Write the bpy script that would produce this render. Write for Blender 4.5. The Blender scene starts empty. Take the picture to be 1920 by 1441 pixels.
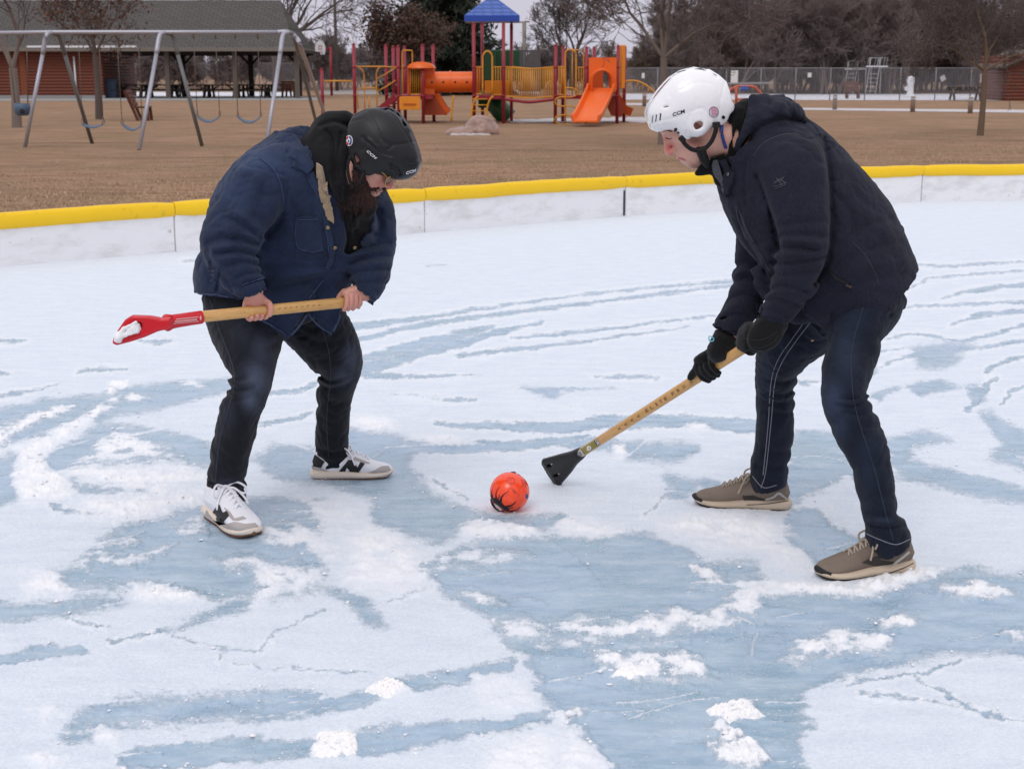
import bpy, bmesh, math, random
import numpy as np
from mathutils import Vector, Matrix
from mathutils.bvhtree import BVHTree

SC = bpy.context.scene
COL = SC.collection
R = math.radians
# ------------------------------------------------------------------ camera model
FPX, CX, CY, CAMH = 2667.0, 960.0, 720.5, 1.6
PITCH = math.atan((CY - 135.0) / FPX)
CP, SP = math.cos(PITCH), math.sin(PITCH)
CAM = np.array([0.0, 0.0, CAMH])


def rayd(px, py):
    a = (px - CX) / FPX
    b = -(py - CY) / FPX
    return np.array([a, CP + b * SP, -SP + b * CP])


def P(px, py, Y):
    """world point seen at photo pixel (px,py) on the plane y = Y"""
    d = rayd(px, py)
    return CAM + d * (Y / d[1])


def G(px, py, z=0.0):
    """world point on the ground seen at a photo pixel"""
    d = rayd(px, py)
    return CAM + d * ((z - CAMH) / d[2])


def Garr(px, py, z=0.0):
    a = (px - CX) / FPX
    b = -(py - CY) / FPX
    dy = CP + b * SP
    dz = -SP + b * CP
    t = (z - CAMH) / dz
    return np.stack([a * t, dy * t, np.zeros_like(t) + z], -1)


def proj(p):
    """world points (N,3) -> photo pixels"""
    q = p - CAM
    fw = q[:, 1] * CP - q[:, 2] * SP
    up = q[:, 1] * SP + q[:, 2] * CP
    return CX + FPX * q[:, 0] / fw, CY - FPX * up / fw


def mpp(Y, z=0.8):
    """metres per photo pixel at depth Y"""
    return (Y * CP + (CAMH - z) * SP) / FPX


# ------------------------------------------------------------------ objects
def tag(o, label=None, cat=None, group=None, kind=None):
    if label: o['label'] = label
    if cat: o['category'] = cat
    if group: o['group'] = group
    if kind: o['kind'] = kind
    return o


ORG = {}


def thing(name, label, cat, loc=(0, 0, 0), group=None, rotz=0.0):
    o = bpy.data.objects.new(name, None)
    o.empty_display_size = 0.2
    COL.objects.link(o)
    o.location = loc
    o.rotation_euler = (0, 0, rotz)
    tag(o, label, cat, group)
    ORG[o.name] = np.array(loc, float)
    return o


def mesh_from(name, V, F, mats=(), smooth=True, mi=None, org=None, crease=None):
    """V (N,3) array; F list of faces or (M,3)/(M,4) array"""
    V = np.asarray(V, np.float32)
    if org is not None:
        V = V - np.asarray(org, np.float32)
    me = bpy.data.meshes.new(name)
    if isinstance(F, np.ndarray):
        m, k = F.shape
        me.vertices.add(len(V)); me.vertices.foreach_set('co', V.ravel())
        me.loops.add(m * k); me.loops.foreach_set('vertex_index', F.astype(np.int32).ravel())
        me.polygons.add(m)
        me.polygons.foreach_set('loop_start', np.arange(0, m * k, k, dtype=np.int32))
        me.polygons.foreach_set('loop_total', np.full(m, k, np.int32))
    else:
        me.from_pydata([tuple(v) for v in V.tolist()], [], F)
    me.update(calc_edges=True)
    n = len(me.polygons)
    me.polygons.foreach_set('use_smooth', np.full(n, bool(smooth)))
    if mi is not None:
        me.polygons.foreach_set('material_index', np.asarray(mi, np.int32))
    for m_ in mats:
        me.materials.append(m_)
    me.validate()
    return me


def link(name, me, parent=None):
    o = bpy.data.objects.new(name, me)
    COL.objects.link(o)
    if parent is not None:
        o.parent = parent
    return o


def root_org(parent):
    p = parent
    while p is not None and p.parent is not None:
        p = p.parent
    if p is None: return None
    return ORG.get(p.name)


def part(name, V, F, mat, parent=None, smooth=True, mi=None, label=None):
    mats = mat if isinstance(mat, (list, tuple)) else [mat]
    o = link(name, mesh_from(name, V, F, mats, smooth, mi, root_org(parent)), parent)
    if label: o['label'] = label
    return o


def copy_tree(o, parent=None):
    c = o.copy()
    COL.objects.link(c)
    c.parent = parent
    for ch in list(o.children):
        copy_tree(ch, c)
    return c


def frame_from(t, hint=(0, 0, 1)):
    t = np.asarray(t, float); t = t / (np.linalg.norm(t) + 1e-12)
    h = np.asarray(hint, float)
    if abs(np.dot(t, h)) > 0.95 * np.linalg.norm(h):
        h = np.array([0., 1, 0]) if abs(t[1]) < 0.9 else np.array([1., 0, 0])
    u = np.cross(h, t); u /= np.linalg.norm(u)
    v = np.cross(t, u)
    return u, v, t


class MB:
    """collects shapes into one mesh"""
    def __init__(s):
        s.V = []; s.F = []; s.M = []; s.n = 0

    def add(s, V, F, m=0):
        V = np.asarray(V, float)
        s.V.append(V)
        for f in F:
            s.F.append([i + s.n for i in f]); s.M.append(m)
        s.n += len(V)
        return s

    def box(s, lo, hi, m=0, bev=0.0, rot=None, piv=None):
        lo = np.minimum(lo, hi).astype(float); hi = np.maximum(np.asarray(lo), hi).astype(float)
        return s.obox((lo + hi) / 2, (hi - lo) / 2, np.eye(3), m, bev)

    def obox(s, c, h, A, m=0, bev=0.0):
        """oriented box: centre, half sizes, rows of A = axes; optional bevel"""
        c = np.asarray(c, float); h = np.asarray(h, float); A = np.asarray(A, float)
        b = min(bev, min(h) * 0.45)
        if b <= 0:
            S = np.array([[x, y, z] for x in (-1, 1) for y in (-1, 1) for z in (-1, 1)], float) * h
            F = [(0, 1, 3, 2), (4, 6, 7, 5), (0, 4, 5, 1), (2, 3, 7, 6), (0, 2, 6, 4), (1, 5, 7, 3)]
            return s.add(c + S @ A, F, m)
        # bevelled: each corner -> 3 verts
        V = []; idx = {}
        for x in (-1, 1):
            for y in (-1, 1):
                for z in (-1, 1):
                    for k in range(3):
                        q = np.array([x, y, z], float) * (h - b)
                        q[k] = (x, y, z)[k] * h[k]
                        idx[(x, y, z, k)] = len(V); V.append(q)
        F = []
        I = idx
        for k in range(3):
            a, bb = [(1, 2), (0, 2), (0, 1)][k]
            for sg in (-1, 1):
                cs = []
                for (p, q) in ((-1, -1), (1, -1), (1, 1), (-1, 1)):
                    t = [0, 0, 0]; t[k] = sg; t[a] = p; t[bb] = q
                    cs.append(I[(t[0], t[1], t[2], k)])
                flip = (sg > 0) == (k == 1)
                F.append(tuple(reversed(cs)) if flip else tuple(cs))
        for k in range(3):      # edges along axis k
            a, bb = [(1, 2), (0, 2), (0, 1)][k]
            for p in (-1, 1):
                for q in (-1, 1):
                    t0 = [0, 0, 0]; t0[k] = -1; t0[a] = p; t0[bb] = q
                    t1 = list(t0); t1[k] = 1
                    F.append((I[(*t0, a)], I[(*t0, bb)], I[(*t1, bb)], I[(*t1, a)]))
        for x in (-1, 1):
            for y in (-1, 1):
                for z in (-1, 1):
                    F.append((I[(x, y, z, 0)], I[(x, y, z, 1)], I[(x, y, z, 2)]))
        return s.add(c + np.array(V) @ A, F, m)

    def bar(s, a, b, w, h=None, hint=(0, 0, 1), m=0, bev=0.0):
        """rectangular bar from a to b, width w (sideways) and height h (along hint)"""
        a = np.asarray(a, float); b = np.asarray(b, float)
        u, v, t = frame_from(b - a, hint)
        L = np.linalg.norm(b - a)
        return s.obox((a + b) / 2, (w / 2, (h or w) / 2, L / 2), [u, v, t], m, bev)

    def tube(s, pts, rad, seg=8, m=0, cap=True, hint=(0, 0, 1)):
        pts = [np.asarray(p, float) for p in pts]
        n = len(pts)
        rad = rad if hasattr(rad, '__len__') else [rad] * n
        V = []; F = []
        for i, p in enumerate(pts):
            t = pts[min(i + 1, n - 1)] - pts[max(i - 1, 0)]
            u, v, _ = frame_from(t, hint)
            for k in range(seg):
                a = 2 * math.pi * k / seg
                r = rad[i]
                r = r if hasattr(r, '__len__') else (r, r)
                V.append(p + u * math.cos(a) * r[0] + v * math.sin(a) * r[1])
        for i in range(n - 1):
            for k in range(seg):
                k2 = (k + 1) % seg
                F.append((i * seg + k, i * seg + k2, (i + 1) * seg + k2, (i + 1) * seg + k))
        if cap:
            F.append(tuple(reversed(range(seg))))
            F.append(tuple(range((n - 1) * seg, n * seg)))
        return s.add(V, F, m)

    def lathe(s, prof, c, axis=(0, 0, 1), seg=16, m=0, hint=(1, 0, 0)):
        """prof: list of (radius, height)"""
        u, v, t = frame_from(axis, hint)
        c = np.asarray(c, float)
        V = []; F = []
        for (r, z) in prof:
            for k in range(seg):
                a = 2 * math.pi * k / seg
                V.append(c + t * z + (u * math.cos(a) + v * math.sin(a)) * r)
        for i in range(len(prof) - 1):
            for k in range(seg):
                k2 = (k + 1) % seg
                F.append((i * seg + k, i * seg + k2, (i + 1) * seg + k2, (i + 1) * seg + k))
        F.append(tuple(reversed(range(seg)))); n = len(prof)
        F.append(tuple(range((n - 1) * seg, n * seg)))
        return s.add(V, F, m)

    def prism(s, poly, c0, U, Vv, N, th, m=0):
        """poly (2D list) in axes U,Vv at c0, extruded +-th/2 along N"""
        c0 = np.asarray(c0, float); U = np.asarray(U, float); Vv = np.asarray(Vv, float); N = np.asarray(N, float)
        n = len(poly)
        A = [c0 + U * x + Vv * y - N * th / 2 for x, y in poly]
        B = [c0 + U * x + Vv * y + N * th / 2 for x, y in poly]
        F = [tuple(reversed(range(n))), tuple(range(n, 2 * n))]
        for i in range(n):
            j = (i + 1) % n
            F.append((i, j, n + j, n + i))
        return s.add(A + B, F, m)

    def build(s, name, mat, parent=None, smooth=False, label=None):
        V = np.concatenate(s.V)
        mats = mat if isinstance(mat, (list, tuple)) else [mat]
        o = part(name, V, s.F, mats, parent, smooth, s.M if len(mats) > 1 else None, label)
        me = o.data
        bm = bmesh.new(); bm.from_mesh(me)
        bmesh.ops.recalc_face_normals(bm, faces=bm.faces)
        bm.to_mesh(me); bm.free()
        return o


def smooth_by_angle(o, ang=40):
    me = o.data
    me.polygons.foreach_set('use_smooth', np.full(len(me.polygons), True))
    bm = bmesh.new(); bm.from_mesh(me)
    lim = R(ang)
    for e in bm.edges:
        if len(e.link_faces) == 2:
            e.smooth = e.calc_face_angle(0) < lim
    bm.to_mesh(me); bm.free()
    return o


def cat(pts, n=6, closed=False):
    """Catmull-Rom through points of any dimension"""
    p = np.asarray(pts, float)
    if closed:
        p = np.vstack([p[-1:], p, p[:2]])
    else:
        p = np.vstack([2 * p[0] - p[1], p, 2 * p[-1] - p[-2]])
    out = []
    for i in range(1, len(p) - 2):
        for k in range(n):
            t = k / n
            a, b, c, d = p[i - 1], p[i], p[i + 1], p[i + 2]
            out.append(0.5 * (2 * b + (c - a) * t + (2 * a - 5 * b + 4 * c - d) * t * t + (3 * b - a - 3 * c + d) * t ** 3))
    if not closed:
        out.append(p[-2])
    return np.array(out)


# ------------------------------------------------------------------ numpy noise
_rs = np.random.RandomState(7)
_perm = np.concatenate([_rs.permutation(256)] * 3)
_grad = _rs.normal(size=(256, 3)); _grad /= np.linalg.norm(_grad, axis=1)[:, None]


def pnoise(p):
    p = np.asarray(p, float)
    i = np.floor(p).astype(np.int64); f = p - i
    i &= 255
    w = f * f * f * (f * (f * 6 - 15) + 10)
    out = 0
    for dx in (0, 1):
        ax = _perm[i[..., 0] + dx]
        wx = w[..., 0] if dx else 1 - w[..., 0]
        for dy in (0, 1):
            ay = _perm[(ax + i[..., 1] + dy)]
            wy = w[..., 1] if dy else 1 - w[..., 1]
            for dz in (0, 1):
                az = _perm[(ay + i[..., 2] + dz)]
                wz = w[..., 2] if dz else 1 - w[..., 2]
                g = _grad[az & 255]
                d = g[..., 0] * (f[..., 0] - dx) + g[..., 1] * (f[..., 1] - dy) + g[..., 2] * (f[..., 2] - dz)
                out = out + wx * wy * wz * d
    return out * 1.6


def fbm(p, oct=4, lac=2.0, gain=0.5):
    a = 1.0; s = 0; q = np.asarray(p, float)
    for _ in range(oct):
        s = s + a * pnoise(q); q = q * lac + 17.3; a *= gain
    return s


# ------------------------------------------------------------------ materials
class NT:
    def __init__(s, name):
        s.mat = bpy.data.materials.new(name); s.mat.use_nodes = True
        s.t = s.mat.node_tree; s.t.nodes.clear()
        s.out = s.n('ShaderNodeOutputMaterial')

    def n(s, ty, **kw):
        o = s.t.nodes.new(ty)
        for k, v in kw.items():
            if k.startswith('i_'):
                o.inputs[k[2:].replace('_', ' ')].default_value = v
            else:
                setattr(o, k, v)
        return o

    def l(s, a, b):
        s.t.links.new(a, b)

    def coord(s, kind='Object', scale=(1, 1, 1), rot=(0, 0, 0)):
        c = s.n('ShaderNodeTexCoord'); m = s.n('ShaderNodeMapping')
        m.inputs['Scale'].default_value = scale; m.inputs['Rotation'].default_value = rot
        s.l(c.outputs[kind], m.inputs['Vector'])
        return m.outputs['Vector']

    def noise(s, vec, scale, detail=4, rough=0.55, dist=0.0):
        k = s.n('ShaderNodeTexNoise')
        k.inputs['Scale'].default_value = scale; k.inputs['Detail'].default_value = detail
        k.inputs['Roughness'].default_value = rough; k.inputs['Distortion'].default_value = dist
        s.l(vec, k.inputs['Vector'])
        return k.outputs['Fac']

    def ramp(s, fac, stops, interp='LINEAR'):
        k = s.n('ShaderNodeValToRGB'); k.color_ramp.interpolation = interp
        e = k.color_ramp.elements
        while len(e) > len(stops): e.remove(e[-1])
        while len(e) < len(stops): e.new(0.5)
        for i, (p, c) in enumerate(stops):
            e[i].position = p
            c = (c, c, c) if not hasattr(c, '__len__') else c
            e[i].color = (*c[:3], 1)
        s.l(fac, k.inputs['Fac'])
        return k.outputs['Color']

    def mix(s, fac, a, b, mode='MIX'):
        k = s.n('ShaderNodeMix', data_type='RGBA', blend_type=mode)
        for sock, v in ((k.inputs[0], fac), (k.inputs[6], a), (k.inputs[7], b)):
            if hasattr(v, 'links') or isinstance(v, bpy.types.NodeSocket): s.l(v, sock)
            elif hasattr(v, '__len__'): sock.default_value = (*v[:3], 1)
            else: sock.default_value = v
        return k.outputs[2]

    def math(s, op, a, b=0.0, clamp=False):
        k = s.n('ShaderNodeMath', operation=op); k.use_clamp = clamp
        for sock, v in ((k.inputs[0], a), (k.inputs[1], b)):
            if isinstance(v, bpy.types.NodeSocket): s.l(v, sock)
            else: sock.default_value = v
        return k.outputs[0]

    def attr(s, name):
        k = s.n('ShaderNodeAttribute'); k.attribute_name = name
        return k.outputs['Fac']

    def bump(s, h, strength=0.3, dist=0.01, normal=None):
        k = s.n('ShaderNodeBump'); k.inputs['Strength'].default_value = strength
        k.inputs['Distance'].default_value = dist
        s.l(h, k.inputs['Height'])
        if normal is not None: s.l(normal, k.inputs['Normal'])
        return k.outputs['Normal']

    def bsdf(s, col, rough=0.6, normal=None, metallic=0.0, spec=0.5, sheen=0.0, coat=0.0, sss=0.0, sssr=(0.01, 0.004, 0.002), alpha=None, trans=0.0):
        b = s.n('ShaderNodeBsdfPrincipled')
        for sock, v in (('Base Color', col), ('Roughness', rough), ('Metallic', metallic), ('Specular IOR Level', spec),
                        ('Sheen Weight', sheen), ('Coat Weight', coat), ('Subsurface Weight', sss), ('Transmission Weight', trans)):
            i = b.inputs[sock]
            if isinstance(v, bpy.types.NodeSocket): s.l(v, i)
            elif hasattr(v, '__len__'): i.default_value = (*v[:3], 1)
            else: i.default_value = v
        b.inputs['Sheen Roughness'].default_value = 0.6
        if sss: b.inputs['Subsurface Radius'].default_value = sssr; b.inputs['Subsurface Scale'].default_value = 1.0
        if normal is not None: s.l(normal, b.inputs['Normal'])
        if alpha is not None:
            if isinstance(alpha, bpy.types.NodeSocket): s.l(alpha, b.inputs['Alpha'])
            else: b.inputs['Alpha'].default_value = alpha
        s.l(b.outputs['BSDF'], s.out.inputs['Surface'])
        return b


def S(r, g, b):
    """sRGB 0-255 to linear"""
    f = lambda c: (c / 255 / 12.92) if c <= 10 else ((c / 255 + 0.055) / 1.055) ** 2.4
    return (f(r), f(g), f(b))


_mc = {}


def mat(name, col, rough=0.6, var=0.12, vs=6.0, bump=0.0, bs=80.0, metallic=0.0, spec=0.5, sheen=0.0, coat=0.0,
        scale=(1, 1, 1), dirt=None, dirt_amt=0.3, dist=0.004):
    """plain procedural material: colour varied by two noises, with bump"""
    if name in _mc: return _mc[name]
    t = NT(name)
    v = t.coord('Object', scale)
    n1 = t.noise(v, vs, 5, 0.6)
    c = t.mix(n1, tuple(x * (1 - var) for x in col), tuple(min(1, x * (1 + var)) for x in col))
    if dirt is not None:
        n2 = t.noise(v, vs * 0.45, 6, 0.65)
        f = t.ramp(n2, [(0.45, 0.0), (0.75, dirt_amt)])
        c = t.mix(f, c, dirt)
    r = t.math('ADD', t.math('MULTIPLY', n1, 0.2), rough - 0.1, True)
    nm = t.bump(t.noise(v, bs, 3, 0.6), bump, dist) if bump > 0 else None
    t.bsdf(c, r, nm, metallic, spec, sheen, coat)
    _mc[name] = t.mat
    return t.mat
# ------------------------------------------------------------------ implicit-surface modelling
MARG = [0.16]


class Prim:
    def __init__(s, f, lo, hi):
        s.f = f; s.lo = np.asarray(lo, float); s.hi = np.asarray(hi, float)


def ell(c, r, A=None):
    """ellipsoid, rows of A = its axes"""
    c = np.asarray(c, float); r = np.asarray(r, float)
    A = np.eye(3) if A is None else np.asarray(A, float)
    def f(p):
        q = (p - c) @ A.T
        k0 = np.linalg.norm(q / r, axis=1); k1 = np.linalg.norm(q / (r * r), axis=1) + 1e-9
        return k0 * (k0 - 1) / k1
    m = np.abs(A.T) @ r
    return Prim(f, c - m, c + m)


def obx(c, h, A=None, rd=0.005):
    """rounded oriented box"""
    c = np.asarray(c, float); h = np.asarray(h, float) - rd
    A = np.eye(3) if A is None else np.asarray(A, float)
    def f(p):
        q = np.abs((p - c) @ A.T) - h
        return np.linalg.norm(np.maximum(q, 0), axis=1) + np.minimum(q.max(1), 0) - rd
    m = np.abs(A.T) @ (h + rd)
    return Prim(f, c - m, c + m)


def tubep(rings, n=4, cap=0.03, vh=(0, 1, 0), flat=False):
    """rings: (cx,cy,cz, ru, rv). v axis follows the hint vh, u is across."""
    r = cat(np.array(rings, float), n) if len(rings) > 2 else np.array(rings, float)
    C = r[:, :3]; RU = np.maximum(r[:, 3], 1e-3); RV = np.maximum(r[:, 4], 1e-3)
    T = np.gradient(C, axis=0); T /= np.linalg.norm(T, axis=1)[:, None] + 1e-9
    vh = np.asarray(vh, float)
    V = vh - (T @ vh)[:, None] * T; V /= np.linalg.norm(V, axis=1)[:, None] + 1e-9
    U = np.cross(V, T)
    segs = []
    for i in range(len(C) - 1):
        m = max(RU[i], RU[i + 1], RV[i], RV[i + 1]) + cap
        segs.append((np.minimum(C[i], C[i + 1]) - m, np.maximum(C[i], C[i + 1]) + m))
    lo = np.min([s[0] for s in segs], 0); hi = np.max([s[1] for s in segs], 0)

    AL = np.concatenate([[0], np.cumsum(np.linalg.norm(np.diff(C, axis=0), axis=1))])

    def f(p):
        d = np.full(len(p), 1.0); arc = np.full(len(p), AL[-1] / 2)
        for i in range(len(C) - 1):
            k = np.all((p > segs[i][0] - MARG[0]) & (p < segs[i][1] + MARG[0]), axis=1)
            if not k.any(): continue
            q = p[k]
            a = C[i + 1] - C[i]; aa = a @ a + 1e-12
            t = np.clip(((q - C[i]) @ a) / aa, 0, 1)[:, None]
            c = C[i] + a * t
            u = U[i] + (U[i + 1] - U[i]) * t; v = V[i] + (V[i + 1] - V[i]) * t
            ru = (RU[i] + (RU[i + 1] - RU[i]) * t)[:, 0]; rv = (RV[i] + (RV[i + 1] - RV[i]) * t)[:, 0]
            w = q - c
            x = (w * u).sum(1); y = (w * v).sum(1)
            z2 = np.maximum((w * w).sum(1) - x * x - y * y, 0)
            rz = np.minimum(ru, rv)
            tt = t[:, 0]
            if i == 0: rz = np.where(tt <= 1e-6, cap, rz)
            if i == len(C) - 2: rz = np.where(tt >= 1 - 1e-6, cap, rz)
            k0 = np.sqrt((x / ru) ** 2 + (y / rv) ** 2 + z2 / rz ** 2)
            k1 = np.sqrt((x / ru ** 2) ** 2 + (y / rv ** 2) ** 2 + z2 / rz ** 4) + 1e-9
            dd = k0 * (k0 - 1) / k1
            bt = dd < d[k]
            kk = np.where(k)[0][bt]
            arc[kk] = (AL[i] + (AL[i + 1] - AL[i]) * tt)[bt]
            d[k] = np.minimum(d[k], dd)
        if flat:
            a0 = arc < max(RU[0], RV[0]) * 1.3; a1 = AL[-1] - arc < max(RU[-1], RV[-1]) * 1.3
            d[a0] = np.maximum(d[a0], -((p[a0] - C[0]) @ T[0]) - cap)
            d[a1] = np.maximum(d[a1], ((p[a1] - C[-1]) @ T[-1]) - cap)
        return d
    return Prim(f, lo, hi)


def rcone(pts, n=3, cap=None):
    """round limb: list of (x,y,z,r)"""
    p = np.array(pts, float)
    if len(p) > 2: p = cat(p, n)
    C = p[:, :3]; r = p[:, 3]
    lo = (C - r[:, None]).min(0); hi = (C + r[:, None]).max(0)
    def f(q):
        d = np.full(len(q), 1.0)
        for i in range(len(C) - 1):
            a = C[i + 1] - C[i]; aa = a @ a + 1e-12
            t = np.clip(((q - C[i]) @ a) / aa, 0, 1)
            dd = np.linalg.norm(q - C[i] - t[:, None] * a, axis=1) - (r[i] + (r[i + 1] - r[i]) * t)
            d = np.minimum(d, dd)
        return d
    return Prim(f, lo, hi)


def poly2d(q, poly):
    """signed distance to a 2D polygon, vectorised"""
    v = np.asarray(poly, float); n = len(v)
    d = np.full(len(q), 1e9); s = np.ones(len(q))
    for i in range(n):
        j = (i - 1) % n
        e = v[j] - v[i]; w = q - v[i]
        t = np.clip((w @ e) / (e @ e + 1e-12), 0, 1)
        b = w - t[:, None] * e
        d = np.minimum(d, (b * b).sum(1))
        c1 = q[:, 1] >= v[i][1]; c2 = q[:, 1] < v[j][1]; c3 = e[0] * w[:, 1] > e[1] * w[:, 0]
        fl = (c1 & c2 & c3) | (~c1 & ~c2 & ~c3)
        s[fl] *= -1
    return s * np.sqrt(d)


def polyline_d(q, pts):
    v = np.asarray(pts, float)
    d = np.full(len(q), 1e9)
    for i in range(len(v) - 1):
        e = v[i + 1] - v[i]; w = q - v[i]
        t = np.clip((w @ e) / (e @ e + 1e-12), 0, 1)
        b = w - t[:, None] * e
        d = np.minimum(d, (b * b).sum(1))
    return np.sqrt(d)


def plate(pix, Y0, Y1, rd=0.004, tilt=0.0):
    """polygon in photo pixels at depth (Y0+Y1)/2, Y0..Y1 thick (a slab in the x-z plane)"""
    Ym = (Y0 + Y1) / 2
    w = np.array([P(x, y, Ym) for x, y in pix])
    poly = w[:, [0, 2]]
    zc = poly[:, 1].mean()
    def f(p):
        y = p[:, 1] - (p[:, 2] - zc) * tilt
        d2 = poly2d(p[:, [0, 2]], poly) + rd
        dy = np.abs(y - Ym) - (Y1 - Y0) / 2 + rd
        return np.minimum(np.maximum(d2, dy), 0) + np.sqrt(np.maximum(d2, 0) ** 2 + np.maximum(dy, 0) ** 2) - rd
    ex = abs(tilt) * 0.3
    return Prim(f, (poly[:, 0].min(), Y0 - ex, poly[:, 1].min()), (poly[:, 0].max(), Y1 + ex, poly[:, 1].max()))


class SDF:
    def __init__(s): s.ops = []; s.disp = []
    def u(s, pr, k=0.02): s.ops.append(('u', pr, k)); return s
    def s(s, pr, k=0.005): s.ops.append(('s', pr, k)); return s
    def i(s, pr, k=0.005): s.ops.append(('i', pr, k)); return s
    def d(s, fn): s.disp.append(fn); return s

    def bounds(s, pad=0.03):
        lo = np.min([o[1].lo for o in s.ops if o[0] == 'u'], 0); hi = np.max([o[1].hi for o in s.ops if o[0] == 'u'], 0)
        return lo - pad, hi + pad

    def __call__(s, p):
        d = np.full(len(p), 1.0)
        for op, pr, k in s.ops:
            if op == 'i':
                b = pr.f(p)
                h = np.clip(0.5 - 0.5 * (b - d) / max(k, 1e-5), 0, 1)
                d = d * h + b * (1 - h) + k * h * (1 - h)
                continue
            m = max(MARG[0], k + 0.02) if op == 'u' else 0.04 + k
            a = np.all((p > pr.lo - m) & (p < pr.hi + m), axis=1)
            if not a.any(): continue
            b = pr.f(p[a]); da = d[a]
            if op == 'u':
                h = np.clip(0.5 + 0.5 * (b - da) / k, 0, 1)
                d[a] = b * (1 - h) + da * h - k * h * (1 - h)
            else:
                b = -b
                h = np.clip(0.5 - 0.5 * (b - da) / max(k, 1e-5), 0, 1)
                d[a] = b * (1 - h) + da * h + k * h * (1 - h)
        near = np.abs(d) < 0.12
        if s.disp and near.any():
            q = p[near]; e = 0
            for fn in s.disp: e = e + fn(q)
            d[near] += e
        return d


def sdf_mesh(f, h, lo=None, hi=None):
    """sparse surface nets"""
    if lo is None: lo, hi = f.bounds()
    lo = np.asarray(lo, float); hi = np.asarray(hi, float)
    N = np.ceil((hi - lo) / (16 * h)).astype(int) + 1
    g = np.stack(np.meshgrid(*[np.arange(k) for k in N], indexing='ij'), -1).reshape(-1, 3)
    size = 16
    while True:
        c = lo + (g + 0.5) * size * h
        MARG[0] = min(0.2, size * h * 1.5 + 0.035)
        d = f(c)
        g = g[np.abs(d) < size * h * 0.87 * (1.6 if size > 1 else 2.3) + (0.018 if size > 1 else 0.003)]
        if size == 1: break
        k = 4
        o = np.stack(np.meshgrid(range(k), range(k), range(k), indexing='ij'), -1).reshape(-1, 3)
        g = (g[:, None, :] * k + o).reshape(-1, 3); size //= k
    M = N * 16 + 4
    def key(a): return (a[..., 0] * M[1] + a[..., 1]) * M[2] + a[..., 2]
    off = np.array([[0, 0, 0], [1, 0, 0], [0, 1, 0], [1, 1, 0], [0, 0, 1], [1, 0, 1], [0, 1, 1], [1, 1, 1]])
    cor = g[:, None, :] + off
    ks = key(cor).ravel()
    uk, inv = np.unique(ks, return_inverse=True)
    z = uk % M[2]; y = (uk // M[2]) % M[1]; x = uk // (M[1] * M[2])
    MARG[0] = 0.03
    vals = f(lo + np.stack([x, y, z], 1) * h)
    MARG[0] = 0.16
    vals[vals == 0] = 1e-9
    vc = vals[inv].reshape(-1, 8)
    act = (vc.min(1) < 0) & (vc.max(1) > 0)
    g = g[act]; vc = vc[act]
    acc = np.zeros((len(g), 3)); cnt = np.zeros(len(g))
    for a, b in ((0, 1), (2, 3), (4, 5), (6, 7), (0, 2), (1, 3), (4, 6), (5, 7), (0, 4), (1, 5), (2, 6), (3, 7)):
        m = (vc[:, a] < 0) != (vc[:, b] < 0)
        t = vc[m, a] / (vc[m, a] - vc[m, b])
        acc[m] += off[a] + (off[b] - off[a]) * t[:, None]; cnt[m] += 1
    V = lo + (g + acc / cnt[:, None]) * h
    ck = key(g); order = np.argsort(ck); sk = ck[order]
    def find(a):
        kk = key(a); i = np.searchsorted(sk, kk); i = np.minimum(i, len(sk) - 1)
        return np.where(sk[i] == kk, order[i], -1)
    F = []
    for ax, co in ((0, 1), (1, 2), (2, 4)):
        m = (vc[:, 0] < 0) != (vc[:, co] < 0)
        gg = g[m]; neg = vc[m, 0] < 0
        e1 = np.zeros(3, int); e2 = np.zeros(3, int); e1[(ax + 1) % 3] = 1; e2[(ax + 2) % 3] = 1
        q = np.stack([find(gg), find(gg - e1), find(gg - e1 - e2), find(gg - e2)], 1)
        ok = (q >= 0).all(1)
        q = q[ok]; neg = neg[ok]
        q[~neg] = q[~neg][:, ::-1]
        F.append(q)
    return V, np.concatenate(F)


def biggest(V, F):
    n = len(V); lab = np.arange(n)
    E = np.concatenate([F[:, [0, 1]], F[:, [1, 2]], F[:, [2, 3]]])
    for _ in range(400):
        m = np.minimum(lab[E[:, 0]], lab[E[:, 1]]); old = lab.copy()
        np.minimum.at(lab, E[:, 0], m); np.minimum.at(lab, E[:, 1], m)
        lab = lab[lab]; lab = lab[lab]
        if (lab == old).all(): break
    u, c = np.unique(lab, return_counts=True)
    keep = np.isin(lab, u[c > 0.06 * n])
    if keep.all(): return V, F
    idx = np.cumsum(keep) - 1
    F = F[keep[F].all(1)]
    return V[keep], idx[F]


def sdf_part(name, f, h, mat_, parent, lo=None, hi=None, label=None, relax=1):
    V, F = biggest(*sdf_mesh(f, h, lo, hi))
    for _ in range(relax):      # light Laplacian smoothing
        acc = np.zeros_like(V); cnt = np.zeros(len(V))
        for a, b in ((0, 1), (1, 2), (2, 3), (3, 0)):
            np.add.at(acc, F[:, a], V[F[:, b]]); np.add.at(cnt, F[:, a], 1)
        V = V * 0.5 + 0.5 * acc / np.maximum(cnt, 1)[:, None]
    o = part(name, V, F, mat_, parent, True, None, label)
    o['_n'] = len(V); del o['_n']
    TARGET[o.name] = (V, F)
    return o


TARGET = {}
_bvh = {}


def bvh(*objs):
    k = tuple(o.name for o in objs)
    if k not in _bvh:
        V = []; F = []; n = 0
        for o in objs:
            v, f = TARGET[o.name]
            V.append(v); F.append(f + n); n += len(v)
        V = np.concatenate(V); F = np.concatenate(F)
        _bvh[k] = BVHTree.FromPolygons(V.tolist(), F.tolist())
    return _bvh[k]


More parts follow.
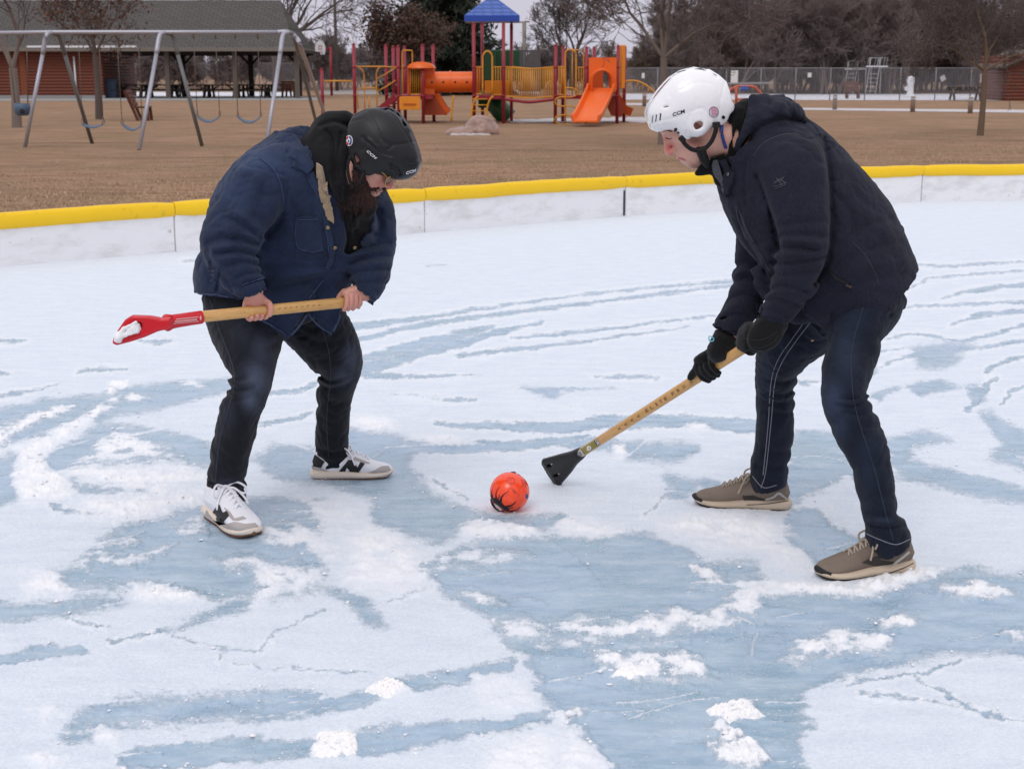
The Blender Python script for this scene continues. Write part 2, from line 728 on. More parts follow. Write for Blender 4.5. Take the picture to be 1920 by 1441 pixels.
def cast(tree, px, py):
    d = rayd(px, py)
    h = tree.ray_cast(Vector(CAM), Vector(d / np.linalg.norm(d)))
    if h[0] is None: return None
    nrm = np.array(h[1])
    if nrm @ d > 0: nrm = -nrm
    return np.array(h[0]), nrm


def decals(name, polys, *a, **k):
    return [o for o in (decal(name, [p], *a, **k) for p in polys) if o is not None]


def decal(name, polys, tree, off, mat_, parent, maxe=4.0, rim=0.002, mb=None, Yfall=None, build=True):
    """shapes given as photo-pixel outlines are laid on the surface `tree` as raised patches `off` thick"""
    Vs = []; Fs = []; n0 = 0
    for poly in polys:
        bm = bmesh.new()
        if isinstance(poly, tuple):         # (verts2d, faces)
            vs = [bm.verts.new((x, y, 0)) for x, y in poly[0]]
            for f in poly[1]:
                try: bm.faces.new([vs[i] for i in f])
                except ValueError: pass
        else:
            vs = [bm.verts.new((x, y, 0)) for x, y in poly]
            for i in range(len(vs)): bm.edges.new((vs[i], vs[(i + 1) % len(vs)]))
            bmesh.ops.triangle_fill(bm, edges=bm.edges[:], use_beauty=True)
        for _ in range(6):
            lg = [e for e in bm.edges if e.calc_length() > maxe]
            if not lg: break
            bmesh.ops.subdivide_edges(bm, edges=lg, cuts=1)
            bmesh.ops.triangulate(bm, faces=[f for f in bm.faces if len(f.verts) > 4])
        bm.verts.index_update(); bm.normal_update()
        pts = [(v.co.x, v.co.y) for v in bm.verts]
        hits = [cast(tree, x, y) for x, y in pts]
        ok = [h for h in hits if h is not None]
        if not ok: bm.free(); continue
        md = np.median([h[0][1] for h in ok])
        H = []
        for (x, y), h in zip(pts, hits):
            if h is None or (abs(h[0][1] - md) > 0.25):
                j = min((k for k in range(len(pts)) if hits[k] is not None and abs(hits[k][0][1] - md) <= 0.25),
                        key=lambda k: (pts[k][0] - x) ** 2 + (pts[k][1] - y) ** 2)
                h = (P(x, y, hits[j][0][1]), hits[j][1])
            H.append(h)
        top = np.array([h[0] + h[1] * off for h in H]); bot = np.array([h[0] - h[1] * rim for h in H])
        m = len(H)
        F = []
        for f in bm.faces:
            ids = [v.index for v in f.verts]
            # orient towards camera
            a, b, c = top[ids[0]], top[ids[1]], top[ids[2]]
            if np.cross(b - a, c - a) @ (CAM - a) < 0: ids = ids[::-1]
            F.append([i + n0 for i in ids])
        for e in bm.edges:
            if len(e.link_faces) == 1:
                i, j = e.verts[0].index, e.verts[1].index
                F.append([n0 + i, n0 + j, n0 + m + j, n0 + m + i])
        Vs.append(top); Vs.append(bot); Fs += F; n0 += 2 * m
        bm.free()
    if not Vs: return None
    V = np.concatenate(Vs)
    o = part(name, V, Fs, mat_, parent, True)
    bm = bmesh.new(); bm.from_mesh(o.data)
    for e in bm.edges:
        if len(e.link_faces) == 2 and e.calc_face_angle(0) > R(50): e.smooth = False
    bmesh.ops.recalc_face_normals(bm, faces=bm.faces)
    bm.to_mesh(o.data); bm.free()
    return o


def ribbon(pts, w, n=4):
    """pixel polyline -> thin quad strip as (verts, faces); w may vary"""
    p = cat(pts, n) if len(pts) > 2 else np.array([np.array(pts[0]) + (np.array(pts[1]) - np.array(pts[0])) * t for t in np.linspace(0, 1, 6)])
    T = np.gradient(p, axis=0); T /= np.linalg.norm(T, axis=1)[:, None] + 1e-9
    Nn = np.stack([-T[:, 1], T[:, 0]], 1)
    ww = np.interp(np.linspace(0, 1, len(p)), np.linspace(0, 1, len(w)), w) if hasattr(w, '__len__') else np.full(len(p), w)
    A = p + Nn * ww[:, None] / 2; B = p - Nn * ww[:, None] / 2
    m = len(p)
    return (np.vstack([A, B]).tolist(), [(i, i + 1, m + i + 1, m + i) for i in range(m - 1)])


def dashes(pts, w, dash, gap):
    """stitching: pixel polyline cut into dashes"""
    p = cat(pts, 8) if len(pts) > 2 else np.array(pts, float)
    L = np.concatenate([[0], np.cumsum(np.linalg.norm(np.diff(p, axis=0), axis=1))])
    out = []; s = 0
    while s < L[-1]:
        ts = np.linspace(s, min(s + dash, L[-1]), 3)
        q = np.stack([np.interp(ts, L, p[:, 0]), np.interp(ts, L, p[:, 1])], 1)
        if L[-1] - s > dash * 0.4: out.append(ribbon(q, w, 1))
        s += dash + gap
    return out


def text2d(txt, bold=0.0, shear=0.0):
    """flat lettering as (verts, faces) with cap height about 0.7, left-bottom at 0"""
    cu = bpy.data.curves.new('lettering', 'FONT'); cu.body = txt; cu.size = 1.0
    cu.offset = bold; cu.shear = shear; cu.resolution_u = 2
    o = bpy.data.objects.new('lettering', cu); COL.objects.link(o)
    dg = bpy.context.evaluated_depsgraph_get(); dg.update()
    me = bpy.data.meshes.new_from_object(o.evaluated_get(dg))
    v = np.array([x.co[:2] for x in me.vertices]) if len(me.vertices) else np.zeros((0, 2))
    f = [tuple(p.vertices) for p in me.polygons]
    bpy.data.objects.remove(o); bpy.data.meshes.remove(me); bpy.data.curves.remove(cu)
    return v, f


def text_px(txt, p0, p1, hgt, bold=0.0, shear=0.0, up=None):
    """lettering laid from photo pixel p0 to p1 (baseline), hgt pixels tall"""
    v, f = text2d(txt, bold, shear)
    lo = v.min(0); hi = v.max(0)
    n = (v - lo) / (hi - lo)
    p0 = np.array(p0, float); p1 = np.array(p1, float); d = p1 - p0
    if up is None:
        up = np.array([d[1], -d[0]]) / np.linalg.norm(d)
    q = p0 + n[:, :1] * d + n[:, 1:] * np.array(up) * hgt
    return (q.tolist(), f)


def folds(strokes, ymax=None, amp=1.0, sharp=None):
    """displacement: photo-pixel strokes (pts, width px, depth m) press creases (+) or raise ridges (-)"""
    pre = []
    for s in strokes:
        pts = cat(s[0], 4) if len(s[0]) > 2 else np.array(s[0], float)
        w = s[1]; pre.append((pts, w, s[2], pts.min(0) - 3 * w, pts.max(0) + 3 * w, s[3] if len(s) > 3 else None))
    def fn(p):
        x, y = proj(p); q = np.stack([x, y], 1)
        ep = np.zeros(len(p)); en = np.zeros(len(p))
        for pts, w, a, lo, hi, yl in pre:
            k = np.all((q > lo) & (q < hi), axis=1)
            lim = yl if yl is not None else ymax
            if lim is not None: k &= p[:, 1] < lim
            if k.any():
                d = polyline_d(q[k], pts)
                g = a * amp * (np.exp(-(d / w) ** 2) if sharp is None else np.exp(-(d / w) ** sharp))
                if a > 0: ep[k] = np.maximum(ep[k], g)
                else: en[k] = np.minimum(en[k], g)
        return np.minimum(ep, 0.0145) + en
    return fn


def ridge_disp(amp, sc, seed=0.0, stretch=(1, 1, 1), lo=0.16):
    st = np.array(stretch, float) * sc
    def fn(p):
        w_ = p * st + seed; w_ = w_ + 0.35 * np.stack([pnoise(w_ * .7 + 5), pnoise(w_ * .7 + 11), pnoise(w_ * .7 + 23)], 1)
        return amp * np.clip(1 - np.abs(pnoise(w_)) / lo, 0, 1) * np.clip(0.5 + 1.2 * pnoise(p * sc * .4 + 31 + seed), 0, 1)
    return fn


def noise_disp(amp, sc, oct=2, stretch=(1, 1, 1)):
    st = np.array(stretch, float) * sc
    return lambda p: amp * fbm(p * st, oct)
# ================================================================== world, sun, camera
w = bpy.data.worlds.new("World"); SC.world = w; w.use_nodes = True
nt = w.node_tree; nt.nodes.clear()
SUN_EL, SUN_AZ = R(52), R(200)      # high, behind the photographer's left shoulder, veiled by cloud
sky = nt.nodes.new('ShaderNodeTexSky'); sky.sky_type = 'NISHITA'; sky.sun_disc = False
sky.sun_elevation = SUN_EL; sky.sun_rotation = SUN_AZ; sky.dust_density = 2.0; sky.air_density = 1.0
tc = nt.nodes.new('ShaderNodeTexCoord'); sp = nt.nodes.new('ShaderNodeSeparateXYZ')
nt.links.new(tc.outputs['Generated'], sp.inputs[0])
rp = nt.nodes.new('ShaderNodeValToRGB'); nt.links.new(sp.outputs['Z'], rp.inputs['Fac'])
e = rp.color_ramp.elements
e[0].position = 0.0; e[0].color = (0.60, 0.58, 0.68, 1)
e[1].position = 0.85; e[1].color = (1.02, 1.02, 1.08, 1)
k = rp.color_ramp.elements.new(0.3); k.color = (0.76, 0.74, 0.82, 1)
nz = nt.nodes.new('ShaderNodeTexNoise'); nz.inputs['Scale'].default_value = 2.2; nz.inputs['Detail'].default_value = 5
nt.links.new(tc.outputs['Generated'], nz.inputs['Vector'])
cl = nt.nodes.new('ShaderNodeMapRange'); cl.inputs['To Min'].default_value = 9.3; cl.inputs['To Max'].default_value = 11.3
nt.links.new(nz.outputs['Fac'], cl.inputs['Value'])
sc_ = nt.nodes.new('ShaderNodeVectorMath'); sc_.operation = 'SCALE'
nt.links.new(rp.outputs['Color'], sc_.inputs[0]); nt.links.new(cl.outputs['Result'], sc_.inputs['Scale'])
mx = nt.nodes.new('ShaderNodeMix'); mx.data_type = 'RGBA'; mx.inputs[0].default_value = 0.93
nt.links.new(sky.outputs['Color'], mx.inputs[6]); nt.links.new(sc_.outputs[0], mx.inputs[7])
bg = nt.nodes.new('ShaderNodeBackground'); bg.inputs['Strength'].default_value = 0.1
nt.links.new(mx.outputs[2], bg.inputs['Color'])
wo = nt.nodes.new('ShaderNodeOutputWorld'); nt.links.new(bg.outputs[0], wo.inputs['Surface'])

sl = bpy.data.lights.new('sun', 'SUN'); sl.energy = 0.75; sl.angle = R(25); sl.color = (1.0, 0.97, 0.93)
so = bpy.data.objects.new('sun', sl); COL.objects.link(so)
sd = Vector((math.sin(SUN_AZ) * math.cos(SUN_EL), math.cos(SUN_AZ) * math.cos(SUN_EL), math.sin(SUN_EL)))
so.rotation_euler = sd.to_track_quat('Z', 'Y').to_euler()
so.location = (0, 0, 30)

cd = bpy.data.cameras.new('camera'); co = bpy.data.objects.new('camera', cd); COL.objects.link(co)
cd.sensor_fit = 'HORIZONTAL'; cd.sensor_width = 36; cd.lens = FPX / 1920 * 36
cd.clip_start = 0.1; cd.clip_end = 2000
co.location = (0, 0, CAMH); co.rotation_euler = (R(90) - PITCH, 0, 0)
cd.dof.use_dof = True; cd.dof.focus_distance = 5.0; cd.dof.aperture_fstop = 9.0
SC.camera = co
SC.view_settings.view_transform = 'Standard'; SC.view_settings.look = 'None'
SC.view_settings.exposure = 0.0; SC.view_settings.gamma = 1.0
SC.cycles.use_denoising = True
SC.cycles.max_bounces = 8; SC.cycles.transparent_max_bounces = 12
SC.cycles.sample_clamp_indirect = 6

# ================================================================== ground
t = NT('dormant grass')
v = t.coord('Object')
n1 = t.noise(v, 0.35, 6, 0.6); n2 = t.noise(t.coord('Object', (1, 3.2, 1)), 0.9, 8, 0.7); n3 = t.noise(v, 30, 3, 0.7)
c = t.ramp(n2, [(0.30, S(138, 107, 85)), (0.5, S(172, 137, 110)), (0.68, S(192, 159, 131))])
c = t.mix(t.ramp(n1, [(0.42, 0), (0.62, 0.5)]), c, S(142, 124, 94))
c = t.mix(t.ramp(n3, [(0.3, 0.55), (0.62, 0)]), c, S(84, 64, 48))
n4 = t.noise(t.coord('Object', (0.25, 1.6, 1)), 0.5, 4, 0.6)
c = t.mix(t.ramp(n4, [(0.56, 0), (0.68, 0.55)]), c, S(100, 78, 60))
t.bsdf(c, 0.95, t.bump(t.noise(v, 45, 3, 0.7), 0.9, 0.03), spec=0.15)
M_GRASS = t.mat
gx = np.array([-900, -250, -120, -60, -30, -10, 10, 30, 60, 120, 250, 900.]); gy = np.array([-40, 0, 9, 20, 40, 70, 120, 200, 400, 1500.])
VV = np.array([[x, y, -0.035] for y in gy for x in gx]); nx = len(gx)
FF = np.array([[j * nx + i, j * nx + i + 1, (j + 1) * nx + i + 1, (j + 1) * nx + i] for j in range(len(gy) - 1) for i in range(nx - 1)])
o = part('ground', VV, FF, M_GRASS); tag(o, kind='structure', label='brown dormant grass of the park', cat='ground')

M_SNOWG = mat('thin old snow', (0.50, 0.48, 0.49), 0.9, 0.15, 3, 0.4, 25, dirt=(0.32, 0.24, 0.19), dirt_amt=0.95)
M_PATH = mat('snowy gravel', (0.56, 0.53, 0.54), 0.9, 0.15, 2, 0.2, 8, dirt=(0.34, 0.28, 0.24), dirt_amt=0.6)
M_DECK = mat('snowy concrete', (0.70, 0.70, 0.75), 0.9, 0.1, 1.5, 0.2, 8, dirt=(0.45, 0.42, 0.42), dirt_amt=0.4)
M_CONC = mat('concrete', (0.30, 0.29, 0.28), 0.9, 0.15, 3, 0.2, 30)


def strip(name, near, far, m, z, label, nseg=24, wob=0.0, seed=1):
    """flat ground strip between two rows of photo-pixel ground points"""
    rs = np.random.RandomState(seed)
    a = np.array([G(x, y)[:2] for x, y in near]); b = np.array([G(x, y)[:2] for x, y in far])
    ti = np.linspace(0, 1, nseg + 1)
    def rsm(p):
        l = np.linspace(0, 1, len(p)); return np.stack([np.interp(ti, l, p[:, 0]), np.interp(ti, l, p[:, 1])], 1)
    a = rsm(a); b = rsm(b)
    if wob:
        a[:, 1] += rs.normal(0, wob, len(a)); b[:, 1] += rs.normal(0, wob, len(b))
    V = np.vstack([np.c_[a, np.full(len(a), z)], np.c_[b, np.full(len(b), z)]]); m_ = len(a)
    F = [(i, i + 1, m_ + i + 1, m_ + i) for i in range(m_ - 1)]
    o = part(name, V, F, m); tag(o, label, 'pavement', kind='structure')
    return o


strip('pool_deck', [(1170, 186.0), (1900, 187.5)], [(1170, 175.0), (1900, 175.5)], M_DECK, -0.030, 'snow covered concrete deck behind the wire fence')
strip('path', [(1420, 204), (2150, 213)], [(1420, 200.5), (2150, 207)], M_PATH, -0.026, 'snow dusted gravel path crossing the brown grass')
strip('path', [(1175, 196), (1235, 196.5)], [(1175, 192.5), (1235, 193)], M_PATH, -0.027, 'short piece of snowy path behind the play set')
strip('snow_strip', [(955, 229), (1235, 227)], [(955, 222), (1235, 218)], M_SNOWG, -0.028, 'patch of old snow under the play set', 40, 0.35, 3)
strip('snow_strip', [(200, 181), (556, 181)], [(200, 172), (556, 172)], M_DECK, -0.029, 'strip of snow behind the picnic tables', 24, 0.0, 4)
strip('pavement', [(-120, 189), (600, 187)], [(-120, 181), (600, 180.5)], M_CONC, -0.022, 'concrete slab under the picnic shelter')
strip('pavement', [(600, 176.5), (1010, 176.5)], [(600, 168), (1010, 168)], mat('court paving', (0.33, 0.29, 0.26), 0.9, 0.1, 2), -0.025, 'paved court by the basketball hoop')

# dry tufts of grass behind the boards
rs = np.random.RandomState(11)
N = 15000
px = rs.uniform(-60, 1980, N); bx = np.interp(px, [0, 330, 797, 1172, 1640, 1920], [408, 386, 360, 344, 318, 312])
py = bx - 8 - np.abs(rs.normal(0, 42, N)); py = np.clip(py, 205, None)
b = Garr(px, py, -0.035)
h = rs.uniform(0.015, 0.042, N); an = rs.uniform(0, 2 * math.pi, N); ww = rs.uniform(0.003, 0.009, N)
le = rs.normal(0, 0.03, (N, 2))
dx = np.stack([np.cos(an) * ww, np.sin(an) * ww, 0 * an], 1)
tip = b + np.c_[le, h]
V = np.concatenate([b - dx, b + dx, tip]); F = np.stack([np.arange(N), np.arange(N) + N, np.arange(N) + 2 * N], 1)
o = part('dry_grass', V, F, mat('straw', S(184, 154, 124), 0.9, 0.15, 3)); tag(o, 'short brown grass tufts behind the rink boards', 'grass', kind='stuff')

# ================================================================== rink boards
M_BOARD = None
t = NT('white board plastic'); v = t.coord('Object')
n = t.noise(t.coord('Object', (1, 1, 2.5)), 2.2, 7, 0.65)
c = t.mix(t.ramp(n, [(0.46, 0), (0.70, 0.5)]), (0.83, 0.83, 0.845), S(172, 163, 156))
n = t.noise(v, 9, 6, 0.75)
c = t.mix(t.ramp(n, [(0.63, 0), (0.72, 0.65)]), c, S(118, 104, 92))
t.bsdf(c, 0.45, t.bump(t.noise(v, 3, 2), 0.06, 0.02), spec=0.4)
M_BOARD = t.mat
t = NT('yellow foam cap'); v = t.coord('Object')
n = t.noise(t.coord('Object', (1, 1, 1)), 1.6, 6, 0.6)
c = t.mix(n, S(238, 190, 8), S(250, 205, 30))
c = t.mix(t.ramp(t.noise(v, 11, 6, 0.75), [(0.60, 0), (0.74, 0.65)]), c, S(140, 108, 44))
t.bsdf(c, 0.5, t.bump(t.noise(v, 14, 3), 0.12, 0.006), spec=0.4)
M_CAP = t.mat
M_DARKBR = mat('dark bracket', (0.03, 0.03, 0.035), 0.5)
BL = [(-420, 533), (-190, 516), (330, 472), (797, 436), (1172, 405), (1480, 387), (1727, 378), (2000, 373), (2300, 370), (2700, 372)]
BW = [G(x, y) for x, y in BL]
M_ALU = mat('galvanised steel', (0.55, 0.56, 0.58), 0.35, 0.1, 8, metallic=0.8)
blab = ['white rink board with yellow cap running off the left edge', 'white rink board just left of the man in denim, dark spot and scuffs low down',
        'white rink board partly hidden behind the man in denim', 'white rink board between the two men, dark bracket at its right end',
        'white rink board mostly hidden behind the man in the navy coat', 'white rink board emerging behind the back of the navy coat',
        'white rink board at the far right with a grey scuffed smudge', 'white rink board beyond the right edge', 'white rink board past the right edge of the rink']
nrm_prev = None
for i in range(len(BW) - 1):
    a, b_ = BW[i], BW[i + 1]
    d = (b_ - a); L = np.linalg.norm(d); d /= L; nn = np.array([d[1], -d[0], 0])   # towards the rink
    if nn[1] > 0 and i < 7: nn = -nn
    th = thing('rink_board', blab[i], 'board', tuple((a + b_) / 2), 'white rink boards with yellow caps')
    g = 0.006
    m = MB()
    m.obox((a + b_) / 2 + np.array([0, 0, 0.175]) - nn * 0.02, (L / 2 - g, 0.02, 0.205), [d, nn, (0, 0, 1)], 0, 0.006)
    m.build('panel', M_BOARD, th)
    # rounded foam cap: half round profile swept along the panel, slightly wavy
    prof = []
    for kk in range(15):
        an = math.pi * 2 * kk / 14
        x = math.cos(an); z = math.sin(an)
        prof.append((0.052 * np.sign(x) * abs(x) ** 0.8, 0.072 * np.sign(z) * abs(z) ** 0.75))
    prof = prof[:-1]
    V = []; F = []; ns = 14; npf = len(prof)
    rr = np.random.RandomState(i + 3)
    for s_ in range(ns + 1):
        tt = s_ / ns
        e_ = 1.0 if 0 < s_ < ns else 0.86
        cpt = a + d * (0.004 + (L - 0.008) * tt) + np.array([0, 0, 0.385 + 0.004 * math.sin(tt * 9 + i) + rr.normal(0, 0.0015)]) - nn * 0.018
        for (x, z) in prof:
            V.append(cpt + nn * x * e_ + np.array([0, 0, z * e_]))
    for s_ in range(ns):
        for kk in range(npf):
            k2 = (kk + 1) % npf
            F.append((s_ * npf + kk, s_ * npf + k2, (s_ + 1) * npf + k2, (s_ + 1) * npf + kk))
    F.append(tuple(reversed(range(npf)))); F.append(tuple(range(ns * npf, (ns + 1) * npf)))
    cp = MB(); cp.add(V, F); o = cp.build('yellow_cap', M_CAP, th, True); smooth_by_angle(o, 50)
    if i == 3:
        m = MB(); m.obox(b_ + np.array([0, 0, 0.15]) + nn * 0.004 - d * 0.02, (0.012, 0.004, 0.14), [d, nn, (0, 0, 1)])
        m.build('bracket', M_DARKBR, th)
    # galvanised brace behind
    m = MB(); q = a + d * (L * 0.5) - nn * 0.05
    m.bar(q + np.array([0, 0, 0.3]), q - nn * 0.3 + np.array([0, 0, -0.03]), 0.03)
    m.build('brace', M_ALU, th)
# ================================================================== trees
def grow(seed, height, r0, levels=5, spread=0.55, nbr=(3, 5), up=0.25, first=0.25, wob=0.12, minr=0.008, lenf=0.68, lean=(0, 0), trunk_forks=None, seglen=4):
    rs = np.random.RandomState(seed)
    segs = []       # (p0,p1,r0,r1,level)
    tips = []

    def br(p, d, L, r, lev):
        n = seglen if lev < 2 else 3
        q = np.array(p); dd = np.array(d); pts = [(q.copy(), r)]
        for i in range(n):
            dd = dd + rs.normal(0, wob * (1 + 0.35 * lev), 3) + np.array([0, 0, up * (0.35 if lev else 0.1)])
            dd /= np.linalg.norm(dd)
            q = q + dd * L / n
            rr = max(minr, r * (1 - 0.55 * (i + 1) / n))
            segs.append((pts[-1][0], q.copy(), pts[-1][1], rr, lev))
            pts.append((q.copy(), rr))
        if lev >= levels:
            tips.append((q.copy(), dd.copy())); return
        k = rs.randint(nbr[0], nbr[1] + 1)
        for j in range(k):
            t = (first if lev == 0 else 0.2) + (1 - (first if lev == 0 else 0.2)) * (j + rs.uniform(0.1, 0.9)) / k
            x = t * n; i = min(int(x), n - 1)
            pp = pts[i][0] + (pts[i + 1][0] - pts[i][0]) * (x - i); rr = pts[i][1] * 0.62
            az = rs.uniform(0, 2 * math.pi) if lev else j * 2.4 + rs.uniform(-0.5, 0.5)
            ax = pts[i + 1][0] - pts[i][0]; ax = ax / np.linalg.norm(ax)
            u, v, _ = frame_from(ax)
            side = u * math.cos(az) + v * math.sin(az)
            s = spread * rs.uniform(0.75, 1.25)
            nd = ax * math.cos(s) + side * math.sin(s)
            br(pp, nd, L * lenf * rs.uniform(0.75, 1.15) * (1.05 - 0.45 * t * (lev == 0)), max(minr, rr * rs.uniform(0.6, 0.95)), lev + 1)
        # leader carries on
        br(pts[-1][0], dd, L * lenf * 0.9, max(minr, pts[-1][1] * 0.95), lev + 1)

    d0 = np.array([lean[0], lean[1], 1.0]); d0 /= np.linalg.norm(d0)
    if trunk_forks:
        p = np.zeros(3); q = np.array([0, 0, trunk_forks[0]]) + d0 * 0
        pm = q * 0.5 + np.array([0.02, 0, 0])
        segs.append((p, pm, r0 * 1.25, r0, 0)); segs.append((pm, q, r0, r0 * 0.95, 0))
        for (dx, dy, dz, Lf, rf) in trunk_forks[1:]:
            dv = np.array([dx, dy, dz], float); dv /= np.linalg.norm(dv)
            br(q, dv, Lf, r0 * rf, 1)
    else:
        br(np.zeros(3), d0, height * 0.42, r0, 0)
    return segs, tips


def seg_mesh(segs, sel):
    V = []; F = []; n = 0
    groups = {}
    for s in segs:
        if not sel(s): continue
        groups.setdefault(6 if s[4] == 0 else (5 if s[4] == 1 else 3), []).append(s)
    for sides, ss in groups.items():
        A = np.array([s[0] for s in ss]); B = np.array([s[1] for s in ss]); ra = np.array([s[2] for s in ss]); rb = np.array([s[3] for s in ss])
        T = B - A; T /= np.linalg.norm(T, axis=1)[:, None] + 1e-9
        h = np.where(np.abs(T[:, 2:3]) > 0.9, np.array([[1., 0, 0]]), np.array([[0, 0, 1.]]))
        U = np.cross(h, T); U /= np.linalg.norm(U, axis=1)[:, None]; W = np.cross(T, U)
        m = len(ss)
        rings = []
        for C_, r_ in ((A, ra), (B, rb)):
            for k in range(sides):
                a = 2 * math.pi * k / sides
                rings.append(C_ + (U * math.cos(a) + W * math.sin(a)) * r_[:, None])
        V.append(np.concatenate(rings))
        for k in range(sides):
            k2 = (k + 1) % sides
            F.append(np.stack([n + k * m + np.arange(m), n + k2 * m + np.arange(m), n + (sides + k2) * m + np.arange(m), n + (sides + k) * m + np.arange(m)], 1))
        n += 2 * sides * m
    if not V: return np.zeros((0, 3)), np.zeros((0, 4), int)
    return np.concatenate(V), np.concatenate(F)


M_BARK = mat('grey brown bark', S(92, 80, 74), 0.9, 0.3, 5, 0.5, 20)
M_BARKL = mat('pale bark', S(122, 110, 102), 0.9, 0.25, 5, 0.5, 20)
M_TWIG = mat('twigs', S(92, 82, 78), 0.95, 0.25, 2)
M_TWIGG = mat('grey twigs', S(112, 100, 98), 0.95, 0.2, 2)
M_OAKLEAF = mat('brown oak leaves', S(96, 62, 48), 0.9, 0.4, 3)
M_NEEDLE = mat('dark spruce needles', S(44, 52, 40), 0.9, 0.35, 1.5)


def leaves(pts, rs, per, spread, size, sx=1.0):
    n = len(pts) * per
    c = np.repeat(np.array(pts), per, 0) + rs.normal(0, spread, (n, 3))
    u = rs.normal(size=(n, 3)); u /= np.linalg.norm(u, axis=1)[:, None]
    w = rs.normal(size=(n, 3)); w = np.cross(u, w); w /= np.linalg.norm(w, axis=1)[:, None]
    s = size * rs.uniform(0.6, 1.3, (n, 1))
    V = np.concatenate([c - u * s, c + w * s * 0.5 * sx, c + u * s, c - w * s * 0.5 * sx])
    i = np.arange(n)
    return V, np.stack([i, i + n, i + 2 * n, i + 3 * n], 1)


def tree(name, label, loc, group=None, bark=None, twig=None, leaf=None, catg='tree', **kw):
    th = thing(name, label, catg, tuple(loc), group)
    segs, tips = grow(**kw)
    V, F = seg_mesh(segs, lambda s: s[4] <= 1)
    part('trunk', V + np.array(loc), F, bark or M_BARK, th)
    V, F = seg_mesh(segs, lambda s: s[4] > 1)
    cr = part('crown', V + np.array(loc), F, twig or M_TWIG, th)
    if leaf:
        rs = np.random.RandomState(kw['seed'] + 50)
        tp = [t_[0] for t_ in tips if rs.rand() < leaf.get('keep', 1)]
        V, F = leaves(tp, rs, leaf['per'], leaf['spread'], leaf['size'])
        part('leaves', V + np.array(loc), F, leaf['mat'], cr, False)
    return th


def gz(px, py):
    g = G(px, py); g[2] = -0.035; return g


tree('bare_tree', 'bare forked tree with flaking grey bark beside the blue bucket swing', gz(32, 237), bark=M_BARKL,
     seed=4, height=7, r0=0.125, levels=5, spread=0.6, nbr=(2, 4), minr=0.008, trunk_forks=(1.75, (-0.42, 0.1, 1, 1.9, 0.7), (0.36, -0.1, 1, 1.9, 0.62)))
tree('oak_tree', 'small oak still holding brown leaves in front of the picnic shelter', gz(186, 222), bark=M_BARK,
     leaf=dict(per=3, spread=0.16, size=0.075, mat=M_OAKLEAF, keep=0.55), seed=12, height=6.5, r0=0.11, levels=5, spread=0.8, nbr=(2, 4), minr=0.008,
     trunk_forks=(2.2, (-0.15, 0.05, 1, 1.7, 0.75), (0.7, -0.1, 0.8, 1.5, 0.5), (-0.75, 0.2, 0.75, 1.4, 0.5), (0.15, 0.5, 1, 1.6, 0.55)))
tree('bare_tree', 'large spreading bare tree behind the white helmet', gz(1241, 268), bark=M_BARKL, twig=M_TWIGG,
     seed=23, height=8, r0=0.088, levels=6, spread=0.6, nbr=(3, 4), up=0.18, minr=0.007,
     trunk_forks=(1.95, (-0.75, 0.2, 0.9, 1.75, 0.6), (-0.3, -0.2, 1, 1.9, 0.65), (0.25, 0.1, 1, 1.9, 0.65), (0.8, -0.1, 0.9, 1.7, 0.55)))
tree('bare_tree', 'slender leafless sapling with a white paper tag by the log shed', gz(1838, 252), bark=mat('tan bark', S(112, 92, 74), 0.9, 0.2, 5), twig=M_TWIG,
     seed=31, height=5.5, r0=0.075, levels=5, spread=0.95, nbr=(3, 5), up=0.12, first=0.0, minr=0.006,
     trunk_forks=(1.65, (0.06, 0, 1, 1.7, 0.8), (-0.9, 0.1, 0.55, 1.5, 0.4), (0.9, 0.1, 0.6, 1.4, 0.4), (-0.6, -0.3, 0.8, 1.4, 0.4), (0.5, 0.4, 0.9, 1.3, 0.4)))
tree('bare_tree', 'bare tree against the sky right of the blue play roof', gz(1072, 168) , bark=M_BARK, twig=M_TWIG, group=None,
     seed=44, height=14, r0=0.30, levels=5, spread=0.5, nbr=(3, 4), up=0.2, minr=0.018,
     trunk_forks=(2.2, (-0.35, 0.1, 1, 3.6, 0.7), (0.35, 0.1, 1, 3.7, 0.7), (-0.9, 0, 0.9, 3.0, 0.45), (0.05, 0.4, 1, 3.2, 0.55)))
tree('bare_tree', 'bare tree with long boughs reaching over the shelter roof end', gz(520, 172), bark=M_BARK, twig=M_TWIG,
     seed=52, height=16, r0=0.42, levels=5, spread=0.55, nbr=(3, 4), up=0.1, minr=0.018,
     trunk_forks=(3.4, (0.9, 0.1, 0.55, 5.0, 0.6), (-0.8, 0.1, 0.7, 4.4, 0.6), (0.3, 0.3, 1, 4.6, 0.6), (0.8, -0.2, 0.9, 4.6, 0.55)))
tree('oak_tree', 'rusty leaved tree in front of the dark spruce', gz(752, 180), bark=M_BARK,
     leaf=dict(per=3, spread=0.4, size=0.15, mat=mat('rust leaves', S(84, 62, 52), 0.9, 0.4, 2), keep=0.6), seed=61, height=7, r0=0.16, levels=5, spread=0.6, nbr=(3, 5), minr=0.02,
     trunk_forks=(1.5, (-0.35, 0, 1, 2.1, 0.7), (0.35, 0, 1, 2.1, 0.7), (0.7, 0, 0.8, 1.8, 0.5), (-0.75, 0, 0.8, 1.7, 0.5)))

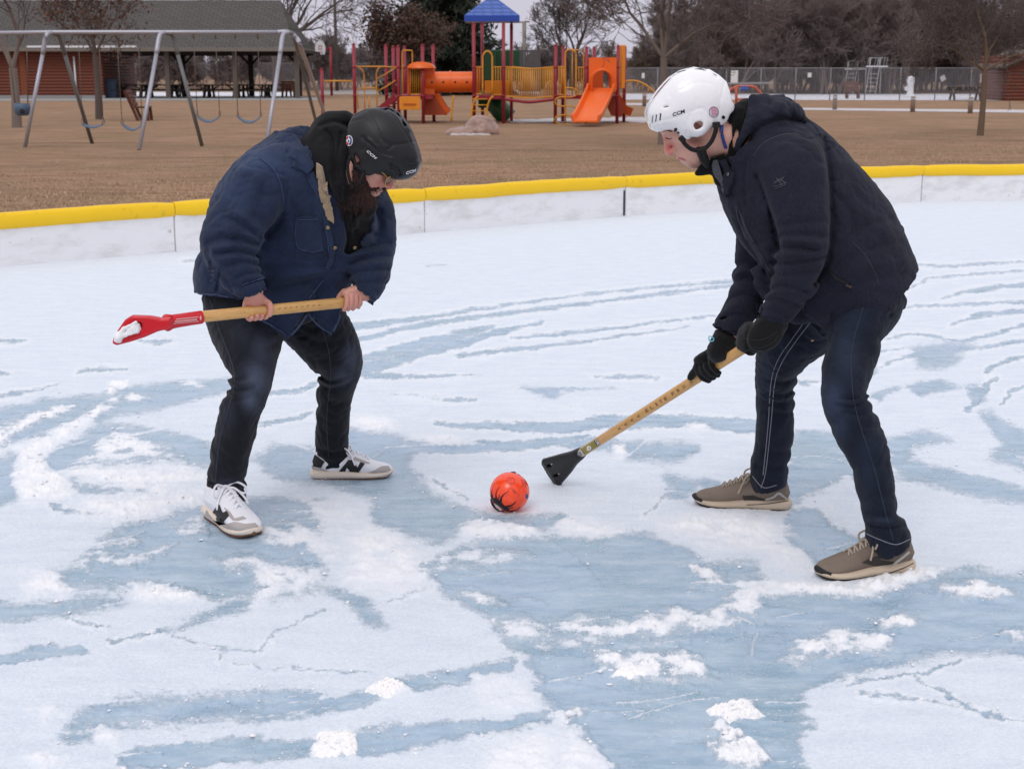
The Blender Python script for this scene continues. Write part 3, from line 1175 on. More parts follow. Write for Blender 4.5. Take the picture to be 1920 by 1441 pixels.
# spruce: drooping boughs covered with needle sprays
sp_loc = gz(832, 177)
th = thing('spruce_tree', 'large dark evergreen spruce behind the orange tunnel', 'tree', tuple(sp_loc))
rs = np.random.RandomState(5)
m = MB(); m.tube([sp_loc, sp_loc + (0, 0, 6), sp_loc + (0, 0, 13.5)], [0.35, 0.25, 0.04], 8); m.build('trunk', M_BARK, th, True)
segs = []; lp = []
for k in range(210):
    z = 0.6 + 12.6 * (k / 210) ** 1.05
    L = (5.0 * (1 - z / 14.0) ** 0.8 + 0.3) * rs.uniform(0.75, 1.12)
    az = k * 2.399 + rs.uniform(-0.3, 0.3)
    d = np.array([math.cos(az), math.sin(az), 0])
    p = np.array([0, 0, z]); pts = [p]
    for j in range(1, 6):
        f = j / 5
        pts.append(p + d * L * f + np.array([0, 0, -0.32 * L * f + 0.2 * L * f ** 2.5]) + rs.normal(0, 0.05, 3))
    for j in range(5):
        segs.append((pts[j], pts[j + 1], 0.03, 0.02, 2))
        for q in np.linspace(0, 1, max(2, int(L * 1.1))):
            lp.append(pts[j] + (pts[j + 1] - pts[j]) * q)
V, F = seg_mesh(segs, lambda s: True)
cr = part('crown', V + sp_loc, F, M_TWIG, th)
V, F = leaves(lp, rs, 9, 0.2, 0.30, 0.55)
V[:, 2] -= 0.05
part('needles', V + sp_loc, F, M_NEEDLE, cr, False)

# the far wood: one brown mass of trunks and twigs beyond the fence
protos = []
for sd_, hh in ((101, 13), (102, 15), (103, 12), (104, 14), (105, 11)):
    segs, tips = grow(seed=sd_, height=hh, r0=0.16, levels=5, spread=0.40, nbr=(3, 5), up=0.22, first=0.08, minr=0.019, wob=0.12)
    V_, F_ = seg_mesh(segs, lambda s: True); protos.append((V_ * (1, 1, 8.0 / V_[:, 2].max()) * (.75, .75, 1), F_))
bush = []
for sd_ in (111, 112, 113):
    segs, tips = grow(seed=sd_, height=6, r0=0.07, levels=4, spread=0.55, nbr=(4, 6), up=0.25, first=0.0, minr=0.028, wob=0.15)
    bush.append(seg_mesh(segs, lambda s: True))
rs = np.random.RandomState(9)


def wood(name, label, n, pxr, Yr, m_, hs=(0.8, 1.2), src=None, seed=1):
    rs = np.random.RandomState(seed)
    Vs = []; Fs = []; nv = 0
    src = src or protos
    for i in range(n):
        px = rs.uniform(*pxr); Y = rs.uniform(*Yr)
        x = (px - CX) / FPX * Y
        V, F = src[rs.randint(len(src))]
        a = rs.uniform(0, 2 * math.pi); s = rs.uniform(*hs)
        Rm = np.array([[math.cos(a), math.sin(a), 0], [-math.sin(a), math.cos(a), 0], [0, 0, 1]]) * s
        Vs.append(V @ Rm + np.array([x, Y, -0.03])); Fs.append(F + nv); nv += len(V)
    o = part(name, np.concatenate(Vs), np.concatenate(Fs), m_)
    tag(o, label, 'wood', kind='stuff'); return o


wood('bare_wood', 'thick leafless wood beyond the pool fence at right', 150, (1270, 1990), (108, 140), mat('wood twigs', S(114, 101, 96), 0.95, 0.35, 0.12), (0.72, 1.15), seed=2)
wood('bare_wood', 'thin bare wood left of the spruce, mostly hidden by the shelter', 110, (-60, 730), (125, 160), mat('wood twigs grey', S(122, 110, 108), 0.95, 0.25, 0.12), (0.6, 1.0), bush, seed=3)
wood('bare_wood', 'pale scrubby bare wood behind the play set', 50, (900, 1310), (135, 170), mat('wood twigs grey', S(122, 110, 108)), (0.5, 0.85), bush, seed=4)
wood('brush', 'tangled brown undergrowth along the foot of the far wood', 110, (1130, 1990), (118, 134), mat('brush twigs', S(118, 104, 92), 0.95, 0.3, 0.12), (0.45, 0.8), bush, 5)
# ================================================================== picnic shelter
M_LOG = None
t = NT('stained log siding'); v = t.coord('Object')
w_ = t.n('ShaderNodeTexWave', wave_type='BANDS', bands_direction='Z'); w_.inputs['Scale'].default_value = 1.6; w_.inputs['Distortion'].default_value = 0.3
w_.inputs['Detail'].default_value = 1
t.l(v, w_.inputs['Vector'])
n = t.noise(t.coord('Object', (0.4, 1, 4)), 3, 5)
c = t.mix(n, S(96, 46, 28), S(128, 62, 38))
c = t.mix(t.ramp(w_.outputs['Fac'], [(0.0, 0.7), (0.25, 0.0)]), c, S(58, 30, 22))
t.bsdf(c, 0.7, t.bump(w_.outputs['Fac'], 0.8, 0.05))
M_LOG = t.mat
t = NT('asphalt shingles'); v = t.coord('Object')
br = t.n('ShaderNodeTexBrick'); br.inputs['Scale'].default_value = 1.0; br.inputs['Brick Width'].default_value = 0.5; br.inputs['Row Height'].default_value = 0.28
br.inputs['Mortar Size'].default_value = 0.03
br.inputs['Color1'].default_value = (*S(86, 84, 80), 1); br.inputs['Color2'].default_value = (*S(98, 94, 90), 1); br.inputs['Mortar'].default_value = (*S(66, 64, 62), 1)
t.l(t.coord('Object', (1, 1, 2.2)), br.inputs['Vector'])
cx_ = t.n('ShaderNodeCombineXYZ'); sx_ = t.n('ShaderNodeSeparateXYZ'); t.l(v, sx_.inputs[0])
t.l(sx_.outputs['X'], cx_.inputs['X']); t.l(t.math('MULTIPLY', sx_.outputs['Z'], 2.2), cx_.inputs['Y'])
t.l(cx_.outputs[0], br.inputs['Vector'])
c = t.mix(t.noise(v, 0.5, 4), br.outputs['Color'], S(80, 76, 74))
c = t.mix(0.5, br.outputs['Color'], c)
t.bsdf(c, 0.9, None, spec=0.2)
M_SHING = t.mat
M_FASC = mat('weathered fascia', S(120, 112, 104), 0.8, 0.12, 2)
M_POST = mat('grey timber post', S(98, 88, 80), 0.85, 0.15, 4)
M_DKW = mat('dark brown timber', S(44, 34, 31), 0.85, 0.2, 4)
M_BRW = mat('red brown wood', S(92, 50, 34), 0.8, 0.2, 5)
M_BLUEBIN = mat('navy plastic', S(20, 40, 62), 0.5)
M_WHITE = mat('white paint', (0.75, 0.75, 0.76), 0.5, 0.05)

YS = 91.5


def X_(px, Y, z=1.0):
    return P(px, 135 + (1.6 - z) * FPX / Y * 0.95, Y)[0]


sx = lambda px, Y=YS: (px - CX) / FPX * (Y * CP + 0.0)
th = thing('picnic_shelter', 'long log walled picnic shelter with a dark shingled roof', 'shelter', (sx(300), YS + 4, 0))
xl, xm, xr = sx(-160), sx(192), sx(560)
m = MB(); m.box((xl, YS, 0.0), (sx(40), YS + 8, 3.1)); m.box((sx(48), YS, 0.0), (xm, YS + 8, 3.1)); m.build('log_wall', M_LOG, th)
m = MB(); m.box((sx(40) - 0.05, YS - 0.08, 0), (sx(48) + 0.05, YS + 0.3, 3.1)); m.build('corner_board', mat('cedar board', S(128, 66, 40), 0.8, 0.15, 4), th)
m = MB(); m.box((xl, YS - 0.12, -0.03), (xm + 0.1, YS - 0.01, 0.16)); m.build('foundation', M_CONC, th)
for px in (313, 440, 556):
    m = MB(); m.box((sx(px) - 0.14, YS, -0.02), (sx(px) + 0.14, YS + 0.28, 3.0)); m.build('post', M_POST, th)
for px in (228, 343, 470, 560):
    Y2 = YS + 6.9
    x = (px - CX) / FPX * Y2 * CP
    m = MB(); m.box((x - 0.16, Y2, -0.02), (x + 0.16, Y2 + 0.3, 3.0))
    m.bar((x, Y2 + 0.1, 2.0), (x + 0.9, Y2 + 0.1, 2.95), 0.14); m.bar((x, Y2 + 0.1, 2.0), (x - 0.9, Y2 + 0.1, 2.95), 0.14)
    m.build('post', M_DKW, th)
for px in (330, 352, 415, 470, 503, 520):
    pass
# roof: hipped at the right end
ez, rz = 3.05, 6.15
xe = sx(590, YS + 8.2)
rx = sx(530, YS + 4)
L0 = xl - 2
Vr = np.array([[L0, YS - 0.7, ez], [xe, YS - 0.7, ez], [xe, YS + 8.2, ez], [L0, YS + 8.2, ez], [L0, YS + 4, rz], [rx, YS + 4, rz],
               [L0, YS - 0.7, ez - 0.12], [xe, YS - 0.7, ez - 0.12], [xe, YS + 8.2, ez - 0.12], [L0, YS + 8.2, ez - 0.12]])
Fr = [(0, 1, 5, 4), (1, 2, 5), (2, 3, 4, 5), (6, 9, 8, 7), (0, 3, 9, 6), (0, 4, 3), (1, 0, 6, 7), (2, 1, 7, 8), (3, 2, 8, 9)]
rf = part('roof', Vr, Fr, M_SHING, th, False)
m = MB(); m.box((L0, YS - 0.78, ez - 0.2), (xe + 0.05, YS - 0.704, ez + 0.03)); m.box((xe + 0.004, YS - 0.69, ez - 0.2), (xe + 0.08, YS + 8.2, ez + 0.03)); m.build('fascia', M_FASC, rf)
m = MB(); m.box((sx(60), YS - 0.81, ez + 0.02), (sx(265), YS - 0.79, ez + 0.14)); m.build('gutter', M_WHITE, rf)
m = MB(); m.tube([(sx(142), YS - 0.1, 0.1), (sx(141), YS - 0.1, 2.55)], 0.06, 8); m.build('downpipe', M_WHITE, th, True)
m = MB(); m.box((xm + 0.1, YS + 0.4, 2.65), (xr, YS + 0.6, 2.93)); m.box((xm + 0.1, YS + 6.9, 2.65), (xr, YS + 7.08, 2.93))
for k in range(9):
    x = xm + 1 + k * 1.45
    m.box((x, YS + 0.65, 2.75), (x + 0.12, YS + 7.55, 2.92))
m.build('beam', M_DKW, th)
for px in (408, 424):
    x = sx(px, YS + 4); m = MB(); m.lathe([(0.02, 0.25), (0.12, 0.2), (0.17, 0.0)], (x, YS + 3, 2.3), seg=12); m.build('lamp', M_WHITE, th, True)

# picnic tables in the shelter: real trestle tables standing in two rows


def picnic_table(x, Y, label, L=2.3, m_=M_DKW, grp='picnic tables in the shelter', rot=0.0):
    th = thing('picnic_table', label, 'table', (x, Y, 0), grp, rot)
    org = np.array([x, Y, 0.])
    m = MB()
    for k in range(5): m.box(org + (-L / 2, -0.38 + k * 0.155, 0.74), org + (L / 2, -0.38 + k * 0.155 + 0.14, 0.78))
    m.build('tabletop', m_, th)
    for sgn in (-1, 1):
        m = MB()
        for k in range(2): m.box(org + (-L / 2, sgn * 0.72 - 0.14 + k * 0.145, 0.43), org + (L / 2, sgn * 0.72 + k * 0.145 - 0.005, 0.47))
        m.build('seat', m_, th)
    for sx_ in (-0.72, 0.72):
        m = MB()
        for sgn in (-1, 1): m.bar(org + (sx_ * L / 2 + 0.06 * sgn, 0.22 * sgn, 0.73), org + (sx_ * L / 2 + 0.06 * sgn, 0.66 * sgn, 0.0), 0.07, 0.12, (1, 0, 0))
        m.box(org + (sx_ * L / 2 - 0.03, -0.85, 0.36), org + (sx_ * L / 2 + 0.03, 0.85, 0.43))
        m.bar(org + (sx_ * L / 2 - 0.05, 0, 0.39), org + (sx_ * L / 2 * 0.3, 0, 0.73), 0.06, 0.08, (0, 1, 0))
        m.build('leg', m_, th)
    return th


front = [234, 290, 352, 408, 468]
for i, px in enumerate(front):
    picnic_table(sx(px), YS + 1.4 + (i % 2) * 0.3, ['dark picnic table nearest the navy bin', 'dark picnic table in front row, left of the first grey post', 'dark picnic table in front row between the two grey posts, left one',
                  'dark picnic table in front row just left of the middle grey post', 'dark picnic table in front row right of the middle grey post'][i])
for i, px in enumerate([246, 300, 362, 420, 482, 515]):
    picnic_table((px - CX) / FPX * (YS + 6) * CP, YS + 5.6 + (i % 3) * 0.4, ['dark picnic table in back row behind the navy bin end', 'dark picnic table in back row behind the first grey post',
                  'dark picnic table in back row under the dark forked post', 'dark picnic table in back row behind the middle grey post', 'dark picnic table in back row toward the right end', 'dark picnic table in back row nearest the end post'][i])
th = thing('waste_bin', 'navy blue bin at the log wall end of the shelter', 'bin', (sx(200), YS + 0.9, 0))
m = MB(); c0 = np.array([sx(200), YS + 0.9, 0])
m.box(c0 + (-0.36, -0.36, 0.0), c0 + (0.36, 0.36, 1.05)); m.build('bin_body', M_BLUEBIN, th)
m = MB(); m.obox(c0 + np.array([0, 0, 1.1]), (0.39, 0.39, 0.05), np.eye(3), 0, 0.03); m.build('lid', M_BLUEBIN, th)
th = thing('red_post', 'thin red post standing behind the log wall corner', 'post', (sx(205, 105), 105, 0))
m = MB(); q = np.array([sx(205, 105), 105, 0]); m.tube([q, q + (0, 0, 3.3)], 0.09, 8); m.tube([q + (0, 0, 3.3), q + (0, 0, 3.36)], [0.11, 0.03], 8); m.build('pole', mat('red paint', S(150, 28, 44), 0.45, 0.1), th, True)


def bench(px, py, label, yaw, m_=M_BRW, L=1.3):
    g = gz(px, py); th = thing('bench', label, 'bench', tuple(g))
    A = np.array([[math.cos(yaw), math.sin(yaw), 0], [-math.sin(yaw), math.cos(yaw), 0], [0, 0, 1]])
    def at(x, y, z): return g + np.array([x, y, z]) @ A
    m = MB()
    for k in range(3): m.obox(at(0, -0.18 + 0.16 * k, 0.45), (L / 2, 0.07, 0.025), A)
    m.build('seat', m_, th)
    m = MB(); B = A.copy()
    for k in range(4): m.obox(at(0, 0.25 + 0.06 * k, 0.56 + 0.14 * k), (L / 2, 0.06, 0.02), [A[0], A[1] * 0.35 + A[2] * 0.94, A[1] * 0.94 - A[2] * 0.35])
    m.build('backrest', m_, th)
    for s_ in (-1, 1):
        m = MB(); m.bar(at(s_ * L * 0.38, -0.2, 0.42), at(s_ * L * 0.38, -0.24, 0), 0.09); m.bar(at(s_ * L * 0.38, 0.5, 1.02), at(s_ * L * 0.38, 0.1, 0.0), 0.09)
        m.build('leg', m_, th)
    return th


bench(268, 224, 'brown slatted bench standing side-on near the small oak', R(96), L=1.1)
bench(541, 182, 'red brown bench at the right end of the shelter', R(2), L=1.0)
bench(1598, 184, 'brown bench in front of the white diving stand', R(3), L=0.95)

# ================================================================== swing set
M_BLUESW = mat('blue swing rubber', S(76, 98, 120), 0.55, 0.2, 10)
M_PIPE = mat('galvanised pipe', S(168, 168, 178), 0.38, 0.1, 8, metallic=0.35)
M_PIPED = mat('weathered pipe', S(112, 112, 112), 0.5, 0.1, 8, metallic=0.3)  # same pipe in a darker grey, for the rear legs
M_CHAIN = mat('dull chain', S(112, 98, 88), 0.6, 0.1, 10, metallic=0.3)
YB = 32.2
zb = 2.45
def sxb(px): return P(px, 70, YB)[0]
th = thing('swing_set', 'long steel swing frame with angled legs and a rounded right end', 'swing set', (sxb(300), YB, 0))
m = MB()
q = [np.array([sxb(-130), YB - 0.1, zb - 0.04])] + [np.array([sxb(x), YB - 0.0, zb]) for x in (100, 300, 520)]
m.tube(q, 0.045, 12); m.build('top_bar', M_PIPE, th, True)
f3 = G(617, 236); f3b = G(598, 247)
m = MB()
m.tube(cat([np.array([sxb(520), YB, zb]), np.array([sxb(540), YB, zb]), np.array([sxb(556), YB + 0.05, zb - 0.13]), P(566, 95, YB + 0.2), f3 * 0.5 + P(566, 95, YB + .2) * .5, f3], 5), 0.05, 12)
m.build('leg', M_PIPE, th, True)
for (fx, fy, bx_, tx, up_) in ((47, 276, 90, 98, 1), (261, 281, 302, 310, 1), (498, 283, 532, 540, 1), (173, 269, 108, 100, 0), (379, 274, 322, 312, 0), (598, 250, 550, 542, 0)):
    f = G(fx, fy, -0.03); top = np.array([sxb(tx), YB, zb]); sh = np.array([sxb(bx_), YB + (-0.12 if up_ else 0.12), zb - 0.08])
    kn = sh + (f - sh) * 0.16
    m = MB(); m.tube(cat([top, sh, kn], 5), 0.052, 12); m.build('leg_sleeve', M_PIPE if up_ else M_PIPED, th, True)
    m = MB(); m.tube([kn, f], 0.043, 12); m.build('leg', M_PIPE if up_ else M_PIPED, th, True)


def belt_swing(l, r, tops, sag, label):
    th = thing('belt_swing', label, 'swing', (P((l[0] + r[0]) / 2, 150, YB)[0], YB, 0), 'blue belt swings hanging from the swing frame')
    a = P(*l, YB); b = P(*r, YB)
    n = 13; V = []
    mid = P((l[0] + r[0]) / 2, sag, YB)
    for i in range(n):
        u = i / (n - 1); p = a * (1 - u) + b * u; p[2] -= (a[2] - mid[2]) * (1 - (2 * u - 1) ** 2)
        tw = 0.065 * (1 - abs(2 * u - 1) ** 3 * 0.5)
        for dy, dz in ((-tw, -0.01), (tw, 0.03), (tw, 0.016), (-tw, -0.024)):
            V.append(p + (0, dy, dz))
    F = []
    for i in range(n - 1):
        for k in range(4):
            k2 = (k + 1) % 4; F.append((i * 4 + k, i * 4 + k2, (i + 1) * 4 + k2, (i + 1) * 4 + k))
    F += [(0, 1, 2, 3), tuple(range((n - 1) * 4, n * 4))]
    m = MB(); m.add(V, F); m.build('seat', M_BLUESW, th, True)
    for e_, tp in ((a, tops[0]), (b, tops[1])):
        m = MB(); tp3 = np.array([P(tp, 73, YB)[0], YB, zb - 0.03])
        m.tube([e_ + (0, 0, 0.16), tp3], 0.008, 5)
        for s_ in (-0.1, 0.1): m.tube([e_ + (0, s_, 0), e_ + (0, 0, 0.17)], 0.008, 5)
        m.tube([tp3 + (0, 0, -0.1), tp3 + (0, 0, 0.03)], 0.022, 6)
        m.build('chain', M_CHAIN, th, True)


belt_swing((155, 233), (194, 232), (147, 185), 239, 'blue belt swing leftmost of the four, crossing the dark leg')
belt_swing((229, 232), (267, 233), (219, 259), 243, 'blue belt swing just left of the middle silver leg')
belt_swing((370, 218), (412, 218), (363, 404), 228, 'blue belt swing just right of the dark middle leg')
belt_swing((446, 219), (489, 218), (441, 483), 230, 'blue belt swing nearest the right end of the frame')
th = thing('bucket_swing', 'blue toddler bucket swing hanging by the forked tree', 'swing', (P(41, 200, YB)[0], YB, 0))
c0 = P(42, 205, YB)
m = MB(); m.lathe([(0.10, -0.14), (0.16, -0.1), (0.175, 0.02), (0.17, 0.13), (0.15, 0.13), (0.15, 0.0)], c0, seg=14)
o = m.build('bucket', M_BLUESW, th, True)
m = MB(); m.lathe([(0.02, 0), (0.055, 0.0), (0.055, 0.02), (0.02, 0.02)], c0 + (0.05, -0.165, -0.04), (0, -1, 0), seg=10); m.build('leg_hole', M_DKW, th, True)
for s_, tx in ((-0.15, 13), (0.13, 50)):
    m = MB(); m.tube([c0 + (s_, 0, 0.1), np.array([P(tx, 73, YB)[0], YB, zb - 0.03])], 0.011, 5); m.build('chain', M_CHAIN, th, True)

# ================================================================== play set
M_RED = mat('red powder coat', S(146, 28, 46), 0.42, 0.12, 6)
M_YEL = mat('yellow powder coat', S(214, 146, 34), 0.42, 0.1, 6)
M_YELP = mat('yellow plastic panel', S(228, 140, 30), 0.45, 0.08, 3)
M_ORA = mat('orange plastic', S(238, 106, 28), 0.38, 0.08, 3, dirt=S(200, 120, 70), dirt_amt=0.25)
M_ORAD = mat('orange plastic underside', S(196, 82, 26), 0.45, 0.1, 3)  # darker copy of the orange, with shade put into its colour
M_GRN = mat('green plastic', S(26, 84, 50), 0.4, 0.1, 3)
t = NT('blue roof plastic'); v = t.coord('Object')
br = t.n('ShaderNodeTexBrick'); br.inputs['Scale'].default_value = 1.0; br.inputs['Brick Width'].default_value = 0.3; br.inputs['Row Height'].default_value = 0.13; br.inputs['Mortar Size'].default_value = 0.02
br.inputs['Color1'].default_value = (*S(60, 96, 178), 1); br.inputs['Color2'].default_value = (*S(76, 108, 184), 1); br.inputs['Mortar'].default_value = (*S(40, 66, 130), 1)
sx_ = t.n('ShaderNodeSeparateXYZ'); t.l(v, sx_.inputs[0]); cx_ = t.n('ShaderNodeCombineXYZ')
t.l(t.math('ADD', sx_.outputs['X'], sx_.outputs['Y']), cx_.inputs['X']); t.l(sx_.outputs['Z'], cx_.inputs['Y']); t.l(cx_.outputs[0], br.inputs['Vector'])
t.bsdf(br.outputs['Color'], 0.4, t.bump(br.outputs['Fac'], -0.5, 0.02))
M_BLUER = t.mat
M_BLUEE = mat('blue roof edge', S(34, 74, 172), 0.4, 0.05)
YF, YR = 46.8, 49.6
g0 = gz(940, 229)
PS = thing('play_set', 'big playground set with red posts, orange slides and a blue roof', 'play set', tuple(g0))
def Q(x, y, Y=YF): return P(x, y, Y)
def post(x, yt, Y=YF, par=PS, r=0.055, zb_=-0.05):
    tp = Q(x, yt, Y); b_ = np.array([tp[0], Y, zb_])
    m = MB(); m.tube([b_, np.array([tp[0], Y, tp[2] - 0.04])], r, 10); m.lathe([(r * 1.02, 0), (r * 0.7, 0.05), (0.01, 0.06)], (tp[0], Y, tp[2] - 0.04), seg=10)
    for z in (0.85, 1.75):
        if z < tp[2]: m.lathe([(r * 1.02, -0.03), (r * 1.2, -0.03), (r * 1.2, 0.03), (r * 1.02, 0.03)], (tp[0], Y, z), seg=10)
    m.build('post', M_RED, par, True)
for x, yt, Y in ((723, 84, 48.5), (737, 87, 49.5), (746, 86, YF), (758, 87, YR), (792, 84, YF), (812, 84, 48.6), (888, 43, YF), (904, 44, YR), (944, 43, YF), (959, 44, 48.8),
                 (1042, 84, YF), (1056, 86, 48.8), (1100, 88, YF), (1114, 88, YR), (1159, 85, YF), (1172, 87, 48.4)):
    post(x, yt, Y)


def ytube(name, pts, r, mt, par=PS, n=4, Y=None, seg=8, smooth=True):
    q = [Q(*p) if len(p) > 2 else Q(p[0], p[1], Y or YF) for p in pts]
    m = MB(); m.tube(cat(q, n) if n > 1 and len(q) > 2 else q, r, seg); return m.build(name, mt, par, smooth)


def railing(x0, x1, yt, yb, n, Y, Y2=None, name='railing', sag=0):
    Y2 = Y2 or Y; m = MB()
    xs = np.linspace(0, 1, n)
    f = lambda u, yy: Q(x0 + (x1 - x0) * u, yy + sag * math.sin(math.pi * u), Y + (Y2 - Y) * u)
    for yy in (yt, yb): m.tube([f(u, yy) for u in np.linspace(0, 1, 9)], 0.022, 6)
    for u in xs: m.tube([f(u, yt), f(u, yb)], 0.014, 5)
    return m.build(name, M_YEL, PS, True)


def deck(x0, x1, Y0, Y1, ypx=179, sag=0):
    z = Q(0, ypx, YF)[2]
    m = MB(); a = Q(x0, ypx, Y0)[0]; b_ = Q(x1, ypx, Y0)[0]
    m.box((a, Y0, z - 0.12), (b_, Y1, z)); return m.build('deck', M_RED, PS)


deck(747, 811, YF + 0.06, YR); deck(890, 943, YF + 0.06, YR); deck(1044, 1158, YF + 0.06, 48.8)
# left tower: dome, rails, panel, stairs
m = MB()
zc = Q(0, 128, YF)[2]
xa, xb_ = Q(764, 120)[0], Q(812, 120)[0]
prof = [(math.cos(a), math.sin(a)) for a in np.linspace(0, math.pi, 13)]
V = []; F = []
xm_ = (xa + xb_) / 2; rw = (xb_ - xa) / 2
for Yk in (YF - 0.15, 48.4):
    for (cx2, sz2) in prof: V.append((xm_ + rw * cx2 * 1.02, Yk, zc + 0.20 * sz2))
for i in range(12): F.append((i, i + 1, 13 + i + 1, 13 + i))
F += [tuple(range(13)), tuple(range(13, 26))]
m.add(V, F); m.build('dome_roof', M_ORA, PS, True)
def hoodwall(name, x0, x1, y0, y1, Y, th_, mt):
    a = Q(x0, y1, Y); b_ = Q(x1, y0, Y); m = MB(); m.obox((a + b_) / 2, (abs(b_[0] - a[0]) / 2, th_ / 2, abs(b_[2] - a[2]) / 2), np.eye(3), 0, 0.02); return m.build(name, mt, PS)
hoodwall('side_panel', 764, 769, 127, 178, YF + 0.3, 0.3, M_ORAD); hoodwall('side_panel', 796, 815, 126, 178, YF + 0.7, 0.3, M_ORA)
railing(770, 789, 129, 177, 6, YF + 0.1)
hoodwall('play_panel', 748, 788, 181, 206, YF - 0.02, 0.06, M_YELP)
m = MB(); a = Q(756, 195, YF - 0.08); b_ = Q(780, 195, YF - 0.08); m.bar(a, b_, 0.03); m.build('panel_groove', M_ORAD, PS)
ytube('hoop_rail', [(755, 178), (754, 120), (754, 99), (757, 95), (770, 95), (773, 99), (773, 128)], 0.02, M_YEL, n=2)
# orange crawl tunnel
a = Q(799, 154, 47.6); b_ = Q(889, 154, 47.6)
m = MB(); L_ = np.linalg.norm(b_ - a)
m.lathe([(0.33, 0), (0.33, L_ * 0.49), (0.36, L_ * 0.49), (0.36, L_ * 0.52), (0.33, L_ * 0.52), (0.33, L_), (0.29, L_), (0.29, 0)], a, b_ - a, 24); tun = m.build('tunnel', M_ORA, PS, True)
smooth_by_angle(tun, 40)
for px in (811, 832, 854, 876):
    c_ = Q(px, 154, 47.6); m = MB(); m.lathe([(0.03, 0), (0.035, 0.01)], c_ + (0, -0.328, 0), (0, -1, 0), 8); m.build('bolt_hole', M_DKW, tun, True)
# left slide and its dark side
def slide(name, pts, w, mt, side=0.16, par=PS, n=6):
    p = cat([np.array(q, float) for q in pts], n)
    V = []; F = []
    T = np.gradient(p, axis=0)
    for i in range(len(p)):
        tt = T[i] / np.linalg.norm(T[i]); s_ = np.cross(tt, (0, 0, 1.)); s_ /= np.linalg.norm(s_); u_ = np.cross(s_, tt)
        for (a_, b2) in ((-1.12, side), (-1.0, side), (-0.88, 0.02), (0.88, 0.02), (1.0, side), (1.12, side), (1.02, -0.03), (-1.02, -0.03)):
            V.append(p[i] + s_ * a_ * w + u_ * b2)
    for i in range(len(p) - 1):
        for k in range(8):
            k2 = (k + 1) % 8; F.append((i * 8 + k, i * 8 + k2, (i + 1) * 8 + k2, (i + 1) * 8 + k))
    F += [tuple(range(8)), tuple(range((len(p) - 1) * 8, len(p) * 8))]
    m = MB(); m.add(V, F); o = m.build(name, mt, par, True); smooth_by_angle(o, 40); return o
slide('slide', [Q(812, 181, 48.0), Q(820, 192, 48.0), Q(830, 208, 48.0), Q(838, 215, 48.0)], 0.42, M_ORA, 0.2)
m = MB(); m.prism([(0, 0), (-0.72, 0), (-0.72, 0.02), (-0.2, 0.66), (-0.72, 0.68)], Q(838, 216, 47.55), (1, 0, 0), (0, 0, 1), (0, 1, 0), 0.05)
m = MB(); pts = [Q(796, 180, 47.5), Q(814, 180, 47.5), Q(839, 216, 47.5), Q(796, 216, 47.5)]
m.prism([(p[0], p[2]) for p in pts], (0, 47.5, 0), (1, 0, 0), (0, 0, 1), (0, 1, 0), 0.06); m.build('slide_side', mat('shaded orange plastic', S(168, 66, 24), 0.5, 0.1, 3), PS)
ytube('support', [(851, 179), (848, 198), (846, 228)], 0.03, M_YEL, n=3)
# stairs on the left with yellow handrails
for dy in (0, 24):
    for Y in (48.2, 49.4):
        ytube('handrail', [(706, 148 + dy, Y), (722, 140 + dy, Y), (742, 127 + dy, Y)], 0.02, M_YEL, n=1)
m = MB()
for k in range(5):
    a = Q(708 + k * 8, 206 - k * 6, 48.2); m.box(a + (0, 0, -0.04), a + (0.3, 1.0, 0.0))
m.bar(Q(704, 212, 48.2), Q(742, 181, 48.2), 0.05, 0.2); m.bar(Q(704, 212, 49.2), Q(742, 181, 49.2), 0.05, 0.2); m.build('steps', M_RED, PS)
ytube('handrail', [(668, 125), (715, 125), (750, 127)], 0.022, M_YEL, n=1, Y=48.0)
for a_ in ([(672, 126), (681, 134), (683, 150), (684, 206)], [(712, 126), (706, 135), (706, 150), (707, 206)], [(672, 205), (672, 167), (706, 167)], [(684, 180), (684, 206)], [(692, 180), (692, 206)], [(680, 167), (706, 164)]):
    ytube('handrail', a_, 0.02, M_YEL, n=2, Y=48.0)
# mid tower
rc = Q(923, 30, 48.2); hw = (Q(974, 38, 48.2)[0] - Q(872, 38, 48.2)[0]) / 2
z0 = Q(0, 42, 48.2)[2]; z1 = Q(0, 31, 48.2)[2]; z2 = Q(0, -1, 48.2)[2]
cxr = Q(923, 30, 48.2)[0]
m = MB()
V = []
for (h_, z) in ((hw, z0), (hw, z1), (hw * 0.2, z2), (hw * 0.12, z2 + 0.1)):
    V += [(cxr - h_, 48.2 - h_, z), (cxr + h_, 48.2 - h_, z), (cxr + h_, 48.2 + h_, z), (cxr - h_, 48.2 + h_, z)]
F = [(i * 4 + k, i * 4 + (k + 1) % 4, (i + 1) * 4 + (k + 1) % 4, (i + 1) * 4 + k) for i in range(1, 3) for k in range(4)] + [(12, 13, 14, 15), (0, 1, 2, 3)]
FE = [(k, (k + 1) % 4, 4 + (k + 1) % 4, 4 + k) for k in range(4)]
m.add(V, F, 0); m.F += FE; m.M += [1] * 4
rfo = m.build('roof', [M_BLUER, M_BLUEE], PS)
ytube('hoop_rail', [(905, 178), (905, 120), (906, 103), (914, 96), (922, 103), (923, 120), (923, 178)], 0.028, M_YEL, n=4)
railing(891, 904, 126, 176, 4, YF + 0.05); railing(925, 943, 126, 178, 5, YF + 0.05); railing(945, 959, 127, 180, 4, YF + 0.1, 48.6)
hoodwall('play_panel', 909, 954, 151, 178, YR - 0.2, 0.06, M_YELP); hoodwall('side_panel', 892, 899, 126, 176, YF + 0.5, 0.8, M_ORAD)
hoodwall('slide_hood', 909, 930, 94, 150, YR + 0.1, 0.5, M_GRN); hoodwall('slide_hood', 928, 975, 94, 150, YR + 0.5, 0.3, M_GRN)
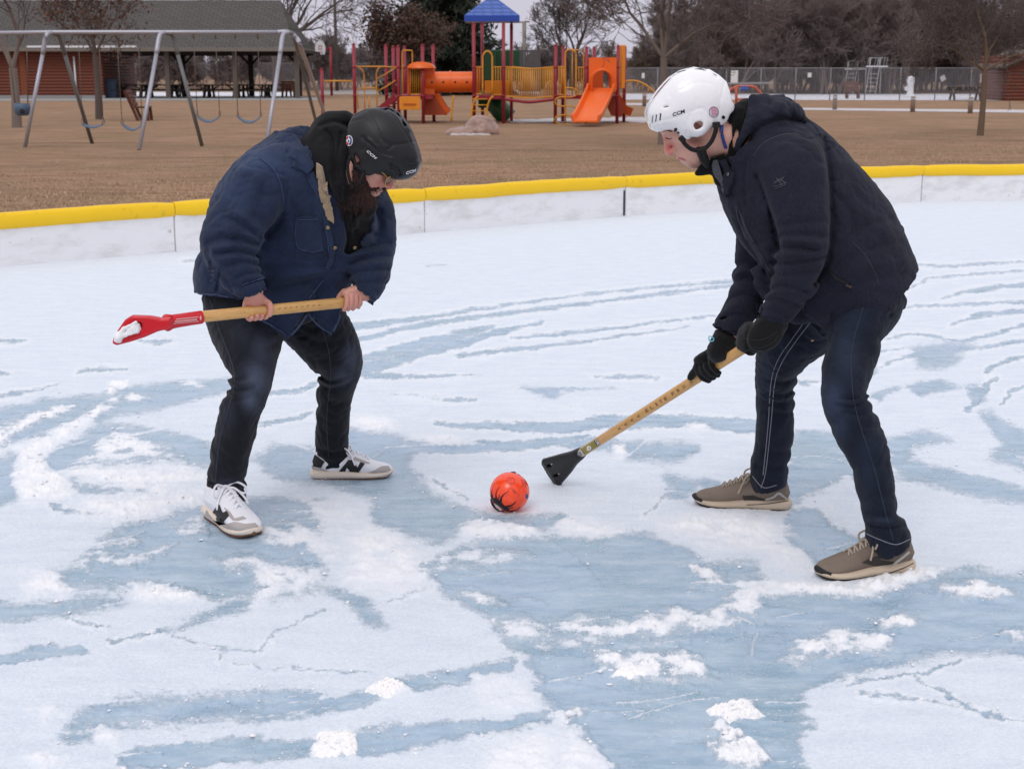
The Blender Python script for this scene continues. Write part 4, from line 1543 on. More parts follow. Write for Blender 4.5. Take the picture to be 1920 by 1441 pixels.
q = [Q(922, 184, YR), Q(928, 192, YR), Q(938, 206, YR - .2), Q(953, 222, YR - .2)]
m = MB(); m.tube(cat(q, 5), [0.36] * 8 + [0.34] * 8, 16); m.build('green_tube_slide', M_GRN, PS, True)
q = [Q(897, 186, YR), Q(910, 186, YR), Q(925, 184, YR)]
m = MB(); m.tube(cat(q, 5), 0.3, 14); m.build('green_tube_slide', M_GRN, PS, True)
for x0_ in (887, 915):
    ytube('ladder_rail', [(x0_ + 10, 180), (x0_ + 3, 188), (x0_ - 2, 205), (x0_ - 3, 226)], 0.03, M_YEL, n=4, Y=YF - 0.5)
m = MB()
for yy in (186, 197, 208, 219): m.tube([Q(886, yy, YF - 0.5), Q(914, yy, YF - 0.5)], 0.018, 6)
m.build('rung', M_YEL, PS, True)
# bridge
railing(945, 1041, 125, 180, 26, YF, name='bridge_railing', sag=4); railing(960, 1056, 125, 180, 24, YF + 1.4, name='bridge_railing', sag=4)
m = MB(); n_ = 22
for i in range(n_):
    u = (i + 0.5) / n_; p = Q(945 + 96 * u, 184 + 5 * math.sin(math.pi * u), YF); m.box(p + (-0.034, 0.03, -0.05), p + (0.034, 1.35, 0.0))
m.build('bridge_deck', mat('weathered planks', S(150, 118, 90), 0.8, 0.2, 5), PS)
ytube('bridge_edge', [(945, 186), (968, 189), (992, 191.5), (1018, 189), (1041, 186)], 0.05, M_RED, n=4)
# right tower
railing(1044, 1058, 126, 178, 4, YF + 0.1); railing(1081, 1099, 127, 178, 5, YF + 0.1)
ytube('hoop_rail', [(1060, 232), (1060, 150), (1060, 104), (1063, 95), (1071, 93), (1078, 98), (1080, 106), (1080, 178)], 0.028, M_YEL, n=4)
ytube('hoop_rail', [(1073, 178), (1073, 96)], 0.016, M_YEL, n=1, Y=YF + .1); ytube('hoop_rail', [(1066, 93, YF), (1080, 94, YF + .3), (1092, 95, YF + .4), (1094, 100, YF + .4), (1094, 178, YF + .4)], 0.02, M_YEL, n=2)
for k in range(5):
    y0_ = 165 + k * 17; lft = k % 2
    xs_ = (1062, 1042) if lft else (1060, 1081)
    ytube('ladder_loop', [(xs_[0], y0_), ((xs_[0] + xs_[1]) / 2, y0_), (xs_[1], y0_ + 4), (xs_[1], y0_ + 13), ((xs_[0] + xs_[1]) / 2, y0_ + 17), (xs_[0], y0_ + 17)], 0.022, M_YEL, n=3, Y=YF - 0.3)
def arch_panel(x0, x1, y0, y1, ax0, ax1, ay, Y, th_, mt):
    out = [(x0, y1), (x0, y0), (x1, y0), (x1, y1), (ax1, y1)]
    cxm = (ax0 + ax1) / 2; r_ = (ax1 - ax0) / 2
    for a_ in np.linspace(0, math.pi, 11): out.append((cxm + r_ * math.cos(a_), ay + r_ - r_ * math.sin(a_)))
    out.append((ax0, y1))
    pts = [Q(x, y, Y) for x, y in out]; m = MB(); m.prism([(p[0], p[2]) for p in pts], (0, Y, 0), (1, 0, 0), (0, 0, 1), (0, 1, 0), th_); return m.build('slide_hood', mt, PS)
arch_panel(1104, 1156, 108, 170, 1110, 1142, 132, YF - 0.1, 0.1, M_ORA)
# projecting rounded hood
m = MB(); V = []; F = []
c2 = Q(1127, 150, YF); r1, r2 = 0.36, 0.30
zlow = Q(0, 172, YF)[2]; n_ = 13
for (yy, r_) in ((YF - 0.14, r1), (YF - 0.62, r1 * 0.96), (YF - 0.62, r2 * 0.96), (YF - 0.05, r2)):
    ring = [(c2[0] + r_ * math.cos(a_), yy + (0.12 if yy < YF - 0.5 else 0) * (1 - math.sin(a_)), c2[2] + r_ * math.sin(a_)) for a_ in np.linspace(0, math.pi, n_)]
    V += [(ring[0][0], ring[0][1] + 0.1, zlow)] + ring + [(ring[-1][0], ring[-1][1] + 0.1, zlow)]
kk = n_ + 2
for j in range(3):
    for i in range(kk - 1): F.append((j * kk + i, j * kk + i + 1, (j + 1) * kk + i + 1, (j + 1) * kk + i))
m.add(V, F); m.build('slide_hood', M_ORA, PS, True)
hoodwall('side_panel', 1112, 1131, 128, 168, YF + 1.5, 0.06, M_ORAD); hoodwall('play_panel', 1162, 1171, 85, 166, YF + 0.6, 0.9, M_YELP)
slide('slide', [Q(1128, 166, YF - 0.3), Q(1124, 178, YF - 0.6), Q(1112, 205, YF - 1.6), Q(1103, 222, YF - 2.3), Q(1097, 228, YF - 2.9)], 0.40, M_ORA, 0.2)
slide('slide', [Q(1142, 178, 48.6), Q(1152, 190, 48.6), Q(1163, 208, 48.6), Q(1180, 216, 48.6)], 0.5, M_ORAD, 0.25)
m = MB(); pts = [Q(1141, 174, 47.9), Q(1160, 172, 47.9), Q(1172, 205, 47.9), Q(1165, 219, 47.9), Q(1146, 217, 47.9), Q(1138, 200, 47.9)]
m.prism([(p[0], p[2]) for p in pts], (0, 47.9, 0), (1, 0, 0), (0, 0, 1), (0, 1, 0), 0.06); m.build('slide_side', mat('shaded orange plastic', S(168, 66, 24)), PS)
m = MB()
for Y in (47.2, 48.0):
    m.tube(cat([Q(1160, 158, Y), Q(1176, 152, Y), Q(1192, 152, Y), Q(1208, 158, Y), Q(1226, 172, Y), Q(1240, 190, Y), Q(1248, 222, Y + 0.2)], 4), 0.028, 8)
m.build('arch_climber', M_YEL, PS, True)
m = MB()
for (x, y) in ((1182, 154), (1196, 154), (1206, 158), (1216, 165), (1227, 174)): m.tube([Q(x, y, 47.2), Q(x, y, 48.0)], 0.018, 6); m.tube([Q(x, y, 47.2), Q(x - 1.5, y + 11, 47.2)], 0.016, 5)
m.build('rung', M_YEL, PS, True)

th = thing('chin_up_bar', 'yellow chin-up bar between two red posts left of the play set', 'chin-up bar', tuple(gz(633, 229)))
post(603, 129, 47.5, th); post(663, 82, 47.5, th)
m = MB(); m.tube([Q(603, 152, 47.5), Q(663, 152, 47.5)], 0.025, 8); m.build('bar', M_YEL, th, True)

# basketball hoop
bh = gz(622, 178.5); Yh = bh[1]
th = thing('basketball_hoop', 'basketball hoop with white fan backboard on a red pole', 'basketball hoop', tuple(bh))
m = MB(); m.tube([bh, bh + (0, 0, 3.35)], 0.09, 10); m.bar(bh + np.array([0, 0, 3.2]), np.array([P(603, 90, Yh)[0], Yh - 0.2, bh[2] + 3.2]), 0.12); m.build('pole', M_RED, th, True)
bc = P(600.5, 90, Yh - 0.25)
m = MB(); outl = [(-0.30, -0.45), (-0.36, -0.2), (-0.36, 0.05), (-0.28, 0.3), (-0.12, 0.48), (0.0, 0.52), (0.12, 0.48), (0.28, 0.3), (0.36, 0.05), (0.36, -0.2), (0.30, -0.45)]
m.prism(outl, bc, (1, 0, 0), (0, 0, 1), (0, 1, 0), 0.05); m.build('backboard', M_WHITE, th)
m = MB()
for a_, b2 in (((-0.1, -0.1), (-0.1, 0.15)), ((0.1, -0.1), (0.1, 0.15)), ((-0.1, 0.15), (0.1, 0.15)), ((-0.1, -0.1), (0.1, -0.1))):
    m.bar(bc + (a_[0], -0.04, a_[1]), bc + (b2[0], -0.04, b2[1]), 0.03)
m.build('target_square', M_RED, th)
m = MB(); m.tube([bc + np.array([0.22 * math.cos(a_), -0.3 + 0.22 * math.sin(a_), -0.3]) for a_ in np.linspace(0, 2 * math.pi, 17)], 0.02, 6); m.build('rim', M_RED, th, True)
# utility pole
g = gz(632, 170); th = thing('utility_pole', 'tall grey wooden utility pole behind the basketball hoop', 'pole', tuple(g))
m = MB(); m.tube([g, g + (0, 0, 10)], [0.16, 0.12], 10); m.build('pole', M_POST, th, True); m = MB(); m.bar(g + (-1.1, -0.15, 9.2), g + (1.1, -0.15, 9.2), 0.1); m.build('crossarm', M_POST, th)

# boulder
rk = gz(890, 250)
def rockf():
    s = SDF(); s.u(ell(rk + (0.12, 0.25, 0.10), (0.42, 0.5, 0.40)), .1); s.u(ell(rk + (-0.36, 0.1, 0.0), (0.44, 0.45, 0.20)), .12); s.u(ell(rk + (0.36, 0.2, 0.05), (0.3, 0.4, 0.36)), .12)
    s.d(lambda p: 0.13 * (np.abs(pnoise(p * 2.3 + 4)) - 0.2) + 0.03 * np.abs(pnoise(p * 7))); return s
th = thing('boulder', 'pinkish climbing boulder with a snowy lower edge', 'boulder', tuple(rk))
sdf_part('rock', rockf(), 0.035, mat('pink granite', S(152, 120, 106), 0.36, 0.3, 4, 0.3, 18, spec=0.6), th)
s = SDF(); s.u(tubep([(*(rk + (-0.62, -0.28, 0)), .10, .03), (*(rk + (-0.1, -0.34, 0)), .11, .04), (*(rk + (0.4, -0.26, 0)), .09, .03)], vh=(0, 0, 1)), .05); s.d(noise_disp(0.03, 9))
sdf_part('snow_edge', s, 0.02, M_PATH, th)

# ================================================================== chain link fences
t = NT('chain link wire'); v = t.coord('Object')
sx_ = t.n('ShaderNodeSeparateXYZ'); t.l(v, sx_.inputs[0])
a_ = t.math('ADD', sx_.outputs['X'], sx_.outputs['Z']); b2 = t.math('SUBTRACT', sx_.outputs['X'], sx_.outputs['Z'])
def wire(k):
    f = t.math('FRACT', t.math('MULTIPLY', k, 10.0)); return t.math('LESS_THAN', f, 0.15)
al = t.math('MAXIMUM', wire(a_), wire(b2))
t.bsdf(S(150, 150, 155), 0.5, alpha=al, metallic=0.3)
M_LINK = t.mat


def fence(name, label, a, b_, h_, npost, grp=None, mid=False):
    a = np.asarray(a, float); b_ = np.asarray(b_, float)
    th = thing(name, label, 'fence', tuple((a + b_) / 2), grp)
    m = MB()
    d = (b_ - a)
    V = [a + (0, 0, 0.02), b_ + (0, 0, 0.02), b_ + (0, 0, h_ - 0.03), a + (0, 0, h_ - 0.03)]
    m.add(V, [(0, 1, 2, 3)]); m.build('wire_mesh', M_LINK, th)
    m = MB(); m.tube([a + (0, 0, h_), b_ + (0, 0, h_)], 0.03, 6); m.build('top_rail', mat('fence steel', S(138, 138, 142), 0.5), th, True)
    for k in range(npost):
        p = a + d * k / (npost - 1); m = MB(); m.tube([p + (0, -0.05, 0), p + (0, -0.05, h_ + 0.03)], 0.03, 6); m.build('post', mat('fence steel', S(138, 138, 142)), th, True)


fence('chain_link_fence', 'near chain link fence in front of the snowy pool deck', gz(1168, 186.5), gz(1884, 187.5), 1.85, 12, 'chain link fences round the pool')
fence('chain_link_fence', 'far chain link fence along the foot of the wood', gz(1130, 172), gz(1990, 172.5), 2.0, 14, 'chain link fences round the pool')
fence('chain_link_fence', 'chain link fence behind the picnic shelter and court', gz(190, 168.5), gz(720, 168.5), 2.4, 9, 'chain link fences round the pool')

# pool-side things
def tag_plate(px, py, Y, w_, h_, label, tilt=0.0):
    c_ = P(px, py, Y); th = thing('sign', label, 'sign', tuple(c_), 'small white signs on the pool fence')
    A = np.array([[math.cos(tilt), 0, math.sin(tilt)], [0, 1, 0], [-math.sin(tilt), 0, math.cos(tilt)]])
    m = MB(); m.obox(c_, (w_ / 2, 0.01, h_ / 2), A, 0, 0.004); m.build('plate', M_WHITE, th)
    m = MB()
    for s_ in (-1, 1): m.obox(c_ + (0, 0.025, s_ * h_ * 0.35), (w_ * 0.3, 0.008, 0.02), A)
    m.build('clip', M_ALU, th)
Yf = gz(1400, 187)[1] - 0.12
tag_plate(1206, 142, Yf, 0.17, 0.3, 'small white sign on the fence beside the big bare tree')
tag_plate(1518, 141, Yf, 0.22, 0.26, 'small white sign on the fence left of the diving stands')
tag_plate(1768, 147, Yf, 0.3, 0.3, 'tilted white sign on the fence above the grey picnic table', 0.5)
tag_plate(1377, 144, Yf, 0.42, 0.72, 'tall white board on the fence right of the white helmet')
tag_plate(1841, 147, 38.6, 0.09, 0.24, 'white paper tag on the trunk of the slender sapling')
# diving stands
M_WTUBE = mat('white tube', (0.6, 0.6, 0.6), 0.4)
def stand(px, py, s_, label):
    g = gz(px, py); th = thing('diving_stand', label, 'diving stand', tuple(g), 'white diving stands')
    H_ = 1.75 * s_
    m = MB()
    for x in (-0.35, 0.35):
        m.tube([g + (x - 0.3, -0.4, 0), g + (x - 0.05, -0.2, H_), g + (x - 0.05, -0.2, H_ + 0.55)], 0.02, 6)
        m.tube([g + (x + 0.25, 0.5, 0), g + (x + 0.25, 0.5, H_)], 0.02, 6)
    m.build('frame', M_WTUBE, th, True)
    m = MB()
    for k in range(5): m.tube([g + (-0.65 + 0.05 * k, -0.4 + .04 * k, 0.3 + 0.3 * k), g + (0.05 + 0.05 * k, -0.4 + .04 * k, 0.3 + 0.3 * k)], 0.014, 6)
    m.build('ladder_rung', M_WTUBE, th, True)
    m = MB()
    for (x0_, x1_) in ((-0.4, 0.1), (0.3, 0.75)):
        for y_ in (-0.2, 0.5):
            m.tube([g + (x0_, y_, H_), g + (x0_ + .1, y_, H_ + 0.6), g + (x1_ + 0.1, y_, H_ + 0.6), g + (x1_, y_, H_)], 0.017, 6)
    m.build('guard_rail', M_WTUBE, th, True)
    m = MB(); m.obox(g + np.array([0.2, 0.15, H_]), (0.75, 0.22, 0.035), np.eye(3), 0, 0.02); m.build('board', M_WHITE, th)
stand(1637, 178, 1.15, 'nearer white diving stand with a slanted ladder')
stand(1596, 176, 1.05, 'smaller white diving stand above the brown bench')
g = gz(1706, 181); th = thing('slide_pedestal', 'white pedestal shaped like a small column on the pool deck', 'pedestal', tuple(g))
m = MB(); m.lathe([(0.42, 0), (0.38, 0.1), (0.22, 0.2), (0.2, 0.8), (0.26, 1.1), (0.2, 1.3), (0.05, 1.36)], g, seg=14); m.build('column', M_WHITE, th, True)
m = MB(); m.obox(g + np.array([-0.3, -0.1, 0.55]), (0.1, 0.08, 0.14), np.eye(3), 0, 0.03); m.build('hose_box', M_WHITE, th)
gp = gz(1788, 186); picnic_table(gp[0], gp[1] - 2.2, 'grey weathered picnic table by the pool fence', 2.1, mat('grey planks', S(104, 98, 94), 0.85, 0.15, 5), 'picnic tables outside')
# merry-go-round style orange climber with a flat board
g = gz(1405, 196); th = thing('play_climber', 'orange tubular climbing frame half hidden by the white helmet', 'climber', tuple(g))
Yc = g[1]; m = MB()
for yy in (Yc - 0.7, Yc + 0.7):
    m.tube(cat([P(1352, 192, yy), P(1366, 172, yy), P(1380, 163, yy), P(1398, 162, yy), P(1414, 163, yy), P(1424, 172, yy), P(1437, 190, yy)], 4), 0.06, 8)
m.tube([P(1380, 163, Yc - .7), P(1381, 197, Yc - .7)], 0.07, 8); m.tube([P(1378, 186, Yc - .7), P(1398, 186, Yc - .7)], 0.05, 8)
m.build('tube_frame', mat('faded orange paint', S(196, 98, 76), 0.5, 0.12, 4), th, True)
m = MB(); a = P(1360, 157, Yc); b_ = P(1448, 155.5, Yc); m.bar(a, b_, 0.7, 0.08); m.build('canopy_board', mat('pale board', S(150, 150, 152), 0.5), th)
m = MB(); c_ = P(1396, 166, Yc - 0.9); m.obox(c_, (0.18, 0.06, 0.12), np.eye(3), 0, 0.03); m.build('blue_panel', M_BLUER, th)
# cable bollards along the path
for i, (px, py) in enumerate(((1565, 204.5), (1711, 208.5), (1819, 211), (1208, 198))):
    g = gz(px, py); th = thing('bollard', ['short grey wooden post by the path, nearest the brown bench', 'short grey wooden post by the path below the white pedestal', 'short grey wooden post by the path just left of the sapling', 'short grey wooden post behind the arched climber'][i], 'post', tuple(g), 'short wooden posts along the path')
    m = MB(); m.lathe([(0.10, 0), (0.095, 0.60), (0.075, 0.64)], g, seg=10); m.build('timber', mat('bleached timber', S(140, 124, 110), .85), th, True)
    m = MB(); m.lathe([(0.1, 0.5), (0.102, 0.51), (0.102, 0.55), (0.099, 0.56)], g, seg=10); m.build('band', M_ALU, th, True)
# log shed at right
g = gz(1990, 190); Ysh = 84.0
xs0 = P(1889, 160, Ysh)[0]
th = thing('log_shed', 'red brown log shed at the right edge', 'shed', (xs0 + 3, Ysh + 2, 0))
m = MB(); m.box((xs0, Ysh, -0.03), (xs0 + 7, Ysh + 5, 2.55)); m.build('log_wall', M_LOG, th)
xr0 = P(1877, 122, Ysh)[0]; xap = P(1965, 122, Ysh)[0]
zr = P(1889, 119, Ysh)[2]
za = P(1920, 104, Ysh)[2]; sl_ = (za - zr) / (P(1920, 104, Ysh)[0] - P(1889, 119, Ysh)[0])
wd = 3.6
m = MB()
V = [(xs0 - 0.35, Ysh - 0.4, zr - 0.35 * sl_), (xs0 + wd, Ysh - 0.4, zr + wd * sl_), (xs0 + 2 * wd + 0.35, Ysh - 0.4, zr - 0.35 * sl_)]
V2 = [(a, Ysh + 5.4, c) for a, b_, c in V]; V3 = [(a, b_, c - 0.12) for a, b_, c in V + V2]
m.add(V + V2 + V3, [(0, 1, 4, 3), (1, 2, 5, 4), (6, 9, 10, 7), (7, 10, 11, 8), (0, 6, 7, 1), (1, 7, 8, 2), (3, 4, 10, 9), (4, 5, 11, 10), (0, 3, 9, 6), (2, 8, 11, 5)]); m.build('roof', mat('brown roof', S(92, 78, 70), 0.85), th)
m = MB(); m.prism([(0, 0), (2 * wd - 0.2, 0), (wd - 0.1, (wd - 0.1) * sl_)], (xs0 + 0.1, Ysh + 0.15, zr - 0.13), (1, 0, 0), (0, 0, 1), (0, 1, 0), 0.2); m.build('gable', M_LOG, th)
# pool slide enclosure behind the bridge
th = thing('pool_slide_tower', 'grey slatted pool slide tower behind the play bridge', 'slide tower', tuple(gz(995, 168)))
Yp = 108.
m = MB()
for k in range(9):
    a = P(976 + k * 4.4, 94, Yp); b_ = P(976 + k * 4.4, 172, Yp); m.bar(a, b_, 0.14, 0.05, (0, 1, 0))
m.build('slats', mat('grey slats', S(92, 88, 90), 0.8), th)
m = MB()
for yy in (96, 124, 170): m.bar(P(972, yy, Yp + 0.1), P(1014, yy, Yp + 0.1), 0.1)
m.build('cross_rail', mat('grey slats', S(92, 88, 90)), th)
g = gz(983, 166)
th2 = thing('light_pole', 'beige floodlight pole with a short arm behind the blue play roof', 'lamp post', tuple(g))
m = MB(); tp = P(983, 41, g[1]); m.tube([g, tp], 0.2, 10); m.build('pole', mat('beige steel', S(140, 134, 122), 0.6), th2, True)
m = MB(); m.bar(tp + (0, 0, -0.05), tp + (-0.9, 0, -0.05), 0.14); m.obox(tp + np.array([0.25, 0, 0.0]), (0.3, 0.15, 0.08), np.eye(3), 0, 0.03); m.build('lamp_arm', mat('beige steel', S(140, 134, 122)), th2)
g = gz(1016, 166); th2 = thing('light_pole', 'short beige post at the right edge of the grey slats', 'lamp post', tuple(g))
m = MB(); tp = P(1016, 78, g[1]); m.tube([g, tp], 0.13, 10); m.build('pole', mat('beige steel', S(140, 134, 122)), th2, True)
m = MB(); m.lathe([(0.15, 0), (0.17, 0.05), (0.05, 0.15)], tp, seg=10); m.build('cap', M_ALU, th2, True)
# ================================================================== the rink: ice under scraped, drifted snow
BASE_X = np.array([x for x, y in BL], float); BASE_Y = np.array([y for x, y in BL], float)
cols = np.concatenate([np.linspace(-1500, -100, 50, endpoint=False), np.arange(-100, 2020, 2.8), np.linspace(2022, 3400, 50)])
r1 = np.linspace(0, 1, 430)
XX = np.repeat(cols[None, :], len(r1) + 12, 0)
top = np.interp(cols, BASE_X, BASE_Y) - 1.0
YY = np.vstack([top[None, :] + (1480 - top[None, :]) * r1[:, None], np.repeat(np.linspace(1500, 2900, 12)[:, None], len(cols), 1)])
sh = XX.shape
q0 = np.stack([XX.ravel(), YY.ravel()], 1)
WG = Garr(q0[:, 0], q0[:, 1], 0.0)
wn = np.c_[WG[:, :2], np.zeros(len(WG))]
# wander the outlines a little
q = q0.copy()
sc_px = (YY.ravel() - 135) / 1.6
q[:, 0] += sc_px * (0.030 * fbm(wn * 5, 3) + 0.012 * pnoise(wn * 31))
q[:, 1] += sc_px * 0.35 * (0.035 * fbm(wn * 5 + 40, 3) + 0.022 * fbm(wn * 27 + 9, 2))

ICE = [  # outlines of bare ice, in photo pixels
    ([(977, 727), (1152, 731), (1057, 736), (1044, 752), (1010, 745)], 4),
    ([(1132, 829), (1315, 831), (1307, 852), (1265, 867), (1182, 862), (1145, 850), (1060, 838)], 6),
    ([(660, 800), (740, 815), (775, 840), (770, 880), (795, 925), (880, 952), (905, 975), (870, 1000), (830, 1020), (760, 1010), (700, 985), (690, 935), (640, 915), (560, 905), (500, 890), (470, 860), (520, 835), (600, 845)], 8),
    ([(590, 1098), (650, 1108), (675, 1123), (713, 1153), (730, 1183), (700, 1180), (673, 1173), (640, 1135), (605, 1110)], 9),
    ([(480, 1300), (563, 1293), (605, 1306), (660, 1298), (695, 1300), (705, 1313), (688, 1328), (580, 1343), (480, 1356)], 5),
    ([(743, 1278), (856, 1258), (960, 1233), (960, 1268), (856, 1288), (766, 1300)], 4),
    ([(470, 1393), (600, 1390), (665, 1383), (730, 1368), (960, 1345), (1030, 1335), (1040, 1350), (960, 1376), (856, 1391), (756, 1408), (655, 1419), (480, 1431)], 5),
    ([(800, 1090), (818, 1108), (856, 1130), (906, 1168), (943, 1205), (960, 1232), (1000, 1270), (1040, 1330), (1040, 1350), (1130, 1430), (1150, 1600), (1440, 1600), (1530, 1600), (1508, 1405), (1508, 1343), (1522, 1293), (1572, 1280), (1640, 1258), (1740, 1233), (1828, 1225), (1902, 1228), (1990, 1260), (2050, 1120), (1919, 1080), (1750, 1080), (1660, 1112), (1600, 1118), (1440, 1118), (1440, 1100), (1420, 1060), (1330, 1050), (1290, 1030), (1200, 1000), (1060, 1005), (930, 1005), (830, 1035), (770, 1060)], 7),
    ([(900, 962), (960, 968), (1060, 965), (1080, 985), (1000, 1000), (900, 990), (860, 975)], 6),
    ([(95, 1075), (150, 1068), (220, 1055), (300, 1030), (480, 1010), (590, 1010), (620, 1060), (600, 1095), (480, 1120), (400, 1128), (300, 1105), (250, 1100), (215, 1110), (140, 1110), (110, 1098)], 8),
    ([(-80, 1125), (50, 1128), (130, 1128), (220, 1122), (235, 1130), (180, 1145), (100, 1160), (50, 1165), (-80, 1178)], 8),
    ([(-80, 1232), (0, 1228), (75, 1215), (150, 1212), (158, 1230), (120, 1238), (60, 1244), (-80, 1256)], 3),
    ([(300, 1188), (375, 1160), (425, 1133), (480, 1115), (590, 1098), (590, 1115), (480, 1138), (425, 1155), (350, 1180)], 7),
    ([(140, 1330), (225, 1315), (480, 1296), (520, 1298), (500, 1350), (375, 1358), (250, 1363), (188, 1370), (125, 1378)], 12),
    ([(100, 1390), (140, 1373), (193, 1373), (175, 1390), (120, 1400)], 6),
    ([(205, 1421), (275, 1403), (375, 1390), (490, 1383), (490, 1427), (375, 1438), (225, 1449)], 4),
    ([(-80, 775), (0, 768), (88, 749), (175, 743), (205, 737), (250, 724), (425, 712), (480, 700), (480, 715), (425, 736), (350, 756), (250, 779), (218, 784), (195, 795), (150, 790), (80, 830), (10, 834), (-80, 850)], 5),
    ([(-60, 865), (0, 860), (18, 850), (25, 895), (38, 933), (0, 950), (-60, 960)], 6),
    ([(83, 865), (105, 838), (150, 820), (195, 795), (250, 800), (330, 815), (400, 835), (400, 882), (300, 872), (220, 880), (160, 885), (110, 890), (95, 880)], 6),
    ([(112, 895), (175, 908), (288, 918), (292, 932), (225, 930), (155, 925), (135, 907)], 6),
    ([(215, 990), (275, 970), (385, 948), (400, 940), (520, 935), (620, 940), (600, 1010), (480, 1030), (480, 1085), (120, 1085), (160, 1042), (188, 1015)], 8),
    ([(1628, 745), (1655, 730), (1690, 726), (1645, 757)], 4), ([(1702, 725), (1762, 712), (1800, 728), (1722, 746)], 4),
    ([(1808, 728), (1840, 722), (1850, 750), (1830, 763)], 5),
    ([(1830, 775), (1855, 772), (1925, 815), (2000, 850), (2000, 905), (1919, 882), (1850, 860), (1878, 835)], 6),
    ([(1648, 828), (1740, 808), (1790, 826), (1715, 842), (1705, 862), (1815, 890), (1919, 915), (2000, 935), (2000, 965), (1919, 947), (1850, 938), (1765, 917), (1680, 895), (1672, 870), (1655, 840)], 6),
    ([(1488, 808), (1570, 810), (1605, 850), (1640, 882), (1620, 902), (1585, 905), (1558, 912), (1515, 940), (1482, 952), (1470, 905), (1475, 845)], 6),
    ([(1475, 958), (1540, 957), (1565, 985), (1600, 1005), (1640, 1030), (1545, 1065), (1490, 1032), (1470, 1002)], 5),
    ([(1760, 1075), (1815, 1058), (1880, 1082), (2000, 1080), (2000, 1130), (1780, 1120)], 7),
    ([(1290, 905), (1330, 900), (1400, 920), (1320, 925)], 6), ([(1255, 890), (1300, 905), (1290, 940), (1250, 930)], 8),
    ([(1710, 655), (1790, 642), (1830, 650), (1770, 690), (1720, 690)], 7), ([(1560, 700), (1640, 690), (1645, 700), (1600, 712)], 4),
]
